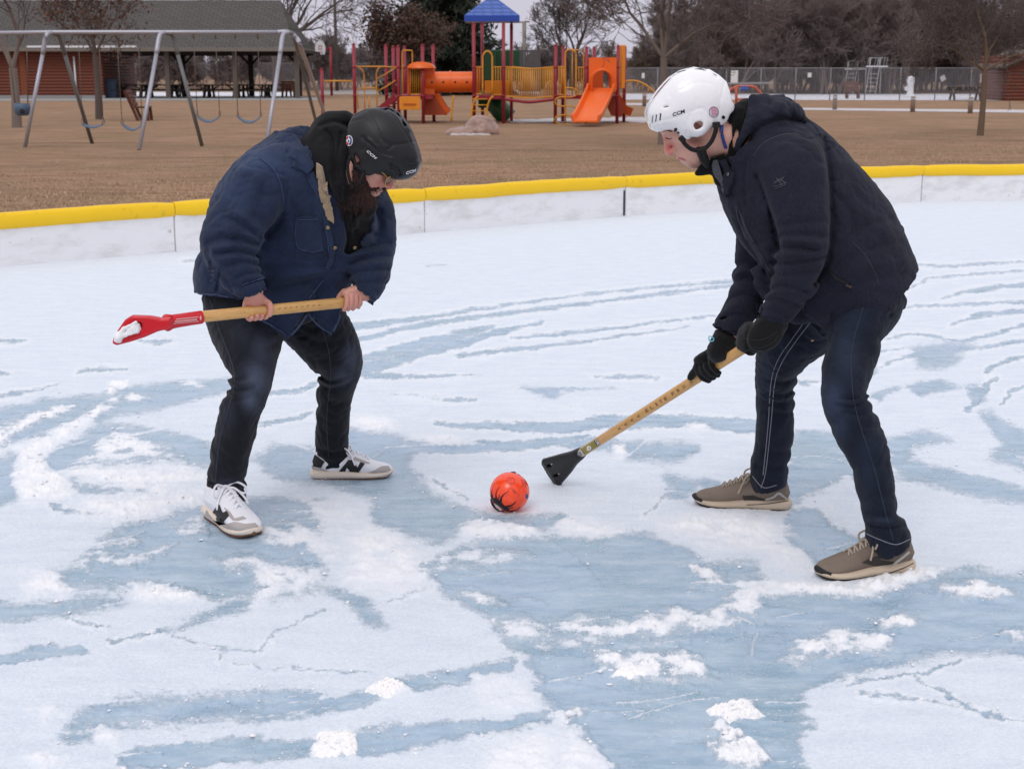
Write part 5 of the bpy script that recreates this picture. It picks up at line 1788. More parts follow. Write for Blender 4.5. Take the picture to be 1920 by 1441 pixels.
STR = [  # scraped tracks: polyline, width along it
    ([(655, 615), (777, 600), (932, 576), (1150, 548), (1377, 527)], [14, 10, 5, 4, 5]),
    ([(673, 638), (827, 606), (1057, 576), (1200, 558), (1377, 536)], [10, 9, 7, 5, 5]),
    ([(682, 675), (807, 642), (927, 614)], [14, 20, 9]), ([(672, 698), (807, 660), (932, 627), (1015, 606)], [22, 18, 12, 6]),
    ([(857, 668), (1015, 652), (1223, 625), (1290, 614)], [8, 6, 4, 2]), ([(957, 636), (1057, 627), (1348, 593)], [4, 7, 3]),
    ([(682, 706), (780, 708), (907, 705)], [10, 7, 2]), ([(732, 742), (800, 747), (890, 753)], [2, 7, 6]), ([(1110, 708), (1160, 709), (1236, 710)], [2, 8, 3]),
    ([(815, 796), (932, 803), (1057, 804), (1140, 793), (1307, 794), (1430, 806)], [6, 13, 22, 24, 24, 26]),
    ([(765, 843), (890, 841), (1057, 831), (1160, 833)], [24, 18, 16, 20]),
    ([(-60, 640), (30, 642), (52, 641)], [5, 8, 2]), ([(255, 640), (290, 643), (325, 641)], [2, 8, 2]), ([(148, 699), (190, 695), (240, 694)], [3, 9, 5]), ([(-50, 702), (0, 701), (22, 702)], [8, 9, 2]),
    ([(-60, 755), (0, 746), (60, 734), (110, 724)], [7, 6, 5, 2]), ([(338, 490), (352, 491), (366, 491)], [2, 5, 4]),
    ([(505, 740), (560, 735), (600, 715)], [8, 12, 8]), ([(480, 800), (540, 790), (590, 775)], [6, 10, 6]),
    ([(85, 950), (115, 960), (180, 967), (250, 968)], [8, 9, 7, 3]), ([(-30, 838), (6, 838), (20, 835)], [5, 5, 2]),
    ([(487, 1223), (512, 1200), (555, 1173), (583, 1153), (605, 1140)], [4, 3, 3, 3, 2]), ([(470, 1252), (605, 1260), (705, 1263)], [2, 3, 2]), ([(725, 1128), (770, 1120), (803, 1107)], [2, 6, 3]),
    ([(323, 1198), (375, 1205), (425, 1218), (480, 1223)], [3, 3, 3, 2]), ([(423, 1223), (411, 1234), (410, 1241)], [2, 3, 4]), ([(438, 1250), (460, 1253), (480, 1252)], [3, 4, 2]), ([(113, 1165), (160, 1176), (213, 1183)], [2, 5, 2]),
    ([(210, 1208), (250, 1200), (300, 1186)], [3, 6, 8]),
    ([(1590, 1288), (1702, 1268), (1760, 1252), (1802, 1238)], [4, 7, 6, 2]), ([(1615, 1298), (1690, 1313), (1790, 1330)], [4, 5, 3]), ([(1710, 1273), (1790, 1320), (1865, 1340), (1925, 1352)], [3, 6, 5, 6]),
    ([(1205, 970), (1225, 950), (1250, 930)], [4, 4, 5]), ([(800, 905), (850, 925), (880, 940)], [6, 3, 2]), ([(700, 665), (730, 660)], [6, 4]),
    ([(1290, 1005), (1370, 1000), (1450, 1020), (1480, 1030)], [3, 5, 4, 2]), ([(1360, 985), (1420, 1000), (1470, 1025)], [2, 4, 2]),
    # far right arcs
    ([(1690, 497), (1780, 500), (1925, 492)], [3, 5, 4]), ([(1770, 560), (1830, 545), (1925, 535)], [3, 8, 9]), ([(1680, 556), (1720, 535), (1760, 522), (1925, 508)], [4, 3, 4, 3]),
    ([(1700, 577), (1800, 573), (1925, 568)], [3, 6, 5]), ([(1780, 612), (1840, 592), (1925, 585)], [3, 9, 7]), ([(1660, 640), (1720, 628), (1810, 640), (1925, 610)], [3, 6, 5, 8]),
    ([(1650, 690), (1700, 672), (1800, 660), (1925, 640)], [4, 6, 5, 7]), ([(1850, 700), (1885, 680), (1925, 668)], [10, 8, 6]), ([(1820, 770), (1850, 730), (1870, 712)], [12, 14, 8]),
    ([(1880, 760), (1900, 735), (1925, 722)], [6, 8, 6]), ([(1460, 525), (1440, 530), (1480, 520)], [3, 4, 2]), ([(1640, 660), (1700, 655)], [4, 3]),
    ([(1500, 640), (1530, 660), (1545, 690)], [3, 4, 3]), ([(1495, 720), (1540, 716)], [7, 4]), ([(800, 500), (840, 497)], [2, 2]),
]
SNOW = [  # heaps and drifts lying on the ice: outline, edge softness, pile height
    ([(1051, 1175), (1090, 1159), (1120, 1173), (1185, 1168), (1268, 1149), (1336, 1158), (1373, 1118), (1411, 1098), (1436, 1105), (1411, 1143), (1361, 1173), (1286, 1190), (1185, 1205), (1120, 1200), (1073, 1188)], 8, 0.7),
    ([(950, 1165), (990, 1167), (1043, 1183), (1005, 1197), (950, 1190)], 9, 0.5), ([(960, 1226), (1035, 1207), (1110, 1198), (1110, 1208), (1035, 1216), (960, 1236)], 8, 0.3),
    ([(1110, 1220), (1173, 1233), (1273, 1220), (1311, 1235), (1341, 1270), (1311, 1280), (1211, 1278), (1185, 1283), (1155, 1265), (1115, 1243)], 7, 0.8),
    ([(900, 1262), (960, 1265), (993, 1275), (1023, 1310), (1010, 1330), (960, 1343), (880, 1340)], 6, 0.3),
    ([(900, 1392), (960, 1378), (1048, 1358), (1085, 1378), (1130, 1426), (1140, 1500), (900, 1500)], 9, 0.5),
    ([(1326, 1398), (1373, 1373), (1411, 1393), (1425, 1431), (1400, 1460), (1350, 1440)], 5, 1.2), ([(1336, 1322), (1406, 1316), (1423, 1333), (1386, 1357), (1351, 1345)], 4, 1.0), ([(1355, 1350), (1375, 1355), (1370, 1380), (1345, 1370)], 5, .8),
    ([(1462, 1240), (1502, 1205), (1560, 1186), (1628, 1195), (1665, 1182), (1693, 1195), (1678, 1218), (1590, 1228), (1490, 1250)], 8, 0.7),
    ([(1640, 1168), (1665, 1158), (1690, 1150), (1722, 1166), (1700, 1180), (1670, 1172), (1650, 1176)], 4, 1.0), ([(1758, 1104), (1800, 1096), (1852, 1095), (1908, 1115), (1815, 1125), (1782, 1122)], 5, 0.8),
    ([(1600, 1105), (1652, 1083), (1720, 1066), (1760, 1070), (1750, 1085), (1690, 1107), (1660, 1114), (1600, 1120), (1440, 1112), (1380, 1110), (1440, 1096), (1502, 1096), (1552, 1102)], 5, 1.1),
    ([(1290, 968), (1427, 962), (1473, 995), (1492, 1002), (1450, 1018), (1519, 1055), (1530, 1078), (1487, 1062), (1418, 1036), (1359, 1022), (1290, 1008), (1230, 990)], 8, 0.7),
    ([(1290, 1063), (1330, 1065), (1355, 1085), (1345, 1098), (1310, 1090)], 5, .8), ([(1370, 1088), (1440, 1092), (1430, 1108), (1385, 1104)], 5, .6),
    ([(1518, 938), (1562, 912), (1585, 915), (1572, 945), (1610, 985), (1598, 1000), (1560, 980), (1535, 955), (1490, 955)], 6, 0.15), ([(1580, 903), (1605, 898), (1608, 912), (1586, 914)], 4, .2),
    ([(-60, 815), (0, 802), (70, 775), (125, 760), (137, 767), (100, 785), (50, 805), (5, 834), (-60, 850)], 5, 0.9),
    ([(25, 845), (100, 812), (175, 768), (200, 752), (216, 767), (175, 792), (125, 825), (95, 845), (83, 860), (95, 880), (150, 920), (125, 937), (50, 947), (33, 920), (25, 882)], 5, 0.8),
    ([(198, 729), (215, 717), (242, 715), (232, 730), (207, 741)], 3, 1.4), ([(205, 748), (250, 742), (282, 746), (260, 754), (215, 756)], 4, .8), ([(335, 727), (360, 719), (395, 728)], 4, .5),
    ([(155, 862), (190, 822), (225, 809), (262, 820), (312, 842), (288, 848), (345, 866), (250, 862), (175, 868)], 6, 0.6),
    ([(115, 892), (155, 875), (218, 875), (312, 881), (338, 878), (400, 890), (320, 915), (295, 928), (225, 918), (175, 905)], 7, 0.7),
    ([(115, 957), (160, 935), (230, 930), (300, 925), (400, 920), (400, 940), (300, 968), (230, 985), (180, 975)], 7, 0.6), ([(195, 1025), (225, 1016), (250, 1020), (230, 1030)], 5, .7), ([(188, 1035), (230, 1050), (300, 1033), (240, 1062), (200, 1055)], 8, .5),
    ([(320, 985), (380, 975), (370, 995), (340, 1003)], 6, .4), ([(400, 1055), (480, 1045), (480, 1062), (430, 1068)], 8, .6), ([(250, 1100), (290, 1096), (330, 1105), (385, 1118), (380, 1132), (310, 1135), (255, 1125)], 5, .7),
    ([(640, 1000), (700, 985), (760, 1010), (800, 1070), (815, 1105), (760, 1115), (680, 1110), (640, 1100), (660, 1050)], 9, 0.5),
    ([(480, 990), (560, 985), (600, 1010), (640, 1040), (600, 1075), (560, 1085), (620, 1050), (520, 1020)], 9, .45), ([(480, 1060), (560, 1062), (590, 1085), (575, 1110), (540, 1112), (490, 1140), (470, 1110)], 9, .5),
    ([(555, 935), (640, 945), (700, 965), (640, 990), (590, 985)], 10, .4),
    ([(855, 985), (905, 978), (935, 990), (985, 985), (1000, 1000), (960, 1012), (900, 1010), (870, 1000)], 5, .8), ([(1040, 985), (1075, 972), (1130, 980), (1165, 995), (1120, 1010), (1060, 1005)], 6, .6), ([(800, 1045), (900, 1035), (990, 1045), (900, 1060), (830, 1068)], 9, .35),
    ([(655, 790), (690, 782), (735, 790), (740, 812), (700, 808), (665, 800)], 6, .8), ([(775, 820), (830, 814), (872, 826), (860, 836), (800, 832)], 5, .8), ([(1150, 842), (1160, 830), (1172, 838), (1165, 860), (1150, 855)], 4, 1.),
    ([(1280, 805), (1300, 795), (1330, 798), (1310, 815)], 5, .7), ([(755, 745), (800, 740), (840, 748), (800, 756)], 7, .2), ([(700, 1290), (722, 1280), (765, 1298), (735, 1306)], 5, 1.0), ([(590, 1380), (655, 1375), (668, 1415), (592, 1418)], 4, .8),
    ([(30, 1080), (60, 1072), (105, 1085), (140, 1110), (110, 1122), (40, 1110)], 6, 0.7), ([(150, 1060), (175, 1040), (190, 1030), (160, 1070)], 5, .4), ([(60, 1340), (90, 1332), (110, 1345), (70, 1355)], 6, .7), ([(60, 1425), (105, 1415), (130, 1430), (90, 1445)], 5, 1.), ([(170, 1388), (200, 1372), (228, 1380), (205, 1400)], 5, .8),
    ([(1040, 1340), (1075, 1335), (1095, 1330), (1080, 1348), (1050, 1355)], 4, .9), ([(1870, 1190), (1925, 1186), (1925, 1206), (1890, 1200)], 4, .6), ([(860, 1115), (900, 1108), (950, 1135), (900, 1130)], 5, .7), ([(918, 1168), (950, 1165), (962, 1178), (935, 1180)], 4, .9),
    ([(1640, 830), (1655, 850), (1650, 870), (1640, 850)], 6, .3), ([(1895, 855), (1925, 862), (1925, 874)], 3, .2), ([(960, 750), (1120, 758), (1100, 775), (1000, 770)], 12, .25),
]
PN = fbm(wn * 13 + 3, 3); PN2 = fbm(wn * 24 + 70, 3)
ice = np.zeros(len(q)); heap = np.zeros(len(q))
def region(poly, e):
    p = np.array(poly, float); lo = p.min(0) - 4 * e; hi = p.max(0) + 4 * e
    k = np.where(np.all((q > lo) & (q < hi), axis=1))[0]
    return k, poly2d(q[k], p)
for poly, e in ICE:
    k, d = region(poly, e)
    ice[k] = np.maximum(ice[k], np.clip(0.5 - d / (4.6 * e), 0, 1))
for pts, wd_ in STR:
    p = cat(pts, 5) if len(pts) > 2 else np.array(pts, float)
    ww = np.interp(np.linspace(0, 1, len(p)), np.linspace(0, 1, len(wd_)), wd_)
    for i in range(len(p) - 1):
        a, b_ = p[i], p[i + 1]; wm = max(ww[i], ww[i + 1]) + 8
        k = np.where(np.all((q > np.minimum(a, b_) - wm) & (q < np.maximum(a, b_) + wm), axis=1))[0]
        e_ = b_ - a; w_ = q[k] - a; t_ = np.clip((w_ @ e_) / (e_ @ e_ + 1e-9), 0, 1)
        d = np.linalg.norm(w_ - t_[:, None] * e_, axis=1) - (ww[i] + (ww[i + 1] - ww[i]) * t_) / 2
        ice[k] = np.maximum(ice[k], np.clip(0.5 - d / 8, 0, 1))
        # scraped snow thrown up along the near side of the track
        if wm > 11:
            hk = np.clip(1 - np.abs(d - 3) / 5, 0, 1); heap[k] = np.maximum(heap[k], 0.22 * hk)
for poly, e, hgt in SNOW:
    k, d = region(poly, e)
    patch = np.clip(0.78 + 0.65 * PN[k], 0.3, 1.0)
    m_ = np.clip(0.55 - (d + 3.5 * PN2[k] * e / 5) / (3.6 * e), 0, 1) * patch
    ice[k] = ice[k] * (1 - m_)
    heap[k] = np.maximum(heap[k], hgt * np.clip(0.45 - (d + 3.5 * PN2[k] * e / 5) / (5 * e), 0, 1) ** 1.3 * patch)
# white scratches left by brooms and shoes across the bare ice
rs = np.random.RandomState(77)
scr = []
for _ in range(150):
    x0, y0 = rs.uniform(-20, 1940), rs.uniform(760, 1450)
    L0 = rs.uniform(40, 190); a0 = rs.choice([rs.normal(-.16, .10), rs.normal(.25, .15)], p=[.7, .3]); cv = rs.normal(0, .25)
    scr.append(([(x0 + L0 * u * math.cos(a0 + cv * u), y0 + L0 * u * math.sin(a0 + cv * u) * .75) for u in (0, .33, .66, 1)], rs.uniform(.8, 2.4), rs.uniform(.25, .75)))
scr += [([(1178, 1350), (1240, 1330), (1300, 1315), (1350, 1310)], 2.2, .7), ([(1215, 1385), (1290, 1375)], 1.8, .5), ([(1480, 1310), (1530, 1295), (1572, 1278)], 2, .5), ([(1390, 1190), (1400, 1220), (1408, 1255)], 3, .4), ([(1420, 1190), (1412, 1210), (1410, 1230)], 5, .5)]
scr += [([(480 + 60 * k2, 1318 - 9 * k2 + dy), (560 + 60 * k2, 1306 - 9 * k2 + dy)], 1.5, .5) for k2 in range(3) for dy in (0, 12, 30)]
for pts, w_s, am in scr:
    p = cat(pts, 5) if len(pts) > 2 else np.array(pts, float)
    lo = p.min(0) - 6; hi = p.max(0) + 6
    k = np.where(np.all((q0 > lo) & (q0 < hi), axis=1))[0]
    if len(k): ice[k] *= 1 - am * np.exp(-(polyline_d(q0[k], p) / w_s) ** 2)
# soft rims of loose snow round the bare patches
lump = np.clip(fbm(wn * 22, 4) * 0.9 + 0.35, 0, 1.5)
fine = fbm(wn * 60 + 5, 3)
z = 0.003 + heap * (0.008 + 0.018 * lump + 0.007 * fine) * 1.0 + (1 - ice) * (0.0025 + 0.0016 * fbm(wn * 9, 3) + 0.0012 * fine)
edge = ice * (1 - ice) * 4
z += edge * 0.004 * np.clip(fine + 0.4, 0, 1)
z[ice > 0.9] = 0.001
near_b = (YY.ravel() - np.interp(XX.ravel(), BASE_X, BASE_Y)) / 14.0
z *= np.clip(near_b, 0, 1)
WG[:, 2] = z
nr, nc = sh
ii = np.arange(nr * nc).reshape(nr, nc)
F = np.stack([ii[1:, :-1], ii[1:, 1:], ii[:-1, 1:], ii[:-1, :-1]], -1).reshape(-1, 4)

t = NT('rink ice and snow'); v = t.coord('Object')
aI = t.attr('ice'); aH = t.attr('heap')
nA = t.noise(v, 26, 6, 0.68); nB = t.noise(v, 120, 5, 0.7); nC = t.noise(t.coord('Object', (1, 2.6, 1), (0, 0, 0.25)), 5, 7, 0.7)
nS = t.noise(t.coord('Object', (0.55, 5.0, 1), (0, 0, 0.32)), 9, 8, 0.78)
nS2 = t.noise(t.coord('Object', (6.0, 0.8, 1), (0, 0, -0.5)), 5, 8, 0.75)
def sub(a, b): return t.math('SUBTRACT', a, b)
wob = t.math('ADD', t.math('MULTIPLY', sub(nA, 0.5), 0.55), t.math('MULTIPLY', sub(nB, 0.5), 1.15))
wob = t.math('MULTIPLY', wob, t.math('ADD', t.math('MULTIPLY', t.math('MULTIPLY', aI, sub(1.0, aI)), 4.6), 0.30))
m0 = t.math('ADD', aI, wob)
mr = t.n('ShaderNodeMapRange', interpolation_type='SMOOTHSTEP'); mr.inputs['From Min'].default_value = 0.30; mr.inputs['From Max'].default_value = 0.78
t.l(m0, mr.inputs['Value']); m = mr.outputs['Result']
# dustings and scratches of snow on the bare ice
dust = t.ramp(t.math('ADD', t.math('MULTIPLY', nS, 0.62), t.math('MULTIPLY', nB, 0.42)), [(0.545, 0.0), (0.63, 0.85)])
dust2 = t.ramp(t.math('ADD', t.math('MULTIPLY', nS2, 0.6), t.math('MULTIPLY', nB, 0.42)), [(0.56, 0.0), (0.64, 0.6)])
veil = t.ramp(nC, [(0.36, 0.0), (0.72, 0.5)])
nF = t.noise(v, 75, 2, 0.5)
spk = t.math('MULTIPLY', t.ramp(nF, [(0.66, 0.0), (0.70, 0.9)]), t.ramp(nC, [(0.40, 0.0), (0.6, 1.0)]))
dust = t.math('MAXIMUM', t.math('MAXIMUM', t.math('MAXIMUM', dust, dust2), veil), spk)
bare = t.math('MULTIPLY', m, sub(1.0, dust), True)
icec = t.mix(t.ramp(t.noise(v, 1.1, 5, .6), [(.3, 0), (.7, 1)]), S(138, 167, 183), S(152, 178, 204))
icec = t.mix(t.ramp(nA, [(0.3, 0.25), (0.6, 0.0)]), icec, S(172, 198, 212))
# thin rime with the ice showing through in specks
film = t.mix(t.ramp(t.math('ADD', t.math('MULTIPLY', nB, 0.6), t.math('MULTIPLY', nC, 0.4)), [(0.34, 0.0), (0.58, 1.0)]), S(204, 213, 225), S(228, 234, 241))
nD = t.noise(v, 260, 3, 0.6)
film = t.mix(t.ramp(nD, [(0.28, 0.4), (0.5, 0.0)]), film, S(192, 204, 218))
snow = t.mix(t.math('MULTIPLY', aH, 1.6, True), film, (0.92, 0.92, 0.935))
col = t.mix(bare, snow, icec)
rough = t.math('ADD', t.math('MULTIPLY', bare, -0.74), 0.9)
rough = t.math('ADD', rough, t.math('MULTIPLY', nA, 0.08))
hgt = t.math('MULTIPLY', sub(1.0, bare), t.math('ADD', t.math('MULTIPLY', nB, 0.6), t.math('MULTIPLY', nD, 0.5)))
hgt = t.math('ADD', hgt, t.math('MULTIPLY', sub(1.0, m), 0.35))
nm = t.bump(hgt, 0.55, 0.006)
nm2 = t.bump(t.noise(v, 3.0, 3, 0.5), 0.05, 0.02, nm)
b = t.bsdf(col, rough, nm2, spec=0.45)
o = part('ice', WG, F, t.mat); tag(o, 'scraped rink ice with streaks and drifts of white snow', 'ice', kind='structure')
for nm_, arr in (('ice', ice), ('heap', heap)):
    at = o.data.attributes.new(nm_, 'FLOAT', 'POINT'); at.data.foreach_set('value', arr.astype(np.float32))

# loose crumbs of snow strewn over the ice
ph = (1 + 5 ** .5) / 2
ICO = np.array([(-1, ph, 0), (1, ph, 0), (-1, -ph, 0), (1, -ph, 0), (0, -1, ph), (0, 1, ph), (0, -1, -ph), (0, 1, -ph), (ph, 0, -1), (ph, 0, 1), (-ph, 0, -1), (-ph, 0, 1)], float) / 1.902
ICF = np.array([(0, 11, 5), (0, 5, 1), (0, 1, 7), (0, 7, 10), (0, 10, 11), (1, 5, 9), (5, 11, 4), (11, 10, 2), (10, 7, 6), (7, 1, 8), (3, 9, 4), (3, 4, 2), (3, 2, 6), (3, 6, 8), (3, 8, 9), (4, 9, 5), (2, 4, 11), (6, 2, 10), (8, 6, 7), (9, 8, 1)])
rs = np.random.RandomState(21)
inv = (XX.ravel() > -60) & (XX.ravel() < 1980) & (YY.ravel() > 690) & (YY.ravel() < 1470)
pe = np.where(inv, (edge * 0.9 + (heap > 0.05) * 0.8 * np.clip(heap, 0, 1) + 0.035 * (ice > 0.8) * np.clip(fbm(wn * 3.1, 2) + .3, 0, 1)), 0) * np.clip((YY.ravel() - 600) / 800, 0.1, 1) ** -1
pe /= pe.sum()
NC = 3200
ids = rs.choice(len(pe), NC, p=pe)
cpos = WG[ids] + np.c_[rs.normal(0, 0.012, (NC, 2)), np.zeros(NC)]
rad = np.minimum(0.0020 * np.exp(rs.normal(0, 0.6, NC)), 0.0065) * np.where(heap[ids] > 0.4, 1.8, 1.0)
sq = rs.uniform(0.5, 1.5, (NC, 1, 3)); sq[:, :, 2] *= 0.55
V = cpos[:, None, :] + ICO[None] * rad[:, None, None] * sq * (1 + rs.normal(0, 0.24, (NC, 12, 1)))
V[:, :, 2] += (rad * 0.4)[:, None]
F = (ICF[None] + (np.arange(NC) * 12)[:, None, None]).reshape(-1, 3)
M_CRUMB = mat('fresh snow', (0.90, 0.90, 0.92), 0.9, 0.03, 20, 0.5, 200)
o = part('snow_crumbs', V.reshape(-1, 3), F, M_CRUMB); tag(o, 'loose crumbs of snow strewn over the ice', 'snow', kind='stuff')

# pressed clods that carry a zigzag shoe tread
def clod(cx_, cy_, w_, d_, rot, label, seed, tread=True, th_=0.011):
    g = G(cx_, cy_, 0.004); th = thing('snow_clod', label, 'snow clod', tuple(g), 'pressed snow clods on the ice')
    rs_ = np.random.RandomState(seed); n = 41
    u = np.linspace(-1, 1, n); U, Vv = np.meshgrid(u, u)
    ca, sa = math.cos(rot), math.sin(rot)
    pts = np.c_[U.ravel() * w_ / 2, Vv.ravel() * d_ / 2, np.zeros(n * n)]
    pn = pts.copy(); pn[:, :2] += 0.012 * np.stack([pnoise(np.c_[pts[:, :2] * 18, np.full(n * n, seed)]), pnoise(np.c_[pts[:, :2] * 18, np.full(n * n, seed + 9.)])], 1)
    zz = np.sin(pts[:, 1] / d_ * 2 * math.pi * 4.5 + 1.6 * (np.abs(((pts[:, 0] / w_ * 8) % 2) - 1) * 2 - 1))
    hh = (th_ + (0.0055 * np.sign(zz) * np.abs(zz) ** 0.5 if tread else 0.004 * pnoise(pts * 60))) * np.clip(1.15 - (np.abs(U.ravel()) ** 6 + np.abs(Vv.ravel()) ** 6), 0.0, 1) + 0.002 * pnoise(pts * 90)
    Vt = pn.copy(); Vt[:, 2] = hh; Vb = pn.copy() * (1.04, 1.04, 1); Vb[:, 2] = -0.006
    W = np.vstack([Vt, Vb]); W[:, :2] = W[:, :2] @ np.array([[ca, sa], [-sa, ca]])
    ii = np.arange(n * n).reshape(n, n); F = np.stack([ii[:-1, :-1], ii[:-1, 1:], ii[1:, 1:], ii[1:, :-1]], -1).reshape(-1, 4).tolist()
    bd = list(ii[0, :]) + list(ii[1:, -1]) + list(ii[-1, -2::-1]) + list(ii[-2:0:-1, 0])
    for a, b_ in zip(bd, bd[1:] + bd[:1]): F.append([b_, a, a + n * n, b_ + n * n])
    part('clod', W + g, F, mat('packed snow', (0.94, 0.92, 0.90), 0.8, 0.04, 15), th)
clod(630, 1396, 0.10, 0.13, 0.1, 'pressed clod with zigzag tread lying in a dark ice stripe, lowest in the photo', 1)
clod(727, 1291, 0.085, 0.09, -0.5, 'pressed clod with zigzag tread at the tip of a snow tongue', 2)
clod(1379, 1335, 0.11, 0.10, 0.5, 'crumbled tread clod on blue ice right of the lower middle', 3)
clod(1182, 1264, 0.08, 0.08, 0.8, 'rounded yellowish clod at the edge of a small drift', 4, False)
# ================================================================== people: shared builders
def cloth(name, c1, c2, thread=900, bump=0.35, sheen=0.2, rough=0.85, big=7.0, fade_lit=None, fleck=None, dist=0.0012):
    t = NT(name); v = t.coord('Object')
    n1 = t.noise(v, big, 6, 0.65); n2 = t.noise(t.coord('Object', (1, 1, 3.0)), thread * 0.18, 3, 0.7); n3 = t.noise(t.coord('Object', (1, 1, 0.25), (0, 0.6, 0)), thread * 0.25, 2, 0.7)
    c = t.mix(t.ramp(n1, [(0.3, 0), (0.7, 1)]), c1, c2)
    g = t.math('ADD', t.math('MULTIPLY', n2, 0.5), t.math('MULTIPLY', n3, 0.5))
    c = t.mix(t.ramp(g, [(0.36, 0.55), (0.6, 0.0)]), c, tuple(x * 0.45 for x in c1))
    if fleck: c = t.mix(t.ramp(t.noise(t.coord('Object', (1, 1, 0.3), (0, 0.5, 0)), 420, 2, 0.8), [(0.52, 0), (0.7, 0.5)]), c, fleck)
    if fade_lit:
        f = t.math('MULTIPLY', t.attr('fade'), t.ramp(n2, [(0.25, 0.55), (0.6, 1.0)]))
        c = t.mix(f, c, fade_lit)
    t.bsdf(c, rough, t.bump(g, bump, dist), spec=0.2, sheen=sheen)
    return t.mat


M_DENIM = cloth('blue denim', S(24, 34, 55), S(39, 53, 84), fade_lit=S(88, 108, 146), sheen=0.08)
M_JEAN1 = cloth('black washed jeans', S(11, 14, 21), S(21, 25, 35), fade_lit=S(84, 92, 112), sheen=0.08)
M_STITCHJ = mat('dark stitching', S(46, 52, 64), 0.8, 0.1)
M_JEAN2 = cloth('dark blue jeans', S(13, 19, 32), S(22, 31, 50), fade_lit=S(66, 78, 104), sheen=0.06)
M_HOOD = cloth('black fleece', S(9, 9, 11), S(15, 15, 18), 500, 0.5, 0.05)
M_COAT = cloth('navy softshell', S(24, 26, 39), S(34, 37, 54), 700, 0.3, 0.04, fleck=S(54, 57, 74))
M_GLOVE = cloth('black knit glove', S(8, 8, 10), S(15, 15, 17), 600, 0.6, 0.1)
M_SHERPA = mat('tan sherpa', S(150, 128, 100), 0.95, 0.25, 60, 0.9, 160, sheen=0.5)
M_STITCH = mat('pale stitching', S(124, 126, 138), 0.8, 0.1)
M_STITCHB = mat('blue stitching', S(56, 70, 104), 0.8, 0.1)
M_BLACKP = mat('black plastic', S(18, 18, 20), 0.42, 0.1, 10, 0.1, 300, spec=0.4)
M_BLACKM = mat('matte black shell', S(21, 21, 24), 0.45, 0.08, 12, 0.12, 500, spec=0.4)
M_WHITEH = mat('white helmet shell', (0.93, 0.93, 0.95), 0.28, 0.02, 5, 0.0, 100, spec=0.5, coat=0.3)
M_PADB = mat('black padding', S(12, 12, 13), 0.9, 0.1)
M_STRAP = mat('black webbing', S(13, 13, 15), 0.75, 0.1, 40, 0.4, 400)
M_INK = mat('black ink', S(12, 12, 14), 0.6)
M_INKW = mat('white ink', (0.8, 0.8, 0.82), 0.5, 0.03)
M_CREAM = mat('cream midsole', S(222, 208, 192), 0.7, 0.08, 20, 0.2, 60)
M_GUM = mat('gum rubber', S(108, 74, 52), 0.7, 0.1)
M_GREYS = mat('grey suede', S(176, 168, 164), 0.9, 0.1, 20, 0.4, 300)
M_WMESH = mat('white mesh', (0.84, 0.84, 0.88), 0.75, 0.04, 30, 0.5, 500)
M_TAUPE = mat('taupe knit', S(128, 114, 102), 0.9, 0.14, 14, 0.5, 400, dirt=S(92, 78, 68), dirt_amt=0.6)
M_TAUPEL = mat('taupe midsole', S(196, 178, 156), 0.75, 0.12, 14, 0.2, 60)
M_LACE = mat('taupe lace', S(168, 154, 138), 0.85, 0.1, 40, 0.4, 300)
M_LACEW = mat('white lace', (0.84, 0.84, 0.88), 0.8, 0.04, 40, 0.4, 300)
M_RUB = mat('black rubber', S(22, 22, 24), 0.7, 0.1)


def skin_mat(name, base, red, spots, shade=None):
    """spots: (world point, radius, colour, strength) for naturally redder or darker skin"""
    t = NT(name); v = t.coord('Object')
    n = t.noise(v, 18, 5, 0.6); n2 = t.noise(v, 90, 4, 0.7)
    c = t.mix(n, base, red)
    c = t.mix(t.ramp(n2, [(0.35, 0.22), (0.55, 0.0)]), c, tuple(x * 0.72 for x in red))
    for k, (nm, colr) in enumerate(spots):
        c = t.mix(t.math('MULTIPLY', t.attr(nm), t.math('ADD', t.math('MULTIPLY', n2, 0.6), 0.7), True), c, colr)
    t.bsdf(c, 0.48, t.bump(t.noise(v, 420, 3, 0.6), 0.12, 0.001), spec=0.4, sss=0.12, sssr=(0.012, 0.004, 0.002))
    return t.mat


def set_attr(o, name, vals):
    at = o.data.attributes.new(name, 'FLOAT', 'POINT'); at.data.foreach_set('value', np.asarray(vals, np.float32))


def px_attr(o, name, blobs, ymax=None):
    """per-vertex 0..1 weights: soft blobs given as (px,py,rx,ry,strength)"""
    V = TARGET[o.name][0]; x, y = proj(V); w_ = np.zeros(len(V))
    for bx_, by_, rx, ry, s_ in blobs:
        w_ = np.maximum(w_, s_ * np.exp(-(((x - bx_) / rx) ** 2 + ((y - by_) / ry) ** 2)))
    set_attr(o, name, w_)


class Frame:
    def __init__(s, O, f, u):
        s.O = np.asarray(O, float); f = np.asarray(f, float); f /= np.linalg.norm(f)
        u = np.asarray(u, float); u = u - (u @ f) * f; u /= np.linalg.norm(u)
        s.A = np.array([f, np.cross(u, f), u])          # rows: forward, left, up
    def __call__(s, x, y, z): return s.O + np.array([x, y, z]) @ s.A


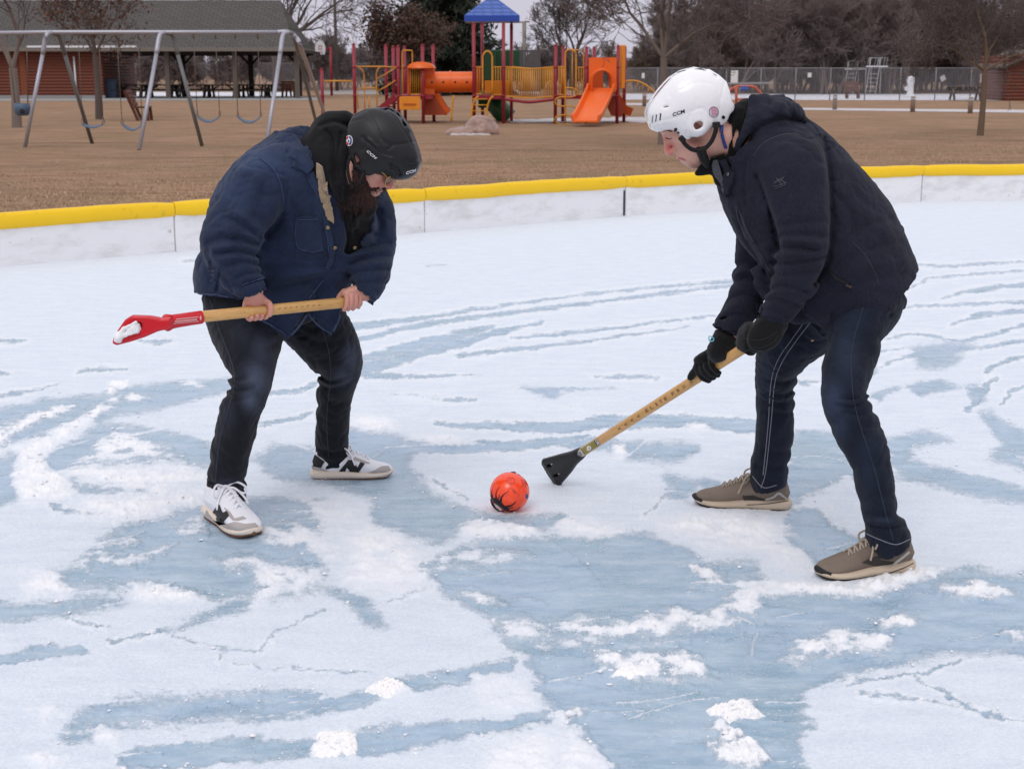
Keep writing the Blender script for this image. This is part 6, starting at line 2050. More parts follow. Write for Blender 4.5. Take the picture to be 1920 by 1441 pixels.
def head_ops(b, H, k=1.0, mouth=0.0):
    """adds a head with a face to SDF b in frame H"""
    A = H.A
    E = lambda x, y, z, rx, ry, rz: ell(H(x * k, y * k, z * k), np.array([rx, ry, rz]) * k, A)
    b.u(E(-.008, 0, .032, .098, .077, .092), .02)
    b.u(E(.030, 0, -.03, .062, .060, .082), .03)
    b.u(E(.036, 0, -.086, .052, .050, .036), .025)
    b.u(E(.072, 0, -.107, .022, .024, .018), .02)
    for s_ in (-1, 1):
        b.u(E(.056, s_ * .042, -.022, .028, .022, .022), .02)
        b.u(E(.076, s_ * .026, .022, .018, .026, .010), .012)
    for s_ in (-1, 1):
        b.s(E(.102, s_ * .031, .002, .017, .019, .013), .012)
        b.u(E(.078, s_ * .031, .001, .0135, .0155, .0115), .004)
        b.s(E(.0925, s_ * .031, -.0045, .004, .016, .0012), .002)
    b.u(rcone([(*H(.086 * k, 0, .014 * k), .0095 * k), (*H(.101 * k, 0, -.010 * k), .0098 * k), (*H(.113 * k, 0, -.030 * k), .0115 * k), (*H(.112 * k, 0, -.036 * k), .0115 * k)]), .012)
    for s_ in (-1, 1):
        b.u(E(.100, s_ * .0125, -.037, .012, .0085, .0085), .008)
        b.s(E(.105, s_ * .007, -.0455, .006, .0035, .003), .003)
    b.u(E(.085, 0, -.072, .016, .028, .026), .02)
    b.u(rcone([(*H(.086 * k, -.022 * k, -.068 * k), .0045), (*H(.1005 * k, 0, -.0625 * k), .0065), (*H(.086 * k, .022 * k, -.068 * k), .0045)]), .006)
    b.u(rcone([(*H(.084 * k, -.019 * k, (-.074 - mouth) * k), .005), (*H(.0965 * k, 0, (-.0775 - mouth) * k), .0075), (*H(.084 * k, .019 * k, (-.074 - mouth) * k), .005)]), .006)
    b.s(rcone([(*H(.092 * k, -.021 * k, -.0695 * k), .0018), (*H(.107 * k, 0, (-.0695 - mouth * .4) * k), .0022 + mouth * .3), (*H(.092 * k, .021 * k, -.0695 * k), .0018)]), .003)
    for s_ in (-1, 1):
        b.u(ell(H(-.014 * k, s_ * .079 * k, -.008 * k), np.array([.021, .010, .033]) * k, A), .008)
        b.s(E(-.008, s_ * .090, -.004, .010, .007, .017), .006)
        b.u(E(-.009, s_ * .080, -.010, .005, .006, .006), .004)


def ang_pt(c, t, n, bb, r, a):
    a = R(a); return c + (n * math.cos(a) + bb * math.sin(a)) * r


def grip(b, c, t, n, bb, rs, wrap, palm, wrist, fr=0.0088, sp=0.0195, thumb=None, k=0.005, tilt=0.0, palmr=(.040, .016, .045), flen=(0.92, 1.0, 0.97, 0.85)):
    """a fist closed round a shaft: five separate fingers that curl about axis t at point c.
    wrap: list of (angle, extra radius) from knuckle to tip; palm: angle of the palm; angles: 0 towards the viewer, 90 up"""
    pc = ang_pt(c, t, n, bb, rs + palmr[1] * 0.9, palm)
    rad = (pc - c) / np.linalg.norm(pc - c); tan = np.cross(t, rad)
    b.u(ell(pc, palmr, [t, rad, tan]), .01)
    if wrist is not None:
        b.u(tubep([(*(pc * 0.75 + wrist * .25), .034, .024), (*(pc * .4 + wrist * .6), .029, .024), (*wrist, .029, .026)], vh=rad), .015)
    for i in range(4):
        o = t * (sp * (i - 1.5))
        pts = []
        m = len(wrap)
        for j, (a, ex) in enumerate(wrap):
            a2 = wrap[0][0] + (a - wrap[0][0]) * flen[i]
            p = ang_pt(c + o + t * tilt * (j / (m - 1)), t, n, bb, rs + fr * 0.85 + ex, a2)
            pts.append((*p, fr * (1.08 - 0.26 * j / (m - 1)) * (0.88 if i == 3 else 1.0)))
        b.u(rcone(pts, 3), k if i else 0.008)
        # knuckle
        b.u(ell(np.array(pts[0][:3]), (fr * 1.1,) * 3), 0.008)
    if thumb:
        pts = []
        for j, (a, ex, o) in enumerate(thumb):
            p = ang_pt(c + t * o, t, n, bb, rs + fr + ex, a); pts.append((*p, fr * (1.35 - 0.35 * j / (len(thumb) - 1))))
        b.u(rcone(pts, 3), 0.007)


class Shoe:
    """running shoe in its own frame: heel at 0, toe at L"""
    def __init__(s, heel, toe, L=None, lift=0.0, toe_up=0.0, w=1.0):
        heel = np.asarray(heel, float); toe = np.asarray(toe, float)
        f = toe - heel; f[2] += toe_up
        s.L = np.linalg.norm(f); s.F = Frame(heel + (0, 0, lift), f, (0, 0, 1)); s.k = s.L / 0.30; s.w = w

    def upper(s, ankle_top=None):
        k = s.k; F = s.F; w = s.w
        b = SDF()
        rr = [(.018, .052, .026, .036), (.06, .058, .034, .045), (.105, .060, .036, .046), (.15, .056, .037, .042), (.195, .045, .041, .032), (.24, .036, .043, .025), (.275, .031, .038, .021), (.292, .029, .026, .015)]
        b.u(tubep([(*F(x * k, -.004 * math.sin(x * 10) * k, z * k), hw * k * w, hh * k) for x, z, hw, hh in [(a, z0 + .003, c, d) for a, z0, c, d in rr]], cap=.012, vh=F.A[2]), .01)
        b.u(tubep([(*F(.06 * k, 0, .07 * k), .037 * k, .045 * k), (*F(.058 * k, 0, .105 * k), .038 * k, .046 * k)], cap=.006, vh=F.A[0]), .02)
        b.s(tubep([(*F(.066 * k, 0, .085 * k), .026 * k, .034 * k), (*F(.064 * k, 0, .13 * k), .031 * k, .040 * k)], cap=.01, vh=F.A[0]), .006)
        b.u(obx(F(.118 * k, 0, .096 * k), (.004, .020 * k, .020 * k), Frame((0, 0, 0), F.A[0] * .8 + F.A[2] * .6, F.A[2]).A, .003), .012)
        b.s(obx(F(.15 * k, 0, -.02 * k), (.3, .2, .035 * k), F.A, .001), .002)
        return b

    def sole(s):
        k = s.k; F = s.F; w = s.w
        b = SDF()
        rr = [(.006, .021, .028, .019), (.03, .021, .037, .021), (.08, .020, .040, .0205), (.14, .019, .040, .019), (.2, .016, .047, .015), (.25, .017, .047, .014), (.285, .0215, .037, .0125), (.301, .026, .022, .010)]
        b.u(tubep([(*F(x * k, -.004 * math.sin(x * 10) * k, z * k), hw * k * w, hh * k) for x, z, hw, hh in [(a, z0 + .0015, c + .001, d + .002) for a, z0, c, d in rr]], cap=.010, vh=F.A[2]), .006)
        return b

    def outsole(s):
        k = s.k; F = s.F; w = s.w; b = SDF()
        rr = [(.012, .006, .026, .0055), (.03, .004, .035, .0055), (.08, .004, .038, .0055), (.14, .0035, .037, .005), (.2, .0035, .044, .005), (.25, .005, .044, .0055), (.285, .011, .036, .006), (.302, .020, .020, .006)]
        b.u(tubep([(*F(x * k, -.004 * math.sin(x * 10) * k, z * k), hw * k * w, hh * k) for x, z, hw, hh in rr], cap=.008, vh=F.A[2]), .004)
        return b

    def ring(s, x, z0, hw, hh, a):
        a = R(a); k = s.k
        return s.F(x * k, math.cos(a) * hw * k * s.w, (z0 + math.sin(a) * hh) * k)


def lace_tubes(name, paths, r, mt, parent):
    m = MB()
    for p in paths: m.tube(cat(np.array(p), 5) if len(p) > 2 else p, r, 6)
    o = m.build(name, mt, parent, True); return o


def tubes(name, paths, r, mt, parent, seg=8, n=5):
    m = MB()
    for p in paths: m.tube(cat(np.array(p), n) if len(p) > 2 else p, r, seg)
    return m.build(name, mt, parent, True)


def surf_path(tree, pix, off):
    """photo-pixel polyline dropped on a surface, lifted by off"""
    out = []
    for x, y in cat(np.array(pix, float), 4) if len(pix) > 2 else pix:
        h = cast(tree, x, y)
        if h is not None: out.append(h[0] + h[1] * off)
    return out
# ================================================================== the man in the denim jacket
def PR(ax, ay, bx, by, Y, rv):      # ring from two silhouette pixels
    a = P(ax, ay, Y); b_ = P(bx, by, Y); c = (a + b_) / 2
    return (*c, np.linalg.norm(b_ - a) / 2, rv)
def LR(x, y, Y, r, rv=None):        # ring from a centre pixel and radii in metres
    return (*P(x, y, Y), r, rv or r)
def LC(x, y, Y, r): return (*P(x, y, Y), r)


MAN1 = thing('person', 'bearded man in blue denim jacket and black helmet holding a red bladed broom level', 'person', tuple(G(520, 945)))
# broom axis (the broom itself is built below)
B1a, B1b = P(664, 565.2, 4.97), P(390, 592.3, 4.66)
t1 = (B1a - B1b) / np.linalg.norm(B1a - B1b)
n1_ = CAM - (B1a + B1b) / 2; n1_ -= (n1_ @ t1) * t1; n1_ /= np.linalg.norm(n1_); b1_ = np.cross(t1, n1_)
if b1_[2] < 0: b1_ = -b1_
def on1(x):
    u = (x - 390) / (664 - 390); return B1b + (B1a - B1b) * u

H1 = Frame(P(694, 295, 4.93), (math.cos(R(38)) * math.cos(R(14)), -math.cos(R(38)) * math.sin(R(14)), -math.sin(R(38))), (math.sin(R(38)), -0.02, math.cos(R(38))))

# --- body: one continuous surface
b = SDF()
head_ops(b, H1)
b.u(tubep([(*H1(-.02, 0, -.05), .058, .06), (*H1(-.05, 0, -.13), .062, .062), LR(612, 322, 5.03, .055, .055)], vh=(0, 1, 0)), .03)
b.u(tubep([LR(515, 560, 5.17, .15, .14), LR(525, 490, 5.15, .16, .15), LR(555, 420, 5.11, .16, .15), LR(590, 350, 5.06, .15, .13), LR(612, 315, 5.03, .06, .06)]), .03)
b.u(rcone([LC(560, 350, 4.99, .05), LC(505, 352, 4.91, .065), LC(440, 455, 4.81, .05), LC(446, 500, 4.77, .042), LC(474, 540, 4.745, .033)]), .03)
b.u(rcone([LC(640, 370, 5.12, .07), LC(685, 395, 5.19, .062), LC(694, 472, 5.12, .046), LC(692, 515, 5.03, .04), LC(684, 545, 4.985, .032)]), .03)
b.u(tubep([LR(470, 575, 5.08, .10, .10), LR(468, 660, 4.99, .062, .065), LR(465, 735, 4.93, .050, .052), LR(440, 800, 4.95, .055, .058), LR(424, 900, 5.01, .036, .038)]), .03)
b.u(tubep([LR(560, 585, 5.29, .10, .10), LR(625, 650, 5.37, .075, .075), LR(634, 705, 5.41, .052, .052), LR(626, 775, 5.48, .053, .056), LR(622, 840, 5.55, .036, .038)]), .03)
# right hand on top of the shaft, thumb over the front, fingers curled underneath
grip(b, on1(478), t1, n1_, b1_, .0175, [(150, .004), (195, .001), (240, .000), (285, .000), (325, .001)], 112, P(475, 546, 4.745), sp=.0185, fr=.0092,
     thumb=[(100, .010, .020), (60, .003, .036), (20, .000, .040), (-35, .000, .036)])
# left hand wrapped round the butt end
grip(b, on1(661), t1, n1_, b1_, .0175, [(85, .006), (45, .003), (5, .000), (-40, .000), (-85, .001)], 108, P(686, 549, 4.985), sp=.0185, fr=.0092, tilt=-.014,
     thumb=[(100, .010, -.026), (140, .002, -.040), (190, .001, -.044)])
M_SKIN1 = skin_mat('fair skin', S(206, 152, 134), S(216, 164, 144), [('flush', S(196, 112, 104))])
body = sdf_part('body', b, .0034, M_SKIN1, MAN1)
px_attr(body, 'flush', [(735, 350, 14, 12, .9), (712, 342, 14, 10, .5), (700, 354, 8, 5, .8), (480, 575, 40, 40, .35), (492, 590, 10, 8, .6), (676, 300, 9, 12, .6), (668, 568, 30, 25, .35)])

# --- jeans
j = SDF()
near = [PR(378, 548, 545, 560, 5.13, .13), PR(386, 585, 541, 610, 5.09, .128), PR(413, 648, 523, 662, 5.0, .11), PR(429, 702, 513, 702, 4.95, .092), PR(426, 735, 502, 738, 4.93, .088),
        PR(410, 775, 487, 778, 4.93, .08), PR(398, 825, 474, 828, 4.96, .075), PR(390, 875, 463, 878, 4.99, .073), PR(388, 910, 461, 910, 5.01, .071), PR(388, 940, 462, 930, 5.01, .072)]
far = [PR(500, 600, 630, 550, 5.30, .135), PR(541, 636, 658, 607, 5.33, .115), PR(572, 668, 676, 646, 5.36, .10), PR(595, 696, 677, 692, 5.40, .09), PR(594, 733, 664, 730, 5.44, .078),
       PR(592, 780, 657, 775, 5.48, .075), PR(591, 820, 654, 820, 5.52, .07), PR(591, 850, 658, 848, 5.545, .07), PR(594, 866, 658, 860, 5.55, .07)]
j.u(tubep(near, cap=.012, flat=True), .02); j.u(tubep(far, cap=.012, flat=True), .02)
j.u(ell(P(490, 550, 5.2), (.19, .16, .11)), .05)
jf = [([(428, 703), (446, 712), (462, 708)], 5, .010), ([(424, 722), (445, 732), (475, 726)], 5, .012), ([(427, 713), (450, 722), (480, 712)], 4, -.006), ([(420, 738), (440, 750), (468, 745)], 5, .008),
      ([(520, 640), (490, 655), (455, 650)], 7, .005), ([(395, 905), (425, 912), (455, 905)], 4, .008), ([(392, 920), (425, 926), (460, 915)], 4, .010), ([(460, 897), (448, 905), (430, 906)], 4, .007), ([(392, 912), (420, 919), (462, 910)], 3, -.005),
      ([(598, 700), (615, 715), (640, 712)], 5, .010), ([(597, 722), (620, 728), (650, 720)], 5, .009), ([(597, 711), (620, 720), (645, 716)], 4, -.005), ([(600, 842), (625, 850), (655, 842)], 4, .008), ([(597, 852), (625, 860), (655, 852)], 3, -.005),
      ([(560, 620), (590, 640), (640, 640)], 8, .006), ([(545, 600), (580, 615), (610, 612)], 7, .006), ([(405, 600), (440, 640), (470, 650)], 9, .004), ([(480, 600), (500, 620), (523, 640)], 6, .006),
      ([(399, 820), (420, 800), (440, 790)], 8, .004), ([(596, 760), (620, 752), (645, 755)], 7, .004), ([(390, 870), (410, 860), (440, 862)], 7, .004)]
j.d(folds(jf, amp=1.4, sharp=1.3)); j.d(ridge_disp(.005, 12, 5.)); j.d(ridge_disp(.003, 28, 2.)); j.d(noise_disp(.0045, 11, 2)); j.d(noise_disp(.002, 34, 2, (1, 1, .6)))
jeans = sdf_part('jeans', j, .0052, M_JEAN1, MAN1)
px_attr(jeans, 'fade', [(480, 708, 22, 34, .9), (490, 655, 20, 42, .5), (470, 748, 16, 22, .8), (658, 672, 16, 30, .5), (645, 705, 18, 20, .45), (462, 620, 30, 40, .22), (425, 905, 18, 8, .25), (430, 780, 15, 25, .2)])
tj = bvh(jeans)
decals('seam', [ribbon([(393, 560), (412, 620), (438, 690), (438, 730), (424, 780), (410, 840), (403, 915)], 1.6, 8), ribbon([(590, 590), (612, 640), (620, 700), (613, 780), (616, 860)], 1.3, 8)], tj, .0012, M_STITCHJ, jeans, maxe=9)

# --- hoodie
hd = SDF()
hd.u(tubep([PR(390, 540, 620, 540, 5.17, .165), PR(392, 480, 640, 500, 5.16, .185), PR(415, 410, 680, 465, 5.12, .185), PR(455, 345, 704, 428, 5.08, .17), PR(515, 298, 695, 385, 5.04, .145), PR(585, 272, 682, 348, 4.99, .115)]), .03)
hd.u(rcone([(*H1(-.05, .03, -.05), .08), (*H1(-.065, 0, -.10), .085), LC(622, 318, 5.0, .095)]), .03)
# folded-down hood: thick roll behind and beside the helmet
hd.u(rcone([LC(601, 245, 5.10, .018), LC(613, 240, 5.05, .032), LC(630, 243, 5.0, .034), LC(641, 265, 4.955, .030), LC(640, 300, 4.93, .029), LC(640, 340, 4.92, .029), LC(648, 385, 4.93, .028), LC(655, 420, 4.95, .024)]), .03)
hd.u(rcone([LC(598, 247, 5.12, .016), LC(640, 230, 5.08, .026), LC(668, 240, 5.05, .028), LC(690, 330, 5.05, .036), LC(690, 390, 5.0, .03)]), .03)
hd.u(ell(P(620, 258, 5.03), (.066, .085, .075)), .04); hd.u(rcone([LC(594, 245, 5.06, .020), LC(612, 232, 5.04, .030), LC(645, 226, 5.02, .03)]), .03); hd.u(rcone([LC(648, 300, 4.93, .04), LC(660, 345, 4.95, .05), LC(662, 380, 4.97, .05)]), .03)
hd.u(rcone([LC(652, 318, 4.915, .03), LC(660, 350, 4.90, .035), LC(668, 385, 4.92, .035)]), .02)
hd.u(rcone([LC(630, 325, 4.89, .03), LC(637, 340, 4.87, .032), LC(646, 365, 4.88, .03)]), .02)
hd.s(rcone([(*H1(.02, -.0, -.06), .074), (*H1(.05, -.0, -.13), .06)]), .02)
hd.d(folds([([(600, 236), (625, 228), (650, 235)], 4, .008), ([(612, 245), (625, 262), (628, 300), (630, 340)], 4, .012), ([(640, 250), (634, 290), (638, 340)], 3, .009), ([(655, 300), (657, 350), (668, 400)], 4, .010), ([(640, 410), (650, 450), (640, 485)], 4, .008), ([(660, 420), (668, 440)], 4, .006), ([(668, 390), (655, 430), (648, 470)], 3, .006), ([(602, 262), (615, 290), (618, 320)], 4, -.006)]))
hd.d(noise_disp(.003, 16, 2))
hood = sdf_part('hoodie', hd, .0055, M_HOOD, MAN1)

# --- denim jacket
jk = SDF()
jk.u(tubep([PR(366, 553, 612, 551, 5.16, .200), PR(363, 520, 620, 521, 5.165, .208), PR(369, 480, 652, 505, 5.16, .212), PR(384, 418, 690, 472, 5.12, .21), PR(418, 352, 714, 432, 5.08, .19), PR(482, 293, 706, 392, 5.04, .165), PR(555, 268, 690, 350, 5.0, .13)], cap=.006, flat=True), .03)
jk.u(tubep([LR(545, 335, 4.98, .13, .12), LR(500, 345, 4.905, .120, .115), LR(458, 400, 4.85, .112, .11), LR(432, 452, 4.80, .103, .10), LR(437, 492, 4.77, .088, .085), LR(455, 520, 4.755, .07, .066), LR(470, 541, 4.745, .049, .046), LR(473, 549, 4.745, .046, .043)], cap=.006, flat=True), .025)
jk.u(tubep([LR(655, 365, 5.14, .11, .10), LR(688, 392, 5.20, .098, .095), LR(697, 440, 5.16, .088, .088), LR(696, 478, 5.11, .083, .083), LR(692, 513, 5.04, .077, .074), LR(690, 538, 4.99, .058, .056), LR(685, 553, 4.97, .047, .045), LR(683, 560, 4.965, .044, .042)], cap=.006, flat=True), .025)
jk.u(plate([(466, 560), (520, 535), (575, 535), (592, 556), (574, 583), (543, 632), (533, 628), (500, 602), (478, 588)], 4.925, 4.95, .008, 0.35), .015)
jk.u(plate([(577, 562), (590, 538), (608, 518), (620, 516), (634, 538), (641, 556), (639, 592), (621, 629), (598, 606), (575, 584)], 4.985, 5.01, .008, 0.2), .012)
# open front: the hoodie shows through
jk.s(plate([(590, 240), (604, 300), (613, 345), (624, 410), (630, 457), (626, 495), (634, 500), (652, 482), (672, 448), (690, 418), (701, 385), (706, 350), (720, 240)], 4.3, 5.02, .01, -0.10), .010)
jk.s(rcone([(*H1(0, 0, 0), .11), (*H1(-.02, 0, -.10), .085), LC(622, 300, 4.98, .075)]), .01)
# wrists stay open
jk.s(rcone([(*P(475, 552, 4.745), .036), (*P(479, 575, 4.74), .040)]), .003); jk.s(rcone([(*P(682, 560, 4.965), .036), (*P(670, 585, 4.95), .036)]), .003)
jf = [([(534, 345), (531, 380), (522, 415), (500, 440)], 6, .022), ([(425, 408), (452, 420), (486, 444)], 6, .014), ([(392, 455), (428, 447), (478, 455)], 6, .017), ([(388, 475), (412, 513), (450, 538)], 7, .010),
      ([(440, 396), (482, 430)], 7, -.008), ([(410, 432), (450, 438), (480, 448)], 6, -.008), ([(405, 475), (440, 472), (485, 480)], 6, .012), ([(400, 466), (440, 461), (482, 467)], 5, -.007), ([(420, 500), (455, 492), (492, 498)], 6, .010), ([(412, 488), (450, 482), (488, 488)], 5, -.006),
      ([(430, 528), (455, 516), (490, 512)], 5, .009), ([(436, 543), (460, 530), (494, 524)], 4, .006), ([(470, 330), (450, 370), (440, 400)], 8, .007), ([(500, 335), (490, 370), (480, 405)], 8, .008), ([(455, 345), (430, 385), (420, 410)], 7, .006),
      ([(490, 492), (547, 500), (625, 500)], 9, .010), ([(500, 545), (553, 533), (600, 520)], 8, .008), ([(500, 520), (560, 517), (618, 508)], 8, -.006), ([(500, 460), (540, 480), (600, 485)], 9, .006), ([(372, 470), (385, 500), (400, 530)], 9, .008), ([(395, 505), (410, 510), (408, 545)], 5, .012),
      ([(610, 330), (618, 380), (620, 430)], 5, -.005), ([(545, 380), (560, 420), (560, 470)], 10, .006), ([(575, 330), (585, 370), (590, 395)], 8, .005), ([(520, 300), (560, 315), (590, 340)], 9, .004),
      ([(700, 385), (712, 420), (708, 455)], 7, .009), ([(655, 470), (690, 462), (728, 455)], 6, .012), ([(655, 492), (690, 485), (728, 478)], 6, .012), ([(655, 482), (690, 474), (728, 467)], 5, -.007), ([(655, 515), (690, 508), (725, 505)], 6, .010), ([(655, 503), (690, 497), (726, 492)], 5, -.006), ([(658, 533), (690, 530), (720, 530)], 5, .008), ([(668, 400), (690, 430), (715, 445)], 7, .010), ([(700, 350), (718, 390), (725, 420)], 8, -.006)]
jk.d(folds(jf, amp=1.25, sharp=1.3)); jk.d(ridge_disp(.006, 10, 3.)); jk.d(ridge_disp(.0045, 22, 9.)); jk.d(noise_disp(.005, 8, 2)); jk.d(noise_disp(.0026, 22, 2))
jacket = sdf_part('denim_jacket', jk, .0050, M_DENIM, MAN1)
px_attr(jacket, 'fade', [(480, 300, 60, 26, .30), (560, 300, 40, 30, .22), (430, 350, 40, 50, .16), (545, 330, 40, 50, .12), (600, 350, 10, 60, .2), (470, 545, 28, 6, .28), (690, 560, 28, 8, .22)])  # worn cuffs and edges, plus light painted into the shoulder colour
tk = bvh(jacket)
# collar, pocket, plackets, cuffs and seams lie on the cloth
col = decal('collar', [[(545, 312), (556, 292), (575, 275), (593, 262), (600, 280), (597, 296), (588, 312), (578, 325), (565, 318)]], tk, .011, M_DENIM, jacket, maxe=5)
if col: set_attr(col, 'fade', np.full(len(col.data.vertices), .10))
pk = decal('pocket', [[(555, 408), (575, 404), (598, 406), (604, 440), (607, 470), (585, 474), (558, 466), (551, 440)]], tk, .004, M_DENIM, jacket, maxe=6)
set_attr(pk, 'fade', np.full(len(pk.data.vertices), .05))
pl = decal('placket', [ribbon([(582, 325), (596, 360), (608, 400), (618, 440), (622, 480), (612, 505)], [9, 10, 10, 9, 9, 8], 6)], tk, .006, M_DENIM, jacket, maxe=6)
set_attr(pl, 'fade', np.full(len(pl.data.vertices), .10))
SEAMS = [([(545, 313), (566, 319), (578, 326)], 1.1), ([(558, 412), (598, 410)], .9), ([(555, 415), (553, 440), (560, 464), (585, 471), (604, 467)], .9), ([(486, 297), (510, 315), (522, 335), (528, 360), (530, 380)], 1.1), ([(577, 330), (592, 362), (604, 402), (613, 442), (617, 480)], 1.0),
      ([(371, 549), (400, 552), (430, 556)], 1.0), ([(455, 534), (475, 527), (494, 520)], .9), ([(575, 590), (560, 612), (545, 628)], 1.1), ([(480, 592), (510, 610), (538, 629)], 1.0), ([(578, 588), (598, 610), (620, 625)], 1.0), ([(624, 620), (632, 605), (638, 590)], 1.0), ([(581, 560), (593, 540), (607, 524)], 1.1), ([(665, 546), (685, 553), (702, 566)], .9)]
decals('seam', [ribbon(p_, w_, 5) for p_, w_ in SEAMS], bvh(jacket), .0056, M_STITCHB, jacket, maxe=8)
decals('cuff', [[(449, 541), (470, 533), (495, 525), (501, 541), (488, 546), (466, 549), (452, 553)], [(662, 541), (680, 546), (703, 559), (699, 572), (682, 561), (663, 553)]], tk, .004, M_DENIM, jacket, maxe=5)
decal('lining', [[(597, 306), (605, 312), (611, 340), (618, 375), (624, 405), (623, 417), (614, 408), (606, 385), (599, 350), (596, 322)]], bvh(jacket, hood), .012, M_SHERPA, jacket, maxe=4)
for x, y in ((615, 425), (626, 463), (663, 463)):
    m = MB(); h = cast(bvh(jacket, hood), x, y); m.lathe([(.002, .006), (.0065, .0075), (.0075, .004), (.0075, 0)], h[0] + h[1] * .004, h[1], 12)
    m.build('snap_button', mat('dull brass', S(150, 132, 104), 0.35, 0.1, 10, metallic=0.7), jacket, True)
decal('side_tab', [[(393, 506), (410, 503), (412, 508), (406, 524), (398, 526), (397, 520), (403, 510), (394, 512)]], tk, .006, M_DENIM, jacket, maxe=4)
th_ = bvh(hood)
tubes('drawstring', [surf_path(th_, [(643, 350), (644, 390), (645, 430), (643, 470), (643, 490)], .006)], .0042, M_HOOD, hood)
m = MB(); p_ = surf_path(th_, [(643, 488), (643, 496), (643, 500)], .007); m.tube([p_[0], p_[-1]], .005, 8); m.build('aglet', M_BLACKP, hood, True)

# --- beard
bd = SDF()
B = lambda x, y, z, rx, ry, rz: ell(H1(x, y, z), (rx, ry, rz), H1.A)
bd.u(B(.048, 0, -.112, .058, .060, .044), .02); bd.u(B(.030, 0, -.150, .046, .050, .040), .03); bd.u(B(.022, 0, -.178, .032, .036, .030), .03)
for s_ in (-1, 1):
    bd.u(rcone([(*H1(.000, s_ * .074, -.012), .009), (*H1(.008, s_ * .070, -.045), .017), (*H1(.032, s_ * .055, -.078), .024), (*H1(.060, s_ * .036, -.098), .022)]), .015)
    bd.u(rcone([(*H1(.100, s_ * .004, -.053), .006), (*H1(.094, s_ * .018, -.058), .0065), (*H1(.082, s_ * .030, -.075), .007), (*H1(.07, s_ * .036, -.095), .010)]), .008)
bd.s(B(.107, 0, -.071, .016, .016, .0055), .006)
bd.d(noise_disp(.006, 34, 3)); bd.d(noise_disp(.003, 110, 2))
t = NT('auburn beard'); v = t.coord('Object'); n = t.noise(t.coord('Object', (1, 1, .4)), 130, 4, .7); n2 = t.noise(v, 22, 4)
c = t.mix(t.ramp(n2, [(.35, 0), (.7, 1)]), S(40, 23, 20), S(88, 48, 36)); c = t.mix(t.ramp(n, [(.4, .7), (.6, 0)]), c, S(16, 11, 11))
t.bsdf(c, .6, t.bump(n, .9, .004), spec=.25, sheen=.1); M_BEARD = t.mat
beard = sdf_part('beard', bd, .0038, M_BEARD, MAN1)
rs = np.random.RandomState(8); Vb, Fb = TARGET[beard.name]
ids = rs.choice(len(Vb), 3600); dn = np.array([0.02, -.12, -1.0]); out = Vb[ids] - H1(.02, 0, -.09); out /= np.linalg.norm(out, axis=1)[:, None]
L_ = rs.uniform(.008, .026, (len(ids), 1)); tip = Vb[ids] + (out * .55 + dn * .8 + rs.normal(0, .28, out.shape)) * L_; sd_ = np.cross(out, tip - Vb[ids]); sd_ /= np.linalg.norm(sd_, axis=1)[:, None] + 1e-9
m_ = len(ids); V = np.concatenate([Vb[ids] - sd_ * .0011, Vb[ids] + sd_ * .0011, tip]); i_ = np.arange(m_)
part('hair', V, np.stack([i_, i_ + m_, i_ + 2 * m_], 1), M_BEARD, beard, False)

# --- glasses
gl = thing('tmp', '', '')
bpy.data.objects.remove(gl)
def ringpts(cx_, sy, w_, h_, n=20):
    return [H1(cx_ - .012 * abs(math.cos(a)) * .6, sy * .034 + math.cos(a) * w_, -.013 + math.sin(a) * h_) for a in np.linspace(0, 2 * math.pi, n)]
rims = [ringpts(.113, s_, .027, .022) for s_ in (-1, 1)] + [[H1(.112, -.009, -.006), H1(.117, 0, -.003), H1(.112, .009, -.006)]]
rims += [[H1(.104, s_ * .061, -.006), H1(.07, s_ * .079, -.002), H1(.01, s_ * .085, .006), H1(-.015, s_ * .084, -.004)] for s_ in (-1, 1)]
M_GOLD = mat('gold wire', S(190, 150, 84), 0.3, 0.05, 10, metallic=0.8)
glasses = tubes('glasses', rims, .0019, M_GOLD, MAN1, 6, 3)
t = NT('tinted lens'); t.bsdf((0.32, 0.30, 0.36), 0.08, alpha=0.62, spec=0.6); M_LENS = t.mat
for s_ in (-1, 1):
    m = MB(); rp_ = ringpts(.1125, s_, .026, .021)[:-1]; c_ = np.mean(rp_, 0) + H1.A[0] * .002
    m.add(rp_ + [c_, c_ - H1.A[0] * .0015] , [(i, (i + 1) % 19, 19) for i in range(19)] + [((i + 1) % 19, i, 20) for i in range(19)]); m.build('lens', M_LENS, glasses, True)

# --- hockey helmet
def helmet(name, H, sil, Yc, dome, brim, hole, strokes, mt, parent, h=.0042, slots=(), inner=(.106, .090, .104), ic=(-.006, 0, .028), hw=.13):
    s = SDF()
    for c_, r_, A_ in dome: s.u(ell(c_, r_, A_), .03)
    for c_, r_, A_ in brim: s.u(ell(c_, r_, A_), .04)
    s.i(plate(sil, Yc - hw, Yc + hw, .012), .008)
    s.s(ell(H(*ic), inner, H.A), .004)
    s.s(rcone([(*H(.0, 0, -.03), .083), (*H(.05, 0, -.1), .085)]), .006)
    if hole: s.s(plate(hole, Yc - .3, Yc + .3, .004), .004)
    for sl_ in slots: s.s(plate(sl_, Yc - .3, Yc + .3, .002), .003)
    s.d(folds(strokes, Yc + .03))
    return sdf_part(name, s, h, mt, parent)


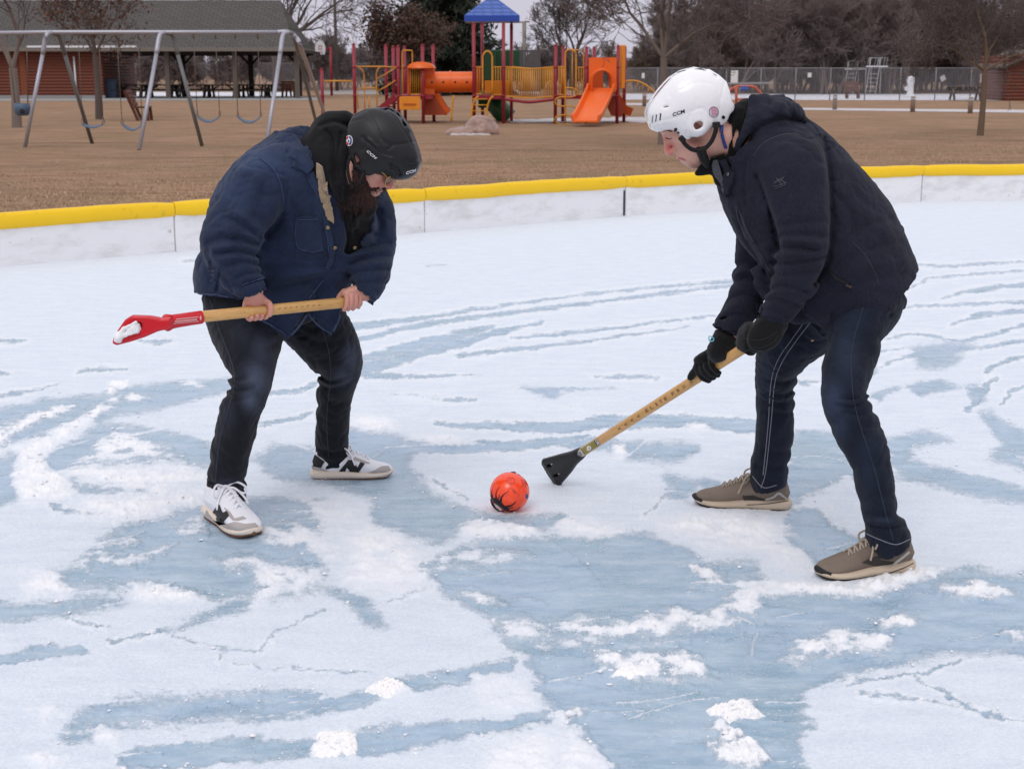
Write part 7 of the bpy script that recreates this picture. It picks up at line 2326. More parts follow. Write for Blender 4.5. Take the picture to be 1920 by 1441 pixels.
sil1 = [(655, 249), (656, 232), (664, 214), (685, 204), (707, 202), (727, 201), (742, 206), (757, 222), (770, 243), (778, 263), (785, 283), (790, 303), (785, 318), (781, 326), (768, 335), (755, 338), (745, 336), (733, 330), (718, 326), (707, 322), (697, 331), (687, 329), (680, 319), (671, 315), (661, 296), (656, 280)]
ld = np.array([.89, -.10, -.45]); ld /= np.linalg.norm(ld)
HA1 = Frame((0, 0, 0), ld, (.45, -.1, .89)).A
st = [([(665, 218), (690, 208), (705, 235), (718, 262), (735, 272), (779, 266)], 1.6, .0035), ([(735, 272), (728, 280), (715, 276), (703, 268)], 2, .004), ([(707, 203), (735, 215), (757, 245), (775, 275)], 1.6, .003), ([(660, 228), (685, 223), (702, 240), (714, 262)], 1.5, .003),
      ([(680, 258), (692, 268), (712, 285), (735, 292)], 2.6, .005), ([(680, 258), (684, 272), (680, 282)], 2.0, .004), ([(732, 306), (736, 318)], 1.8, .008), ([(738, 311), (744, 326)], 1.8, .008), ([(744, 314), (750, 328)], 1.8, .008), ([(700, 300), (712, 318), (735, 328)], 1.5, .003),
      ([(720, 207), (728, 205), (738, 210)], 2.2, .010), ([(744, 214), (752, 224), (760, 236)], 2.4, .010), ([(762, 300), (772, 306), (786, 300)], 2.0, .004), ([(690, 262), (705, 272), (722, 278)], 3, -.004), ([(770, 245), (760, 232), (745, 218)], 3, -.004)]
helm1 = helmet('helmet', H1, sil1, 4.93, [(P(716, 268, 4.93), (.142, .122, .128), HA1), (P(692, 300, 4.93), (.085, .108, .075), HA1), (P(668, 262, 4.94), (.05, .09, .07), HA1)], [(P(757, 298, 4.92), (.078, .098, .062), HA1)], [(669, 287), (673, 286), (681, 299), (679, 306), (674, 305)], st, M_BLACKM, MAN1)
t1h = bvh(helm1)
decal('lettering', [text_px('CCM', (687, 284.5), (704.5, 299.5), 4.6, .02, .25)], t1h, .0012, M_INKW, helm1, maxe=3)
decal('lettering', [text_px('CCM', (762, 327), (781, 321.5), 5.0, .02, .25)], t1h, .0012, M_INKW, helm1, maxe=3)
circ = lambda x, y, rx, ry, n=16, a0=0, a1=2 * math.pi: [(x + rx * math.cos(a), y + ry * math.sin(a)) for a in np.linspace(a0, a1, n, endpoint=(a1 - a0) < 6.2)]
def rotp(poly, c, a): ca, sa = math.cos(a), math.sin(a); return [(c[0] + (x - c[0]) * ca - (y - c[1]) * sa, c[1] + (x - c[0]) * sa + (y - c[1]) * ca) for x, y in poly]
decal('sticker', [circ(655.5, 264, 6.3, 10)], bvh(helm1, hood), .004, M_INKW, helm1, maxe=4)
M_STB = mat('blue print', S(36, 58, 120), 0.5); M_STR = mat('red print', S(176, 40, 56), 0.5)
decal('sticker_print', [circ(655.5, 264, 5.4, 8.8, 12, -1.4, 1.4) + [(655.5, 264)]], bvh(helm1, hood), .0052, M_STB, helm1, maxe=4)
decal('sticker_print', [circ(655.5, 264, 5.4, 8.8, 12, 1.75, 4.5) + [(655.5, 264)]], bvh(helm1, hood), .0052, M_STR, helm1, maxe=4)
decal('sticker_print', [circ(655.8, 264, 2.6, 4.2)], bvh(helm1, hood), .0062, M_INKW, helm1, maxe=4); decal('sticker_print', [circ(655.8, 264.6, 1.2, 2.1)], bvh(helm1, hood), .0070, M_INK, helm1, maxe=4)
tubes('chin_strap', [[P(657, 292, 4.82), P(652, 312, 4.83), P(655, 335, 4.84), P(662, 352, 4.85)], [P(682, 322, 4.83), P(676, 338, 4.83), P(668, 348, 4.845)]], .0052, M_STRAP, helm1)
m = MB(); m.obox(H1(-.015, .0, .03), (.05, .04, .03), H1.A, 0, .02); m.build('padding', M_PADB, helm1)

# --- shoes
def sneaker_white(S_, parent, Nl, heeltab, toe, mud, laces, dash_):
    up = sdf_part('shoe', S_.upper(), .0042, M_WMESH, parent)
    so = sdf_part('midsole', S_.sole(), .0042, M_CREAM, up); sdf_part('outsole', S_.outsole(), .0045, M_GUM, up)
    tr = bvh(up)
    for nm_, pol, mt, off in (('suede_overlay', mud, M_GREYS, .0022), ('logo', Nl, M_INK, .0032), ('heel_tab', heeltab, M_INK, .0034)):
        if pol: decal(nm_, pol, tr, off, mt, up, maxe=4)
    return up, so


S1n = Shoe(G(397, 962), G(474, 1010), w=1.12); S1f = Shoe(G(586, 897), G(733, 893), w=0.98)
N_near = [[(396.5, 963), (405, 952), (412, 946), (416, 957), (418.5, 961), (426, 958), (430, 966), (420, 977), (411, 984), (404, 967), (402, 973)]]
up1, so1 = sneaker_white(S1n, MAN1, N_near, [], None,
    [[(385, 968), (387, 956), (392, 964), (400, 974), (411, 984), (425, 982), (440, 978), (460, 982), (478, 980), (486, 988), (478, 994), (458, 995), (430, 991), (405, 981)], [(420, 950), (432, 960), (440, 972), (456, 968), (462, 972), (446, 976), (436, 975), (428, 966)]], None, None)
N_far = [[(634, 885), (653, 862), (664, 862), (667, 870), (670, 876), (676, 866), (684, 869), (669, 889.5), (655, 886), (655, 880), (650, 876), (646, 886)]]
up2, so2 = sneaker_white(S1f, MAN1, N_far, [[(591, 852), (609, 865), (602, 876), (588, 873), (587, 864)]], None,
    [[(585, 872), (603, 877), (620, 884), (640, 888), (668, 892), (690, 886), (700, 882), (715, 874), (728, 873), (735, 884), (728, 893), (700, 896), (640, 893), (590, 891)], [(660, 861), (690, 869), (694, 868), (665, 856)]], None, None)
def laces_for(S_, up, mt, n=6, r=.0032, bow=True, x0=.115, x1=.205):
    paths = []
    zz = lambda x: np.interp(x, [.10, .15, .195, .24], [.111, .103, .082, .066])
    for k in range(n):
        u = k / (n - 1); x = x0 + (x1 - x0) * u
        w_ = .020 - .004 * u
        paths.append([S_.F(x * S_.k, -w_ * S_.k, (zz(x) - .004) * S_.k), S_.F((x + .004) * S_.k, 0, (zz(x) + .004) * S_.k), S_.F((x + .012) * S_.k, w_ * S_.k, (zz(x + .012) - .003) * S_.k)])
        paths.append([S_.F(x * S_.k, w_ * S_.k, (zz(x) - .004) * S_.k), S_.F((x + .004) * S_.k, 0, (zz(x) + .007) * S_.k), S_.F((x + .012) * S_.k, -w_ * S_.k, (zz(x + .012) - .003) * S_.k)])
    if bow:
        q = lambda a, b_, c: S_.F(a * S_.k, b_ * S_.k, c * S_.k)
        for sg in (-1, 1):
            paths.append([q(.118, 0, .113), q(.125, sg * .03, .126), q(.145, sg * .052, .112), q(.148, sg * .045, .094), q(.128, sg * .02, .108), q(.12, 0, .113)])
            paths.append([q(.12, 0, .113), q(.14, sg * .02, .111), q(.155, sg * .042, .085), q(.165, sg * .05, .062)])
        paths.append([q(.112, -.008, .112), q(.118, 0, .120), q(.124, .008, .112)])
    return lace_tubes('laces', paths, r, mt, up)
def sock(S_, up, mt):
    k = S_.k; m = MB(); q = lambda x, z: S_.F(x * k, 0, z * k)
    m.tube([q(.062, .06), q(.062, .09), q(.062, .118)], [.028 * k, .030 * k, .030 * k], 16); m.build('sock', mt, up, True)
M_SOCK = mat('dark sock', S(20, 20, 24), .95, .1, 20, .5, 300)
sock(S1n, up1, M_SOCK); sock(S1f, up2, M_SOCK)
laces_for(S1n, up1, M_LACEW, r=.0042); laces_for(S1f, up2, M_LACEW, r=.0036)
m = MB(); m.tube([S1n.F(.296 * S1n.k, -.02, .022), S1n.F(.305 * S1n.k, 0, .024), S1n.F(.296 * S1n.k, .02, .022)], [.008, .010, .008], 8); m.build('toe_bumper', M_GUM, up1, True)

# ================================================================== red broom held by the man in denim
BR1 = thing('broomball_broom', 'red bladed broomball stick held level, snow caked in its blade', 'broom', tuple(on1(500)))
M_REDP = mat('red moulded plastic', S(206, 22, 38), 0.32, 0.08, 10, spec=.5)
def ash(name, t_, n_, bb):
    t = NT(name); tc = t.n('ShaderNodeTexCoord'); cx = t.n('ShaderNodeCombineXYZ')
    for i_, (ax, sc) in enumerate(((t_, 1.0), (n_, 9.0), (bb, 9.0))):
        d = t.n('ShaderNodeVectorMath', operation='DOT_PRODUCT'); t.l(tc.outputs['Object'], d.inputs[0]); d.inputs[1].default_value = tuple(np.asarray(ax) * sc); t.l(d.outputs['Value'], cx.inputs[i_])
    v = cx.outputs[0]
    n = t.noise(v, 5, 6, .6, .8); n2 = t.noise(v, 16, 5, .7, 1.5)
    c = t.mix(n, S(198, 148, 86), S(226, 182, 116)); c = t.mix(t.ramp(n2, [(.36, .5), (.5, 0)]), c, S(164, 112, 60))
    t.bsdf(c, .36, None, spec=.4, coat=.2); return t.mat


def shaft(name, a, b_, n_, bb, ra, rb, mt, par):
    m = MB(); V = []; F = []; k = 16
    prof = [(math.copysign(abs(math.cos(q)) ** .75, math.cos(q)) * ra, math.copysign(abs(math.sin(q)) ** .75, math.sin(q)) * rb) for q in np.linspace(0, 2 * math.pi, k, endpoint=False)]
    d = b_ - a
    for u, s_ in ((0, .9), (.004, 1), (.5, 1), (.996, 1), (1, .88)):
        for x, y in prof: V.append(a + d * u + (n_ * x + bb * y) * s_)
    for i in range(4):
        for q in range(k): F.append((i * k + q, i * k + (q + 1) % k, (i + 1) * k + (q + 1) % k, (i + 1) * k + q))
    F += [tuple(range(k)), tuple(range(4 * k, 5 * k))]; m.add(V, F); o = m.build(name, mt, par, True); smooth_by_angle(o, 50); return o
sh1 = shaft('shaft', on1(372), on1(677), n1_, b1_, .0165, .0190, ash('varnished ash wood', t1, n1_, b1_), BR1)
# moulded sleeve and triangular blade with an opening packed with snow
pS = [P(381, 597, 4.65), P(345, 600.5, 4.61), P(318, 604, 4.575)]
s = SDF()
s.u(tubep([(*P(378, 594.5, 4.645), .0225, .0195), (*P(350, 598.5, 4.612), .0225, .0195), (*P(322, 603, 4.58), .024, .021), (*P(312, 605, 4.565), .030, .024)], cap=.004), .006)
s.u(plate([(322, 595), (304, 597), (296, 594), (280, 591.5), (248, 590.5), (236, 598), (222, 618), (213, 636), (213, 643), (221, 646), (245, 640), (273, 631), (298, 620), (312, 617), (322, 612)], 4.44, 4.475, .006, 0.0), .02)
op1 = [(261, 605), (252, 608), (241, 616), (230, 627), (232, 631), (246, 627), (260, 621), (264, 617)]
s.s(plate(op1, 4.38, 4.46, .004), .004)
blade1 = sdf_part('blade', s, .0045, M_REDP, BR1)
s = SDF(); s.u(plate([(261, 606), (250, 609), (240, 617), (226, 629), (228, 633), (245, 628), (260, 622), (264, 617)], 4.425, 4.462, .006), .006); s.u(ell(P(222, 632, 4.435), (.012, .018, .018)), .01); s.u(rcone([(*P(255, 604, 4.43), .005), (*P(240, 611, 4.43), .006), (*P(228, 621, 4.43), .007), (*P(217, 637, 4.43), .007)]), .006)
s.d(noise_disp(.004, 60, 3)); sdf_part('snow', s, .004, mat('fresh snow', (0.90, 0.90, 0.92), 0.9, 0.03, 20, 0.5, 200), blade1)
tb = bvh(blade1)
def fake_lines(rows, x0, x1):
    return rows
decal('lettering', dashes([(330, 598.5), (352, 596.2), (372, 594.2)], 1.8, 2.6, .7) + dashes([(328, 602.8), (350, 600.5), (370, 598.6)], 2.6, 3.2, .6) + dashes([(325, 606.5), (350, 604.0), (372, 601.8)], 1.4, 2.2, .8), tb, .0012, mat('pale print', S(226, 176, 176), 0.5), blade1, maxe=5)
decal('emblem', [circ(376, 596, 1.6, 4.2, 10)], tb, .0012, mat('pale print', S(226, 176, 176)), blade1, maxe=4)
decal('lettering', [ribbon([(x, 579.5 - (x - 522) * .092), (x + 3.2, 578.2 - (x - 522) * .092), (x + 4.2, 576.6 - (x - 522) * .092)], .9, 3) for x in np.linspace(522, 596, 8)], None or BVHTree.FromPolygons([tuple(vv.co + BR1.location) for vv in sh1.data.vertices], [tuple(p.vertices) for p in sh1.data.polygons]), .0008, mat('burnt ink', S(120, 78, 40), 0.6), sh1, maxe=4)
# ================================================================== the man in the navy coat
MAN2 = thing('person', 'man leaning in with white helmet, navy hooded coat and black gloves, broom on the ice', 'person', tuple(G(1530, 1005)))
T2 = P(1033, 885, 5.43); A2 = P(1428, 631, 4.58)
t2 = (A2 - T2) / np.linalg.norm(A2 - T2)
n2_ = CAM - (A2 + T2) / 2; n2_ -= (n2_ @ t2) * t2; n2_ /= np.linalg.norm(n2_); b2_ = np.cross(t2, n2_)
if b2_[2] < 0: b2_ = -b2_
def on2(x):
    lo, hi = -.2, 1.4
    for _ in range(40):
        m_ = (lo + hi) / 2
        if proj((T2 + (A2 - T2) * m_)[None])[0][0] < x: lo = m_
        else: hi = m_
    return T2 + (A2 - T2) * lo

HP = R(40)
H2 = Frame(P(1296, 222, 4.62), (-math.cos(HP), -.05, -math.sin(HP)), (-math.sin(HP), 0, math.cos(HP)))
K2 = 1.08
b = SDF()
head_ops(b, H2, K2, .004)
b.u(tubep([(*H2(-.01, 0, -.06), .062, .062), (*H2(-.05, 0, -.13), .066, .064), LR(1385, 290, 4.68, .08, .08)]), .03)
b.u(tubep([LR(1625, 545, 4.69, .09, .11), LR(1595, 500, 4.68, .12, .13), LR(1535, 430, 4.68, .15, .16), LR(1470, 350, 4.68, .14, .16), LR(1400, 285, 4.68, .09, .09)]), .03)
b.u(rcone([LC(1475, 320, 4.58, .08), LC(1495, 330, 4.51, .07), LC(1508, 445, 4.44, .044), LC(1490, 515, 4.47, .038), LC(1450, 592, 4.535, .034)]), .03)
b.u(rcone([LC(1440, 350, 4.78, .08), LC(1430, 400, 4.86, .06), LC(1420, 480, 4.85, .048), LC(1400, 560, 4.79, .042), LC(1368, 628, 4.735, .033), LC(1358, 648, 4.73, .03)]), .03)
b.u(tubep([LR(1608, 590, 4.62, .09, .09), LR(1600, 660, 4.55, .075, .075), LR(1586, 745, 4.47, .052, .054), LR(1622, 835, 4.42, .05, .052), LR(1652, 975, 4.40, .036, .038)]), .03)
b.u(tubep([LR(1550, 590, 4.78, .09, .09), LR(1475, 660, 4.92, .07, .07), LR(1454, 735, 5.0, .05, .052), LR(1452, 800, 5.04, .05, .05), LR(1443, 870, 5.07, .036, .038)]), .03)
cF, cN = on2(1334), on2(1416)
WF = [(95, .006), (50, .003), (5, .0), (-45, .0), (-90, .001)]
WN = [(40, .006), (-5, .003), (-60, .0), (-110, .0), (-150, .001)]
grip(b, cF, t2, n2_, b2_, .0175, WF, 118, P(1362, 640, 4.735), fr=.0082, sp=.0185)
grip(b, cN, t2, n2_, b2_, .0175, WN, 60, P(1449, 597, 4.53), fr=.0082, sp=.0185)
M_SKIN2 = skin_mat('pink cold skin', S(208, 158, 142), S(220, 172, 154), [('flush', S(214, 92, 92)), ('stubble', S(110, 78, 66)), ('lips', S(190, 100, 98)), ('brow', S(74, 52, 42))])
body2 = sdf_part('body', b, .0034, M_SKIN2, MAN2)
px_attr(body2, 'flush', [(1254, 279, 9, 10, .72), (1258, 286, 6, 5, .6), (1300, 268, 16, 12, .35), (1370, 627, 25, 12, .3), (1247, 262, 6, 8, .4)])
tbd = bvh(body2)
M_BROW = mat('brown hair', S(74, 54, 44), .8, .2, 60); M_LIPS = mat('lips', S(178, 92, 92), .45, .1, 30)
decals('eyebrow', [ribbon([(1243, 245), (1250, 243.5), (1260, 247)], [2, 3.2, 1.5], 4)], tbd, .0012, M_BROW, body2, maxe=3)
decals('eyelash', [ribbon([(1248, 258), (1253, 260.5), (1260, 259)], [1.0, 1.6, .8], 4)], tbd, .0009, M_INK, body2, maxe=3)
decals('lips', [ribbon([(1272, 296), (1279, 298), (1286, 301)], [2.6, 3.2, 1.4], 4)], tbd, .0010, M_LIPS, body2, maxe=3)
px_attr(body2, 'stubble', [(1302, 312, 10, 7, .75), (1313, 306, 10, 9, .5), (1322, 290, 14, 12, .3), (1300, 268, 14, 8, .35)]); px_attr(body2, 'lips', [(1278, 298, 5, 3, .3)]); px_attr(body2, 'brow', [(1305, 262, 14, 6, .5)])  # last mask: browner patch on the cheek below the helmet edge

# --- jeans
j = SDF()
near = [PR(1556, 560, 1684, 540, 4.64, .135), PR(1555, 600, 1664, 598, 4.60, .125), PR(1551, 655, 1648, 655, 4.55, .108), PR(1542, 705, 1631, 705, 4.49, .092), PR(1541, 742, 1628, 745, 4.46, .086), PR(1552, 787, 1643, 784, 4.44, .083),
        PR(1580, 840, 1664, 834, 4.42, .08), PR(1602, 890, 1674, 888, 4.41, .073), PR(1613, 940, 1681, 938, 4.40, .069), PR(1621, 985, 1690, 978, 4.395, .072), PR(1622, 1005, 1706, 1002, 4.40, .080), PR(1632, 1016, 1706, 1018, 4.405, .078)]
far = [PR(1490, 555, 1600, 620, 4.82, .12), PR(1432, 622, 1528, 665, 4.90, .105), PR(1416, 682, 1500, 696, 4.96, .092), PR(1417, 730, 1492, 733, 5.0, .082), PR(1418, 785, 1490, 785, 5.03, .076), PR(1414, 835, 1486, 835, 5.06, .074), PR(1407, 878, 1478, 885, 5.08, .076), PR(1410, 898, 1475, 908, 5.085, .074), PR(1418, 906, 1470, 914, 5.085, .07)]
j.u(tubep(near, cap=.010, flat=True), .02); j.u(tubep(far, cap=.010, flat=True), .02); j.u(ell(P(1612, 562, 4.7), (.14, .17, .13)), .05); j.u(rcone([LC(1545, 590, 4.76, .08), LC(1590, 585, 4.70, .11)]), .04)
jf = [([(1630, 735), (1605, 748), (1575, 748)], 5, .010), ([(1627, 748), (1600, 762), (1570, 758)], 5, .010), ([(1640, 770), (1612, 778), (1585, 772)], 5, .008), ([(1629, 741), (1600, 755), (1575, 753)], 4, -.006), ([(1648, 800), (1620, 800)], 5, .006),
      ([(1668, 590), (1630, 600), (1590, 590)], 8, .006), ([(1650, 640), (1620, 660), (1580, 665)], 9, .005), ([(1570, 620), (1600, 640), (1640, 630)], 8, .005), ([(1685, 960), (1660, 968), (1630, 962)], 5, .006), ([(1694, 985), (1665, 990), (1635, 985)], 4, .008), ([(1695, 975), (1665, 980), (1632, 974)], 4, -.005),
      ([(1560, 800), (1590, 815), (1620, 812)], 7, .004), ([(1600, 880), (1630, 870), (1660, 875)], 8, .004), ([(1618, 940), (1645, 930), (1670, 935)], 8, .004),
      ([(1492, 728), (1470, 740), (1440, 736)], 5, .009), ([(1491, 745), (1468, 756), (1435, 752)], 5, .008), ([(1497, 705), (1470, 716), (1440, 712)], 5, .008), ([(1490, 770), (1465, 776), (1435, 770)], 5, .006), ([(1486, 840), (1460, 848), (1430, 842)], 6, .005), ([(1480, 870), (1450, 878), (1420, 872)], 5, .007),
      ([(1500, 600), (1525, 630), (1515, 660)], 8, .005)]
j.d(folds(jf, amp=1.4, sharp=1.3)); j.d(ridge_disp(.005, 12, 4.)); j.d(ridge_disp(.003, 28, 6.)); j.d(noise_disp(.0042, 11, 2)); j.d(noise_disp(.0018, 34, 2, (1, 1, .6)))
jeans2 = sdf_part('jeans', j, .0052, M_JEAN2, MAN2)
px_attr(jeans2, 'fade', [(1585, 650, 26, 60, .38), (1562, 748, 20, 40, .55), (1575, 800, 16, 30, .35), (1600, 590, 30, 30, .25), (1435, 700, 14, 40, .3), (1450, 640, 20, 20, .2), (1625, 880, 16, 60, .15), (1650, 975, 25, 6, .2)])
tj = bvh(jeans2)
decals('seam', [ribbon(p_, w_, 6) for p_, w_ in (([(1525, 597), (1492, 640), (1467, 678), (1453, 716), (1446, 791), (1436, 882), (1427, 914)], 1.2), ([(1514, 596), (1482, 640), (1459, 674), (1446, 716), (1440, 801), (1431, 890)], 1.2), ([(1411, 892), (1424, 908), (1436, 914), (1456, 909)], 1.2), ([(1623, 999), (1650, 1011), (1680, 1020), (1706, 1010)], 1.3))], tj, .0014, M_STITCH, jeans2, maxe=9)
decals('seam', [ribbon(p_, 1.3, 6) for p_ in ([(1620, 570), (1600, 640), (1596, 695), (1605, 770), (1638, 874), (1660, 960), (1675, 1012)], [(1687, 540), (1676, 560), (1670, 580)])], tj, .0012, M_STITCHJ, jeans2, maxe=9)

# --- coat
ck = SDF()
ck.u(tubep([PR(1545, 606, 1716, 500, 4.68, .178), PR(1502, 576, 1698, 446, 4.67, .196), PR(1446, 528, 1668, 382, 4.67, .207), PR(1398, 468, 1622, 324, 4.67, .208), PR(1366, 408, 1566, 268, 4.67, .20), PR(1354, 348, 1505, 230, 4.67, .175), PR(1352, 318, 1450, 212, 4.67, .13)], cap=.004, flat=True), .03)
ck.u(tubep([LR(1470, 305, 4.57, .125, .115), LR(1486, 325, 4.50, .118, .112), LR(1497, 375, 4.465, .104, .10), LR(1507, 425, 4.435, .090, .092), LR(1507, 465, 4.43, .086, .088), LR(1496, 512, 4.455, .080, .080), LR(1476, 550, 4.49, .066, .066), LR(1455, 583, 4.525, .054, .054), LR(1447, 597, 4.535, .050, .050)], cap=.006, flat=True), .025)
ck.u(tubep([LR(1430, 380, 4.83, .10, .10), LR(1428, 440, 4.86, .088, .088), LR(1420, 490, 4.85, .078, .078), LR(1408, 535, 4.82, .070, .070), LR(1390, 578, 4.78, .060, .060), LR(1371, 607, 4.745, .052, .052), LR(1364, 620, 4.738, .052, .052)], cap=.006, flat=True), .025)
ck.u(rcone([LC(1438, 515, 4.70, .055), LC(1462, 552, 4.69, .055), LC(1500, 580, 4.66, .05)]), .03)
ck.u(plate([(1505, 560), (1545, 555), (1560, 575), (1557, 600), (1545, 614), (1525, 600), (1507, 588)], 4.52, 4.55, .008, .2), .02)
# hood folded on the back
ck.u(tubep([LR(1402, 256, 4.63, .055, .10), LR(1424, 226, 4.64, .066, .13), LR(1450, 213, 4.66, .056, .12), LR(1480, 214, 4.68, .036, .09), LR(1502, 228, 4.69, .010, .05)], cap=.01), .02)
ck.u(rcone([LC(1410, 189, 4.60, .012), LC(1442, 192, 4.62, .020), LC(1480, 199, 4.65, .014), LC(1505, 230, 4.68, .007)]), .03)
ck.u(rcone([LC(1409, 188, 4.60, .010), LC(1407, 220, 4.545, .014), LC(1393, 262, 4.53, .017), LC(1376, 297, 4.55, .017)]), .025)
ck.s(rcone([LC(1372, 205, 4.66, .082), LC(1372, 250, 4.66, .088), LC(1352, 290, 4.64, .07)]), .015)
ck.s(rcone([(*P(1447, 600, 4.535), .043), (*P(1440, 618, 4.54), .046)]), .003); ck.s(rcone([(*P(1364, 620, 4.74), .043), (*P(1356, 640, 4.735), .046)]), .003)
cf = [([(1508, 232), (1470, 222), (1430, 236), (1395, 268), (1375, 292)], 4, .016), ([(1482, 194), (1478, 208), (1500, 228)], 4, .008), ([(1445, 195), (1440, 210), (1455, 218)], 5, .006),
      ([(1420, 330), (1440, 380), (1452, 430), (1462, 470)], 5, .014), ([(1545, 262), (1556, 330), (1560, 420), (1552, 490), (1525, 533)], 5, .016), ([(1415, 290), (1445, 258), (1485, 250), (1520, 262)], 2.2, .004),
      ([(1452, 470), (1480, 462), (1530, 470)], 6, .014), ([(1450, 490), (1490, 492), (1548, 480)], 6, .014), ([(1452, 480), (1490, 477), (1540, 476)], 5, -.007), ([(1450, 512), (1480, 514), (1535, 508)], 6, .010), ([(1462, 440), (1500, 440), (1552, 445)], 6, .009), ([(1455, 425), (1490, 418), (1550, 415)], 7, .007), ([(1470, 452), (1505, 453), (1550, 458)], 5, -.006),
      ([(1440, 545), (1475, 535), (1510, 545)], 6, .009), ([(1430, 565), (1465, 560), (1495, 570)], 5, .008), ([(1433, 555), (1465, 549), (1500, 557)], 4, -.005), ([(1425, 580), (1455, 585), (1475, 592)], 4, .006),
      ([(1380, 500), (1405, 492), (1440, 500)], 6, .010), ([(1376, 530), (1405, 520), (1440, 530)], 6, .009), ([(1370, 560), (1398, 552), (1425, 560)], 5, .009), ([(1378, 515), (1405, 506), (1440, 515)], 5, -.006), ([(1352, 598), (1375, 590), (1405, 592)], 4, .008), ([(1360, 582), (1390, 572), (1420, 578)], 5, -.005),
      ([(1388, 400), (1395, 440), (1425, 490), (1440, 520)], 4, .008), ([(1380, 370), (1400, 430), (1432, 495)], 4, -.005), ([(1565, 470), (1610, 430), (1670, 410)], 9, .007), ([(1570, 500), (1620, 470), (1690, 455)], 10, .007), ([(1565, 520), (1620, 500), (1700, 490)], 9, -.006), ([(1575, 540), (1640, 525), (1705, 512)], 8, .006),
      ([(1590, 330), (1610, 370), (1650, 400)], 9, .005), ([(1560, 360), (1590, 390), (1600, 430)], 9, .006), ([(1595, 460), (1625, 480), (1645, 520)], 2.5, .003), ([(1640, 440), (1670, 470)], 8, .004), ([(1540, 520), (1560, 540), (1590, 545)], 5, .008), ([(1510, 560), (1530, 580), (1550, 590)], 5, .006),
      ([(1440, 300), (1450, 350), (1465, 400)], 9, .005), ([(1490, 280), (1500, 340), (1510, 400)], 10, -.004), ([(1400, 300), (1396, 340), (1400, 380)], 4, .007), ([(1372, 360), (1385, 380), (1390, 400)], 5, .006)]
ck.d(folds(cf, amp=1.15, sharp=1.3)); ck.d(ridge_disp(.005, 9, 7.)); ck.d(ridge_disp(.0042, 22, 1.)); ck.d(noise_disp(.0048, 8, 2)); ck.d(noise_disp(.0020, 26, 2))
coat = sdf_part('hooded_coat', ck, .0052, M_COAT, MAN2)
tc_ = bvh(coat)
ln = SDF()
ln.u(rcone([LC(1404, 193, 4.62, .014), LC(1388, 216, 4.60, .040), LC(1376, 250, 4.60, .048), LC(1366, 280, 4.60, .046), LC(1364, 305, 4.61, .045), LC(1362, 330, 4.62, .040)]), .03)
ln.u(rcone([LC(1400, 200, 4.74, .03), LC(1372, 235, 4.76, .04), LC(1355, 290, 4.74, .045)]), .03)
ln.u(rcone([LC(1345, 308, 4.60, .022), LC(1325, 317, 4.60, .020), LC(1307, 325, 4.61, .008)]), .02); ln.u(rcone([LC(1350, 318, 4.60, .024), LC(1352, 335, 4.60, .020)]), .02)
ln.s(rcone([(*H2(-.005, 0, -.04), .084), (*H2(-.04, 0, -.12), .066)]), .01)
ln.d(noise_disp(.004, 18, 2)); ln.d(folds([([(1390, 210), (1382, 250), (1372, 290)], 4, .006), ([(1378, 215), (1366, 250), (1362, 290)], 3, .006)]))
lining = sdf_part('hood_lining', ln, .005, M_HOOD, coat)
tl = bvh(coat, lining)
tubes('blue_piping', [[P(1354, 228, 4.57), P(1353, 245, 4.545), P(1356, 262, 4.54), P(1361, 278, 4.55)]], .0055, mat('royal blue trim', S(36, 58, 128), 0.7), coat)
decal('grey_facing', [[(1338, 304), (1346, 300), (1349, 312), (1354, 330), (1361, 348), (1360, 358), (1352, 344), (1346, 334), (1338, 322), (1335, 312)]], tl, .010, cloth('grey facing', S(66, 68, 76), S(92, 94, 102), 500, .4), coat, maxe=4)
decal('storm_flap', [[(1352, 300), (1361, 298), (1367, 312), (1374, 322), (1380, 326), (1379, 338), (1371, 352), (1366, 369), (1361, 368), (1363, 345), (1357, 322)]], tl, .014, M_COAT, coat, maxe=4)
m = MB(); h = cast(tl, 1372, 326); m.lathe([(.002, .018), (.006, .0185), (.0065, .016), (.0065, .012)], h[0], h[1], 12); m.build('snap_button', mat('steel snap', S(120, 120, 124), .3, .1, 10, metallic=.8), coat, True)
decals('seam', [ribbon(p_, w_, 6) for p_, w_ in (([(1412, 292), (1432, 268), (1460, 255), (1490, 251), (1515, 258)], 1.2), ([(1600, 455), (1622, 478), (1640, 510), (1646, 530)], 1.0), ([(1386, 395), (1400, 430), (1425, 475), (1450, 520)], 1.4), ([(1380, 387), (1384, 410), (1400, 450)], 2.0))], tc_, .0012, mat('coat seam', S(58, 58, 68), .8), coat, maxe=8)
decal('pocket_zip', [ribbon([(1552, 506), (1570, 522), (1588, 530), (1597, 540)], [3, 4, 4, 3], 5)], tc_, .003, M_INK, coat, maxe=6)
decal('zip_pull', [[(1586, 530), (1597, 536), (1595, 541), (1585, 534)]], tc_, .005, mat('brown leather', S(74, 52, 48), .7), coat, maxe=4)
M_LOGO = mat('grey print', S(74, 72, 80), .7)
decal('emblem', [ribbon([(1452, 344), (1458, 338), (1463, 342), (1466, 347)], 1.5, 3), ribbon([(1456, 334), (1462, 337), (1470, 332)], 1.6, 3), ribbon([(1463, 337), (1469, 340), (1473, 344)], 1.6, 3), ribbon([(1455, 340), (1461, 338), (1466, 334)], 1.6, 3), ribbon([(1450, 349), (1462, 347), (1475, 342)], 1.1, 3), ribbon([(1453, 353), (1464, 350), (1473, 346)], 1.0, 3)], tc_, .0012, M_LOGO, coat, maxe=4)
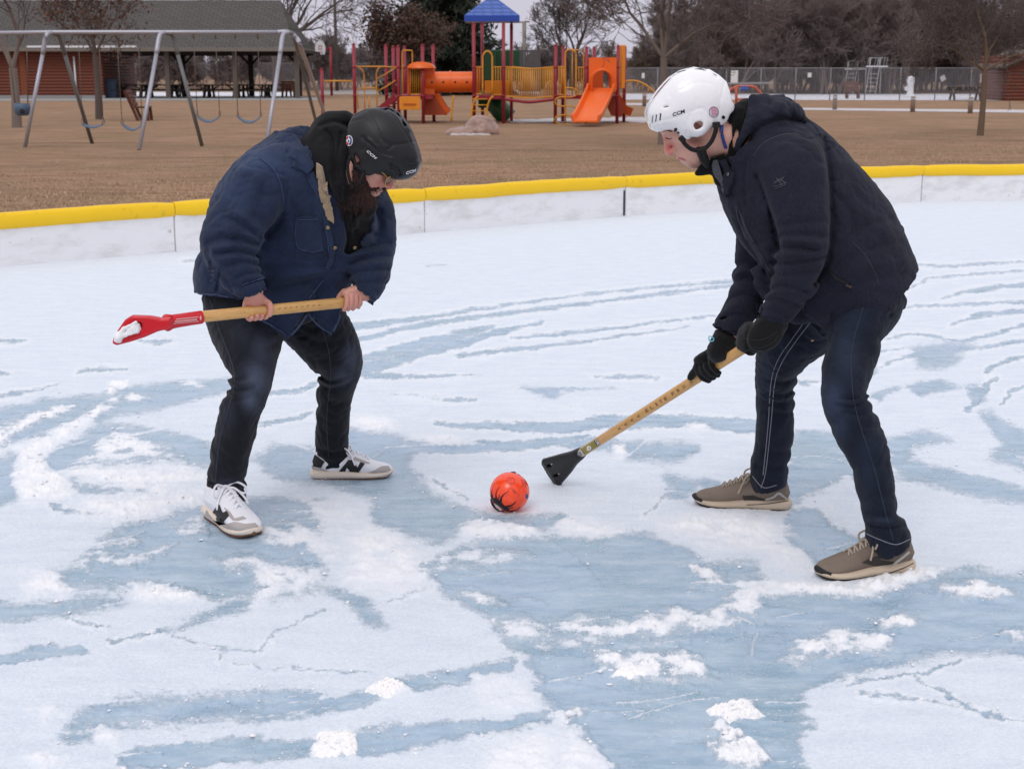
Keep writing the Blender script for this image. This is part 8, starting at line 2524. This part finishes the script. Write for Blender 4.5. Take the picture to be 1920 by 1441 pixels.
decals('cuff_tab', [[(1418, 570), (1426, 566), (1430, 580), (1424, 594), (1417, 598)], [(1345, 604), (1356, 598), (1392, 607), (1390, 622), (1350, 616)]], tc_, .005, M_COAT, coat, maxe=5)

# --- gloves
def glove(c, wrap, palm, wrist, thumb, sp=.0225, fr=.0118, pr=(.047, .022, .055), extra=None):
    s = SDF(); grip(s, c, t2, n2_, b2_, .0175, wrap, palm, wrist, fr, sp, thumb, k=.004, palmr=pr)
    rad = wrist - c
    s.u(tubep([(*(c * .35 + wrist * .65), .044, .036), (*wrist, .043, .037)], cap=.006), .012)
    if extra: extra(s)
    s.d(noise_disp(.0016, 60, 2)); s.d(noise_disp(.0024, 20, 2)); return s
def ex1(s): s.u(rcone([LC(1346, 660, 4.70, .036), LC(1352, 645, 4.715, .037), LC(1359, 634, 4.73, .036)]), .02)
g1 = sdf_part('glove', glove(cF, WF, 115, P(1366, 634, 4.735), [(70, .006, -.030), (45, .002, -.055), (30, .001, -.078)], extra=ex1), .0036, M_GLOVE, MAN2)
def ex(s):
    s.u(ell(P(1434, 628, 4.50), (.062, .03, .05), [[.8, 0, .6], [0, 1, 0], [-.6, 0, .8]]), .02); s.u(rcone([LC(1452, 602, 4.53, .045), LC(1462, 600, 4.54, .03), LC(1470, 596, 4.545, .012)]), .02)
g2 = sdf_part('glove', glove(cN, WN, 45, P(1446, 604, 4.53), [(90, .006, -.02), (120, .002, -.035), (160, .0, -.045)], extra=ex), .0036, M_GLOVE, MAN2)
decals('seam', [ribbon([(1398, 634), (1420, 638), (1445, 630), (1458, 620)], 1.2, 5), ribbon([(1402, 648), (1425, 652), (1448, 642), (1460, 628)], 1.2, 5)], bvh(g2), .0012, mat('glove seam', S(34, 34, 36), .8), g2, maxe=5)
m = MB(); q = [P(1331, 630, 4.69), P(1329, 634, 4.685), P(1331, 639, 4.685), P(1337, 639, 4.685), P(1338, 634, 4.69)]
m.tube(cat(q, 4, True), .0022, 6); m.build('toggle', mat('pale blue plastic', S(110, 196, 214), .35), g1, True)

# --- white hockey helmet
sil2 = [(1210, 215), (1213, 203), (1223, 185), (1237, 167), (1257, 145), (1277, 132), (1303, 125), (1327, 130), (1343, 140), (1358, 153), (1363, 170), (1366, 188), (1373, 197), (1371, 206), (1362, 214), (1359, 224), (1351, 234), (1340, 234), (1333, 227), (1329, 232), (1322, 242), (1311, 252), (1299, 256), (1290, 254), (1288, 260), (1276, 263), (1270, 255), (1264, 247), (1256, 242), (1245, 242.5), (1230, 247), (1220, 243), (1215, 228)]
ld = np.array([-.97, 0, -.24]); HA2 = Frame((0, 0, 0), ld, (-.24, 0, .97)).A
st = [([(1217, 232), (1240, 226), (1270, 219), (1290, 210), (1303, 206), (1306, 186)], 1.5, .003), ([(1303, 206), (1315, 202), (1325, 210), (1332, 225)], 1.5, .003), ([(1289, 225), (1286, 236), (1289, 252)], 1.5, .003), ([(1289, 225), (1297, 210), (1310, 204)], 1.4, .003), ([(1275, 170), (1295, 158), (1320, 155), (1342, 164), (1348, 190)], 1.4, .0022), ([(1348, 190), (1350, 210), (1345, 222)], 1.2, .002), ([(1358, 155), (1353, 180), (1349, 205)], 1.3, .003),
      ([(1244, 201), (1253, 200)], 1.3, .006), ([(1248, 190), (1252, 183), (1257, 190)], 1.5, -.002), ([(1268, 136), (1278, 133), (1286, 131)], 1.5, .007), ([(1303, 129), (1313, 129), (1323, 132)], 2.0, .009), ([(1339, 140), (1344, 145)], 1.8, .007), ([(1217, 237), (1235, 236), (1250, 232)], 1.5, .002)]
for x in (1225, 1231, 1238): st.append(([(x, 218 - (x - 1225) * .25), (x - 1, 232 - (x - 1225) * .25)], 1.3, .006))
hole2 = [(1292, 233), (1294, 228), (1301, 225), (1307, 225), (1310, 229), (1309, 235), (1302, 240), (1296, 241)]
helm2 = helmet('helmet', H2, sil2, 4.62, [(P(1293, 192, 4.62), (.148, .124, .124), HA2), (P(1303, 232, 4.62), (.085, .116, .072), HA2), (P(1350, 200, 4.62), (.05, .085, .075), HA2)], [(P(1240, 215, 4.62), (.062, .1, .055), HA2)], hole2, st, M_WHITEH, MAN2, inner=(.116, .098, .112), ic=(-.004, 0, .03), hw=.14)
th2_ = bvh(helm2)
decal('lettering', [text_px('CCM', (1262, 218.5), (1285.5, 211), 6.6, .02, .2)], th2_, .0012, M_INK, helm2, maxe=3)
decals('vent', [ribbon([(x, 217 - (x - 1225) * .3), (x - 1.5, 230 - (x - 1225) * .3)], w_, 3) for x, w_ in ((1224, 1.2), (1231, 1.8), (1239, 2.2))] + [ribbon([(1303, 129.5), (1313, 129.5), (1323, 132.5)], [1, 2.6, 1], 3), ribbon([(1269, 136.5), (1278, 133.5), (1286, 131.5)], [.8, 1.5, .8], 3), ribbon([(1244, 201.3), (1253, 200)], 1.4, 2)], th2_, .0008, M_INK, helm2, maxe=3)
for x, y in ((1267, 243), (1271, 250), (1356, 220)):
    decal('screw', [circ(x, y, 3.0, 3.2, 12)], th2_, .0025, M_BLACKP, helm2, maxe=3)
decal('sticker', [circ(1338, 210, 9, 10, 20)], th2_, .0010, mat('sticker paper', S(214, 208, 222), .5), helm2, maxe=4)
decals('sticker_print', [ribbon([(1332.5 + k_ * .4, 203 + 2.6 * k_), (1344 + k_ * .3 - (k_ > 4), 202 + 2.6 * k_)], 1.1, 2) for k_ in range(6)], th2_, .0016, mat('pink print', S(210, 110, 124), .5), helm2, maxe=4)
ring_ = circ(1338, 210, 8.6, 9.6, 24)
decal('sticker_print', [ribbon(ring_ + ring_[:1], .8, 1)], th2_, .0016, M_STB, helm2, maxe=4)
M_CL = M_BLACKP
tubes('chin_strap', [[P(1281, 266, 4.50), P(1287, 273, 4.505), P(1297, 280, 4.515), P(1309, 282, 4.525), P(1322, 278, 4.52), P(1334, 265, 4.505), P(1341, 248, 4.495), P(1343, 236, 4.49)]], .0072, M_STRAP, helm2, 8)
tubes('chin_strap', [[P(1309, 280, 4.525), P(1314, 291, 4.55), P(1320, 303, 4.57), P(1327, 312, 4.585)], [P(1318, 279, 4.525), P(1320, 291, 4.55), P(1326, 305, 4.575)]], .0105, M_STRAP, helm2, 8)
for (x, y, w_, h_, a_) in ((1279, 261, .011, .009, -.8), (1343, 234, .012, .009, .1)):
    m = MB(); m.obox(P(x, y, 4.492), (w_, .006, h_), [[math.cos(a_), 0, math.sin(a_)], [0, 1, 0], [-math.sin(a_), 0, math.cos(a_)]], 0, .003); m.build('clip', M_CL, helm2)
m = MB(); m.obox(H2(-.01, 0, .05), (.05, .04, .03), H2.A, 0, .02); m.build('padding', M_PADB, helm2)
m = MB(); h = cast(bvh(body2), 1332, 241)
if h: m.lathe([(.0005, .004), (.0025, .003), (.003, 0)], h[0], h[1], 8); m.build('earring', M_ALU, MAN2, True)

# --- taupe running shoes
S2n = Shoe(G(1707, 1068), G(1536, 1086), w=1.1); S2f = Shoe(G(1479, 956), G(1306, 947), w=1.0)
def shoe2(S_, parent, toe_lift=0):
    up = sdf_part('shoe', S_.upper(), .0042, M_TAUPE, parent); so = sdf_part('midsole', S_.sole(), .0042, M_TAUPEL, up); sdf_part('outsole', S_.outsole(), .0045, M_RUB, up)
    laces_for(S_, up, M_LACE, r=.0036)
    m = MB(); k = S_.k
    m.tube([S_.F(.282 * k, -.038 * k, .028 * k), S_.F(.300 * k, -.019 * k, .031 * k), S_.F(.307 * k, 0, .033 * k), S_.F(.300 * k, .019 * k, .031 * k), S_.F(.282 * k, .038 * k, .028 * k)], [.005, .009, .011, .009, .005], 8); m.build('toe_bumper', M_RUB, up, True)
    m = MB()
    for sg in (-1, 1):
        for q in range(4):
            u = .125 + .022 * q; m.lathe([(.001, .001), (.003, .001), (.003, 0)], S_.F(u * k, sg * (.026 - .002 * q) * k * S_.w, (.099 - .011 * q) * k), S_.F.A[1] * sg + S_.F.A[2] * .6, 8)
    return up, so
u1, o1 = shoe2(S2n, MAN2); u2, o2 = shoe2(S2f, MAN2); sock(S2n, u1, M_SOCK); sock(S2f, u2, M_SOCK)
M_DKT = mat('dark overlay', S(52, 47, 44), .8, .1); M_LTT = mat('pale reflective overlay', S(178, 174, 166), .5, .1)
decal('logo', [[(1616, 1054), (1634, 1045), (1664, 1037), (1648, 1049), (1690, 1055), (1664, 1063), (1640, 1060)]], bvh(u1), .0022, M_DKT, u1, maxe=4)
decal('heel_overlay', [ribbon([(1666, 1064), (1684, 1050), (1704, 1034)], [3, 5, 4], 4)], bvh(u1), .0028, M_LTT, u1, maxe=4)
decal('logo', [[(1392, 929), (1412, 928), (1440, 938), (1420, 941), (1396, 942)]], bvh(u2), .0022, M_DKT, u2, maxe=4)
decal('heel_overlay', [ribbon([(1435, 936), (1450, 931), (1460, 924), (1474, 934)], [3, 4, 4, 3], 4)], bvh(u2), .0028, M_LTT, u2, maxe=4)
decals('midsole_line', [ribbon([(1655, 1077), (1690, 1066), (1713, 1055)], 1.4, 4)], bvh(o1), .0012, M_RUB, u1, maxe=5)
decals('midsole_line', [ribbon([(1400, 946), (1440, 944), (1478, 938)], 1.3, 4)], bvh(o2), .0012, M_RUB, u2, maxe=5)

# ================================================================== black broom on the ice
BR2 = thing('broomball_broom', 'black bladed broomball stick with lettered wooden shaft, blade corner resting on the ice', 'broom', tuple(G(1045, 908)))
sh2 = shaft('shaft', on2(1086), on2(1437), n2_, b2_, .0160, .0178, ash('pale ash wood', t2, n2_, b2_), BR2)
s = SDF()
def p2(x, y): # point on the blade plane through the shaft axis, facing the viewer
    d = rayd(x, y); return CAM + d * (((T2 - CAM) @ n2_) / (d @ n2_))
pl2 = [(1090, 858), (1082, 845), (1069, 849), (1050, 852), (1024, 859), (1017, 863), (1017, 869), (1028, 888), (1040, 906), (1045, 909), (1051, 907), (1062, 895), (1071, 884), (1079, 869)]
W2 = np.array([p2(x, y) for x, y in pl2]); loc = np.stack([(W2 - T2) @ t2, (W2 - T2) @ b2_], 1)
def plate_axes(poly, th_, rd):
    poly = np.array(poly)
    def f(p):
        q = p - T2; d2 = poly2d(np.stack([q @ t2, q @ b2_], 1), poly) + rd; dy = np.abs(q @ n2_) - th_ + rd
        return np.minimum(np.maximum(d2, dy), 0) + np.sqrt(np.maximum(d2, 0) ** 2 + np.maximum(dy, 0) ** 2) - rd
    return Prim(f, W2.min(0) - .05, W2.max(0) + .05)
s.u(plate_axes(loc, .010, .005), .01)
s.u(tubep([(*on2(1092), .021, .020), (*on2(1078), .024, .021), (*on2(1060), .034, .019), (*on2(1036), .05, .014)], cap=.004, vh=n2_), .02)
for cx_, cy_ in ((1034, 871), (1047, 889)):
    q = np.array([p2(cx_ - 6, cy_ + 3), p2(cx_ - 4, cy_ - 2), p2(cx_ + 6, cy_ - 5), p2(cx_ + 5, cy_)]); l2 = np.stack([(q - T2) @ t2, (q - T2) @ b2_], 1)
    s.s(plate_axes(l2, .05, .001), .003)
blade2 = sdf_part('blade', s, .0045, M_BLACKP, BR2)
ts2 = BVHTree.FromPolygons([tuple(vv.co + BR2.location) for vv in sh2.data.vertices], [tuple(p.vertices) for p in sh2.data.polygons])
dv = np.array([.842, -.540]); nv = np.array([.540, .842])
def along(x, o=0):
    y = proj(on2(x)[None])[1][0]; return np.array([x, y]) + nv * o
M_BURN = mat('burnt ink', S(96, 62, 34), .6)
GL = [('<', 1161), ('<', 1173), ('<', 1185), ('<', 1197), ('E', 1213), ('L', 1222), ('I', 1231), ('T', 1239.5), ('E', 1248), ('P', 1262), ('R', 1272), ('O', 1282.5), ('>', 1296)]
for i, (ch, x) in enumerate(GL):
    c_ = along(x, 3.2); wd = 2.4 if ch == 'I' else 5.6
    decal('lettering', [text_px(ch, c_ - dv * wd / 2, c_ + dv * wd / 2, 6.6 if ch not in '<>' else 5.5, .012)], ts2, .0007, M_BURN, sh2, maxe=3)
def band(x0, x1, o0=-9, o1=9): return [tuple(along(x0, o0)), tuple(along(x1, o0)), tuple(along(x1, o1)), tuple(along(x0, o1))]
sl2 = tubep([(*on2(1127), .0178, .0190), (*on2(1086), .0180, .0192)], cap=.002, vh=n2_); s = SDF(); s.u(sl2, .002)
wrap2 = sdf_part('wrap', s, .004, M_BLACKP, BR2); tw = bvh(wrap2)
decal('wrap_panel', [band(1093, 1117, -6.5, 6.5)], tw, .0010, mat('olive gold print', S(140, 130, 62), .45), wrap2, maxe=3)
decal('wrap_panel', [band(1082, 1092, -5.5, 6.5)], tw, .0012, mat('white label', S(206, 206, 208), .5), wrap2, maxe=3)
decals('barcode', [[tuple(along(1083.5 + k_ * 1.5, -4)), tuple(along(1084.2 + k_ * 1.5, -4)), tuple(along(1084.2 + k_ * 1.5, 5)), tuple(along(1083.5 + k_ * 1.5, 5))] for k_ in range(5)], tw, .0018, M_INK, wrap2, maxe=4)
cc = along(1104)
decal('swirl', [ribbon([tuple(cc + dv * (.9 + a_ * .95) * math.cos(a_ * 1.5) * .75 + nv * (.9 + a_ * .95) * math.sin(a_ * 1.5) * .62) for a_ in np.linspace(.4, 6.2, 16)], [1.0, 2.2, 2.0, 1.0], 2)], tw, .0018, M_INKW, wrap2, maxe=3)
decal('lettering', [text_px('OBS', along(1118.5, -5), along(1118.5, 5), 4.2, .01, up=dv)], tw, .0016, M_INKW, wrap2, maxe=3)

# ================================================================== the ball
rb = 0.0745
d = rayd(955.5, 922); bc_ = CAM + d * ((rb + .001 - CAMH) / d[2])
BALL = thing('broomball', 'glossy orange ball with black spiky markings lying on the ice', 'ball', tuple(bc_ - (0, 0, rb)))
m = MB(); n_ = 48; k_ = 32
prof = [(max(rb * math.sin(a_), 1e-5), -rb * math.cos(a_)) for a_ in np.linspace(0.001, math.pi - .001, k_)]
m.lathe(prof, bc_, seg=n_); t = NT('fluorescent orange rubber'); v = t.coord('Object'); n = t.noise(v, 16, 4, .6)
c = t.mix(n, (1.0, .055, .008), (1.0, .085, .015)); c = t.mix(t.ramp(t.noise(v, 26, 5, .7), [(.58, 0), (.72, .3)]), c, S(255, 140, 120))
t.bsdf(c, .24, t.bump(t.noise(v, 180, 2), .08, .001), spec=.5, coat=.3); bl = m.build('shell', t.mat, BALL, True)
tb_ = BVHTree.FromPolygons([tuple(vv.co + BALL.location) for vv in bl.data.vertices], [tuple(p.vertices) for p in bl.data.polygons])
Bq = lambda pts: [(880 + x / 8, 840 + y / 8) for x, y in pts]
claw = [Bq([(318, 700), (345, 690), (358, 740), (400, 745), (440, 770), (470, 790), (495, 820), (520, 850), (560, 870), (600, 860), (575, 890), (600, 915), (585, 935), (560, 945), (520, 930), (490, 900), (450, 870), (400, 830), (360, 790), (330, 760)])]
claw += [ribbon(Bq(p_), w_, 5) for p_, w_ in (([(470, 800), (480, 740), (520, 690), (580, 645)], [5, 3.5, 2, .8]), ([(405, 760), (400, 690), (420, 630), (465, 572)], [3.5, 2, 1.2, .6]), ([(345, 720), (335, 670), (345, 620)], [3, 1.6, .6]), ([(560, 872), (620, 860), (670, 830), (702, 792)], [4, 3, 2, .8]), ([(570, 930), (640, 935), (710, 915), (765, 878)], [3, 2, 1.2, .6]), ([(430, 760), (450, 720), (445, 690)], [2.5, 1.5, .6]), ([(590, 900), (640, 890), (670, 885)], [2.5, 1.4, .5]))]
claw += [ribbon(Bq([(320, 760), (350, 850), (420, 920), (500, 960), (580, 968)]), [2, 3, 3, 3, 2], 5), ribbon(Bq([(350, 790), (420, 860), (480, 920), (520, 945)]), [1, 2, 2, 1], 5)]
decals('marking', claw, tb_, .0006, M_INK, bl, maxe=3)
decals('marking', [ribbon([(880 + (620 + 62 * math.cos(a_)) / 8, 840 + (492 + 52 * math.sin(a_)) / 8) for a_ in np.linspace(0, 2 * math.pi, 20)], .9, 1), ribbon([(880 + (620 + 30 * math.cos(a_)) / 8, 840 + (492 + 25 * math.sin(a_)) / 8) for a_ in np.linspace(0.6, 5.5, 14)], .8, 1), ribbon(Bq([(590, 600), (580, 680), (540, 720)]), .5, 4), ribbon(Bq([(600, 590), (660, 620), (740, 700), (720, 740)]), .5, 4), ribbon(Bq([(640, 630), (690, 690)]), .9, 2), ribbon(Bq([(655, 620), (705, 680)]), .9, 2)], tb_, .0006, mat('dark red print', S(150, 40, 30), .5), bl, maxe=3)
decals('marking', [ribbon(Bq([(770 + 8 * k2, 470 + 28 * k2), (850 - 2 * k2 + 8, 500 + 30 * k2)]), .8, 2) for k2 in range(4)], tb_, .0006, mat('dark red print', S(150, 40, 30)), bl, maxe=3)
decals('marking', [circ(880 + 862 / 8, 840 + 720 / 8, 2.4, 5.2, 10), ribbon(Bq([(620, 360), (660, 352), (700, 362)]), .9, 3), ribbon(Bq([(730, 385), (760, 410)]), .9, 2)], tb_, .0006, M_STB, bl, maxe=3)
decals('marking', [Bq([(370, 820), (420, 850), (470, 900), (500, 935), (440, 920), (390, 870)])], tb_, .0009, mat('white print', S(216, 196, 190), .5), bl, maxe=3)
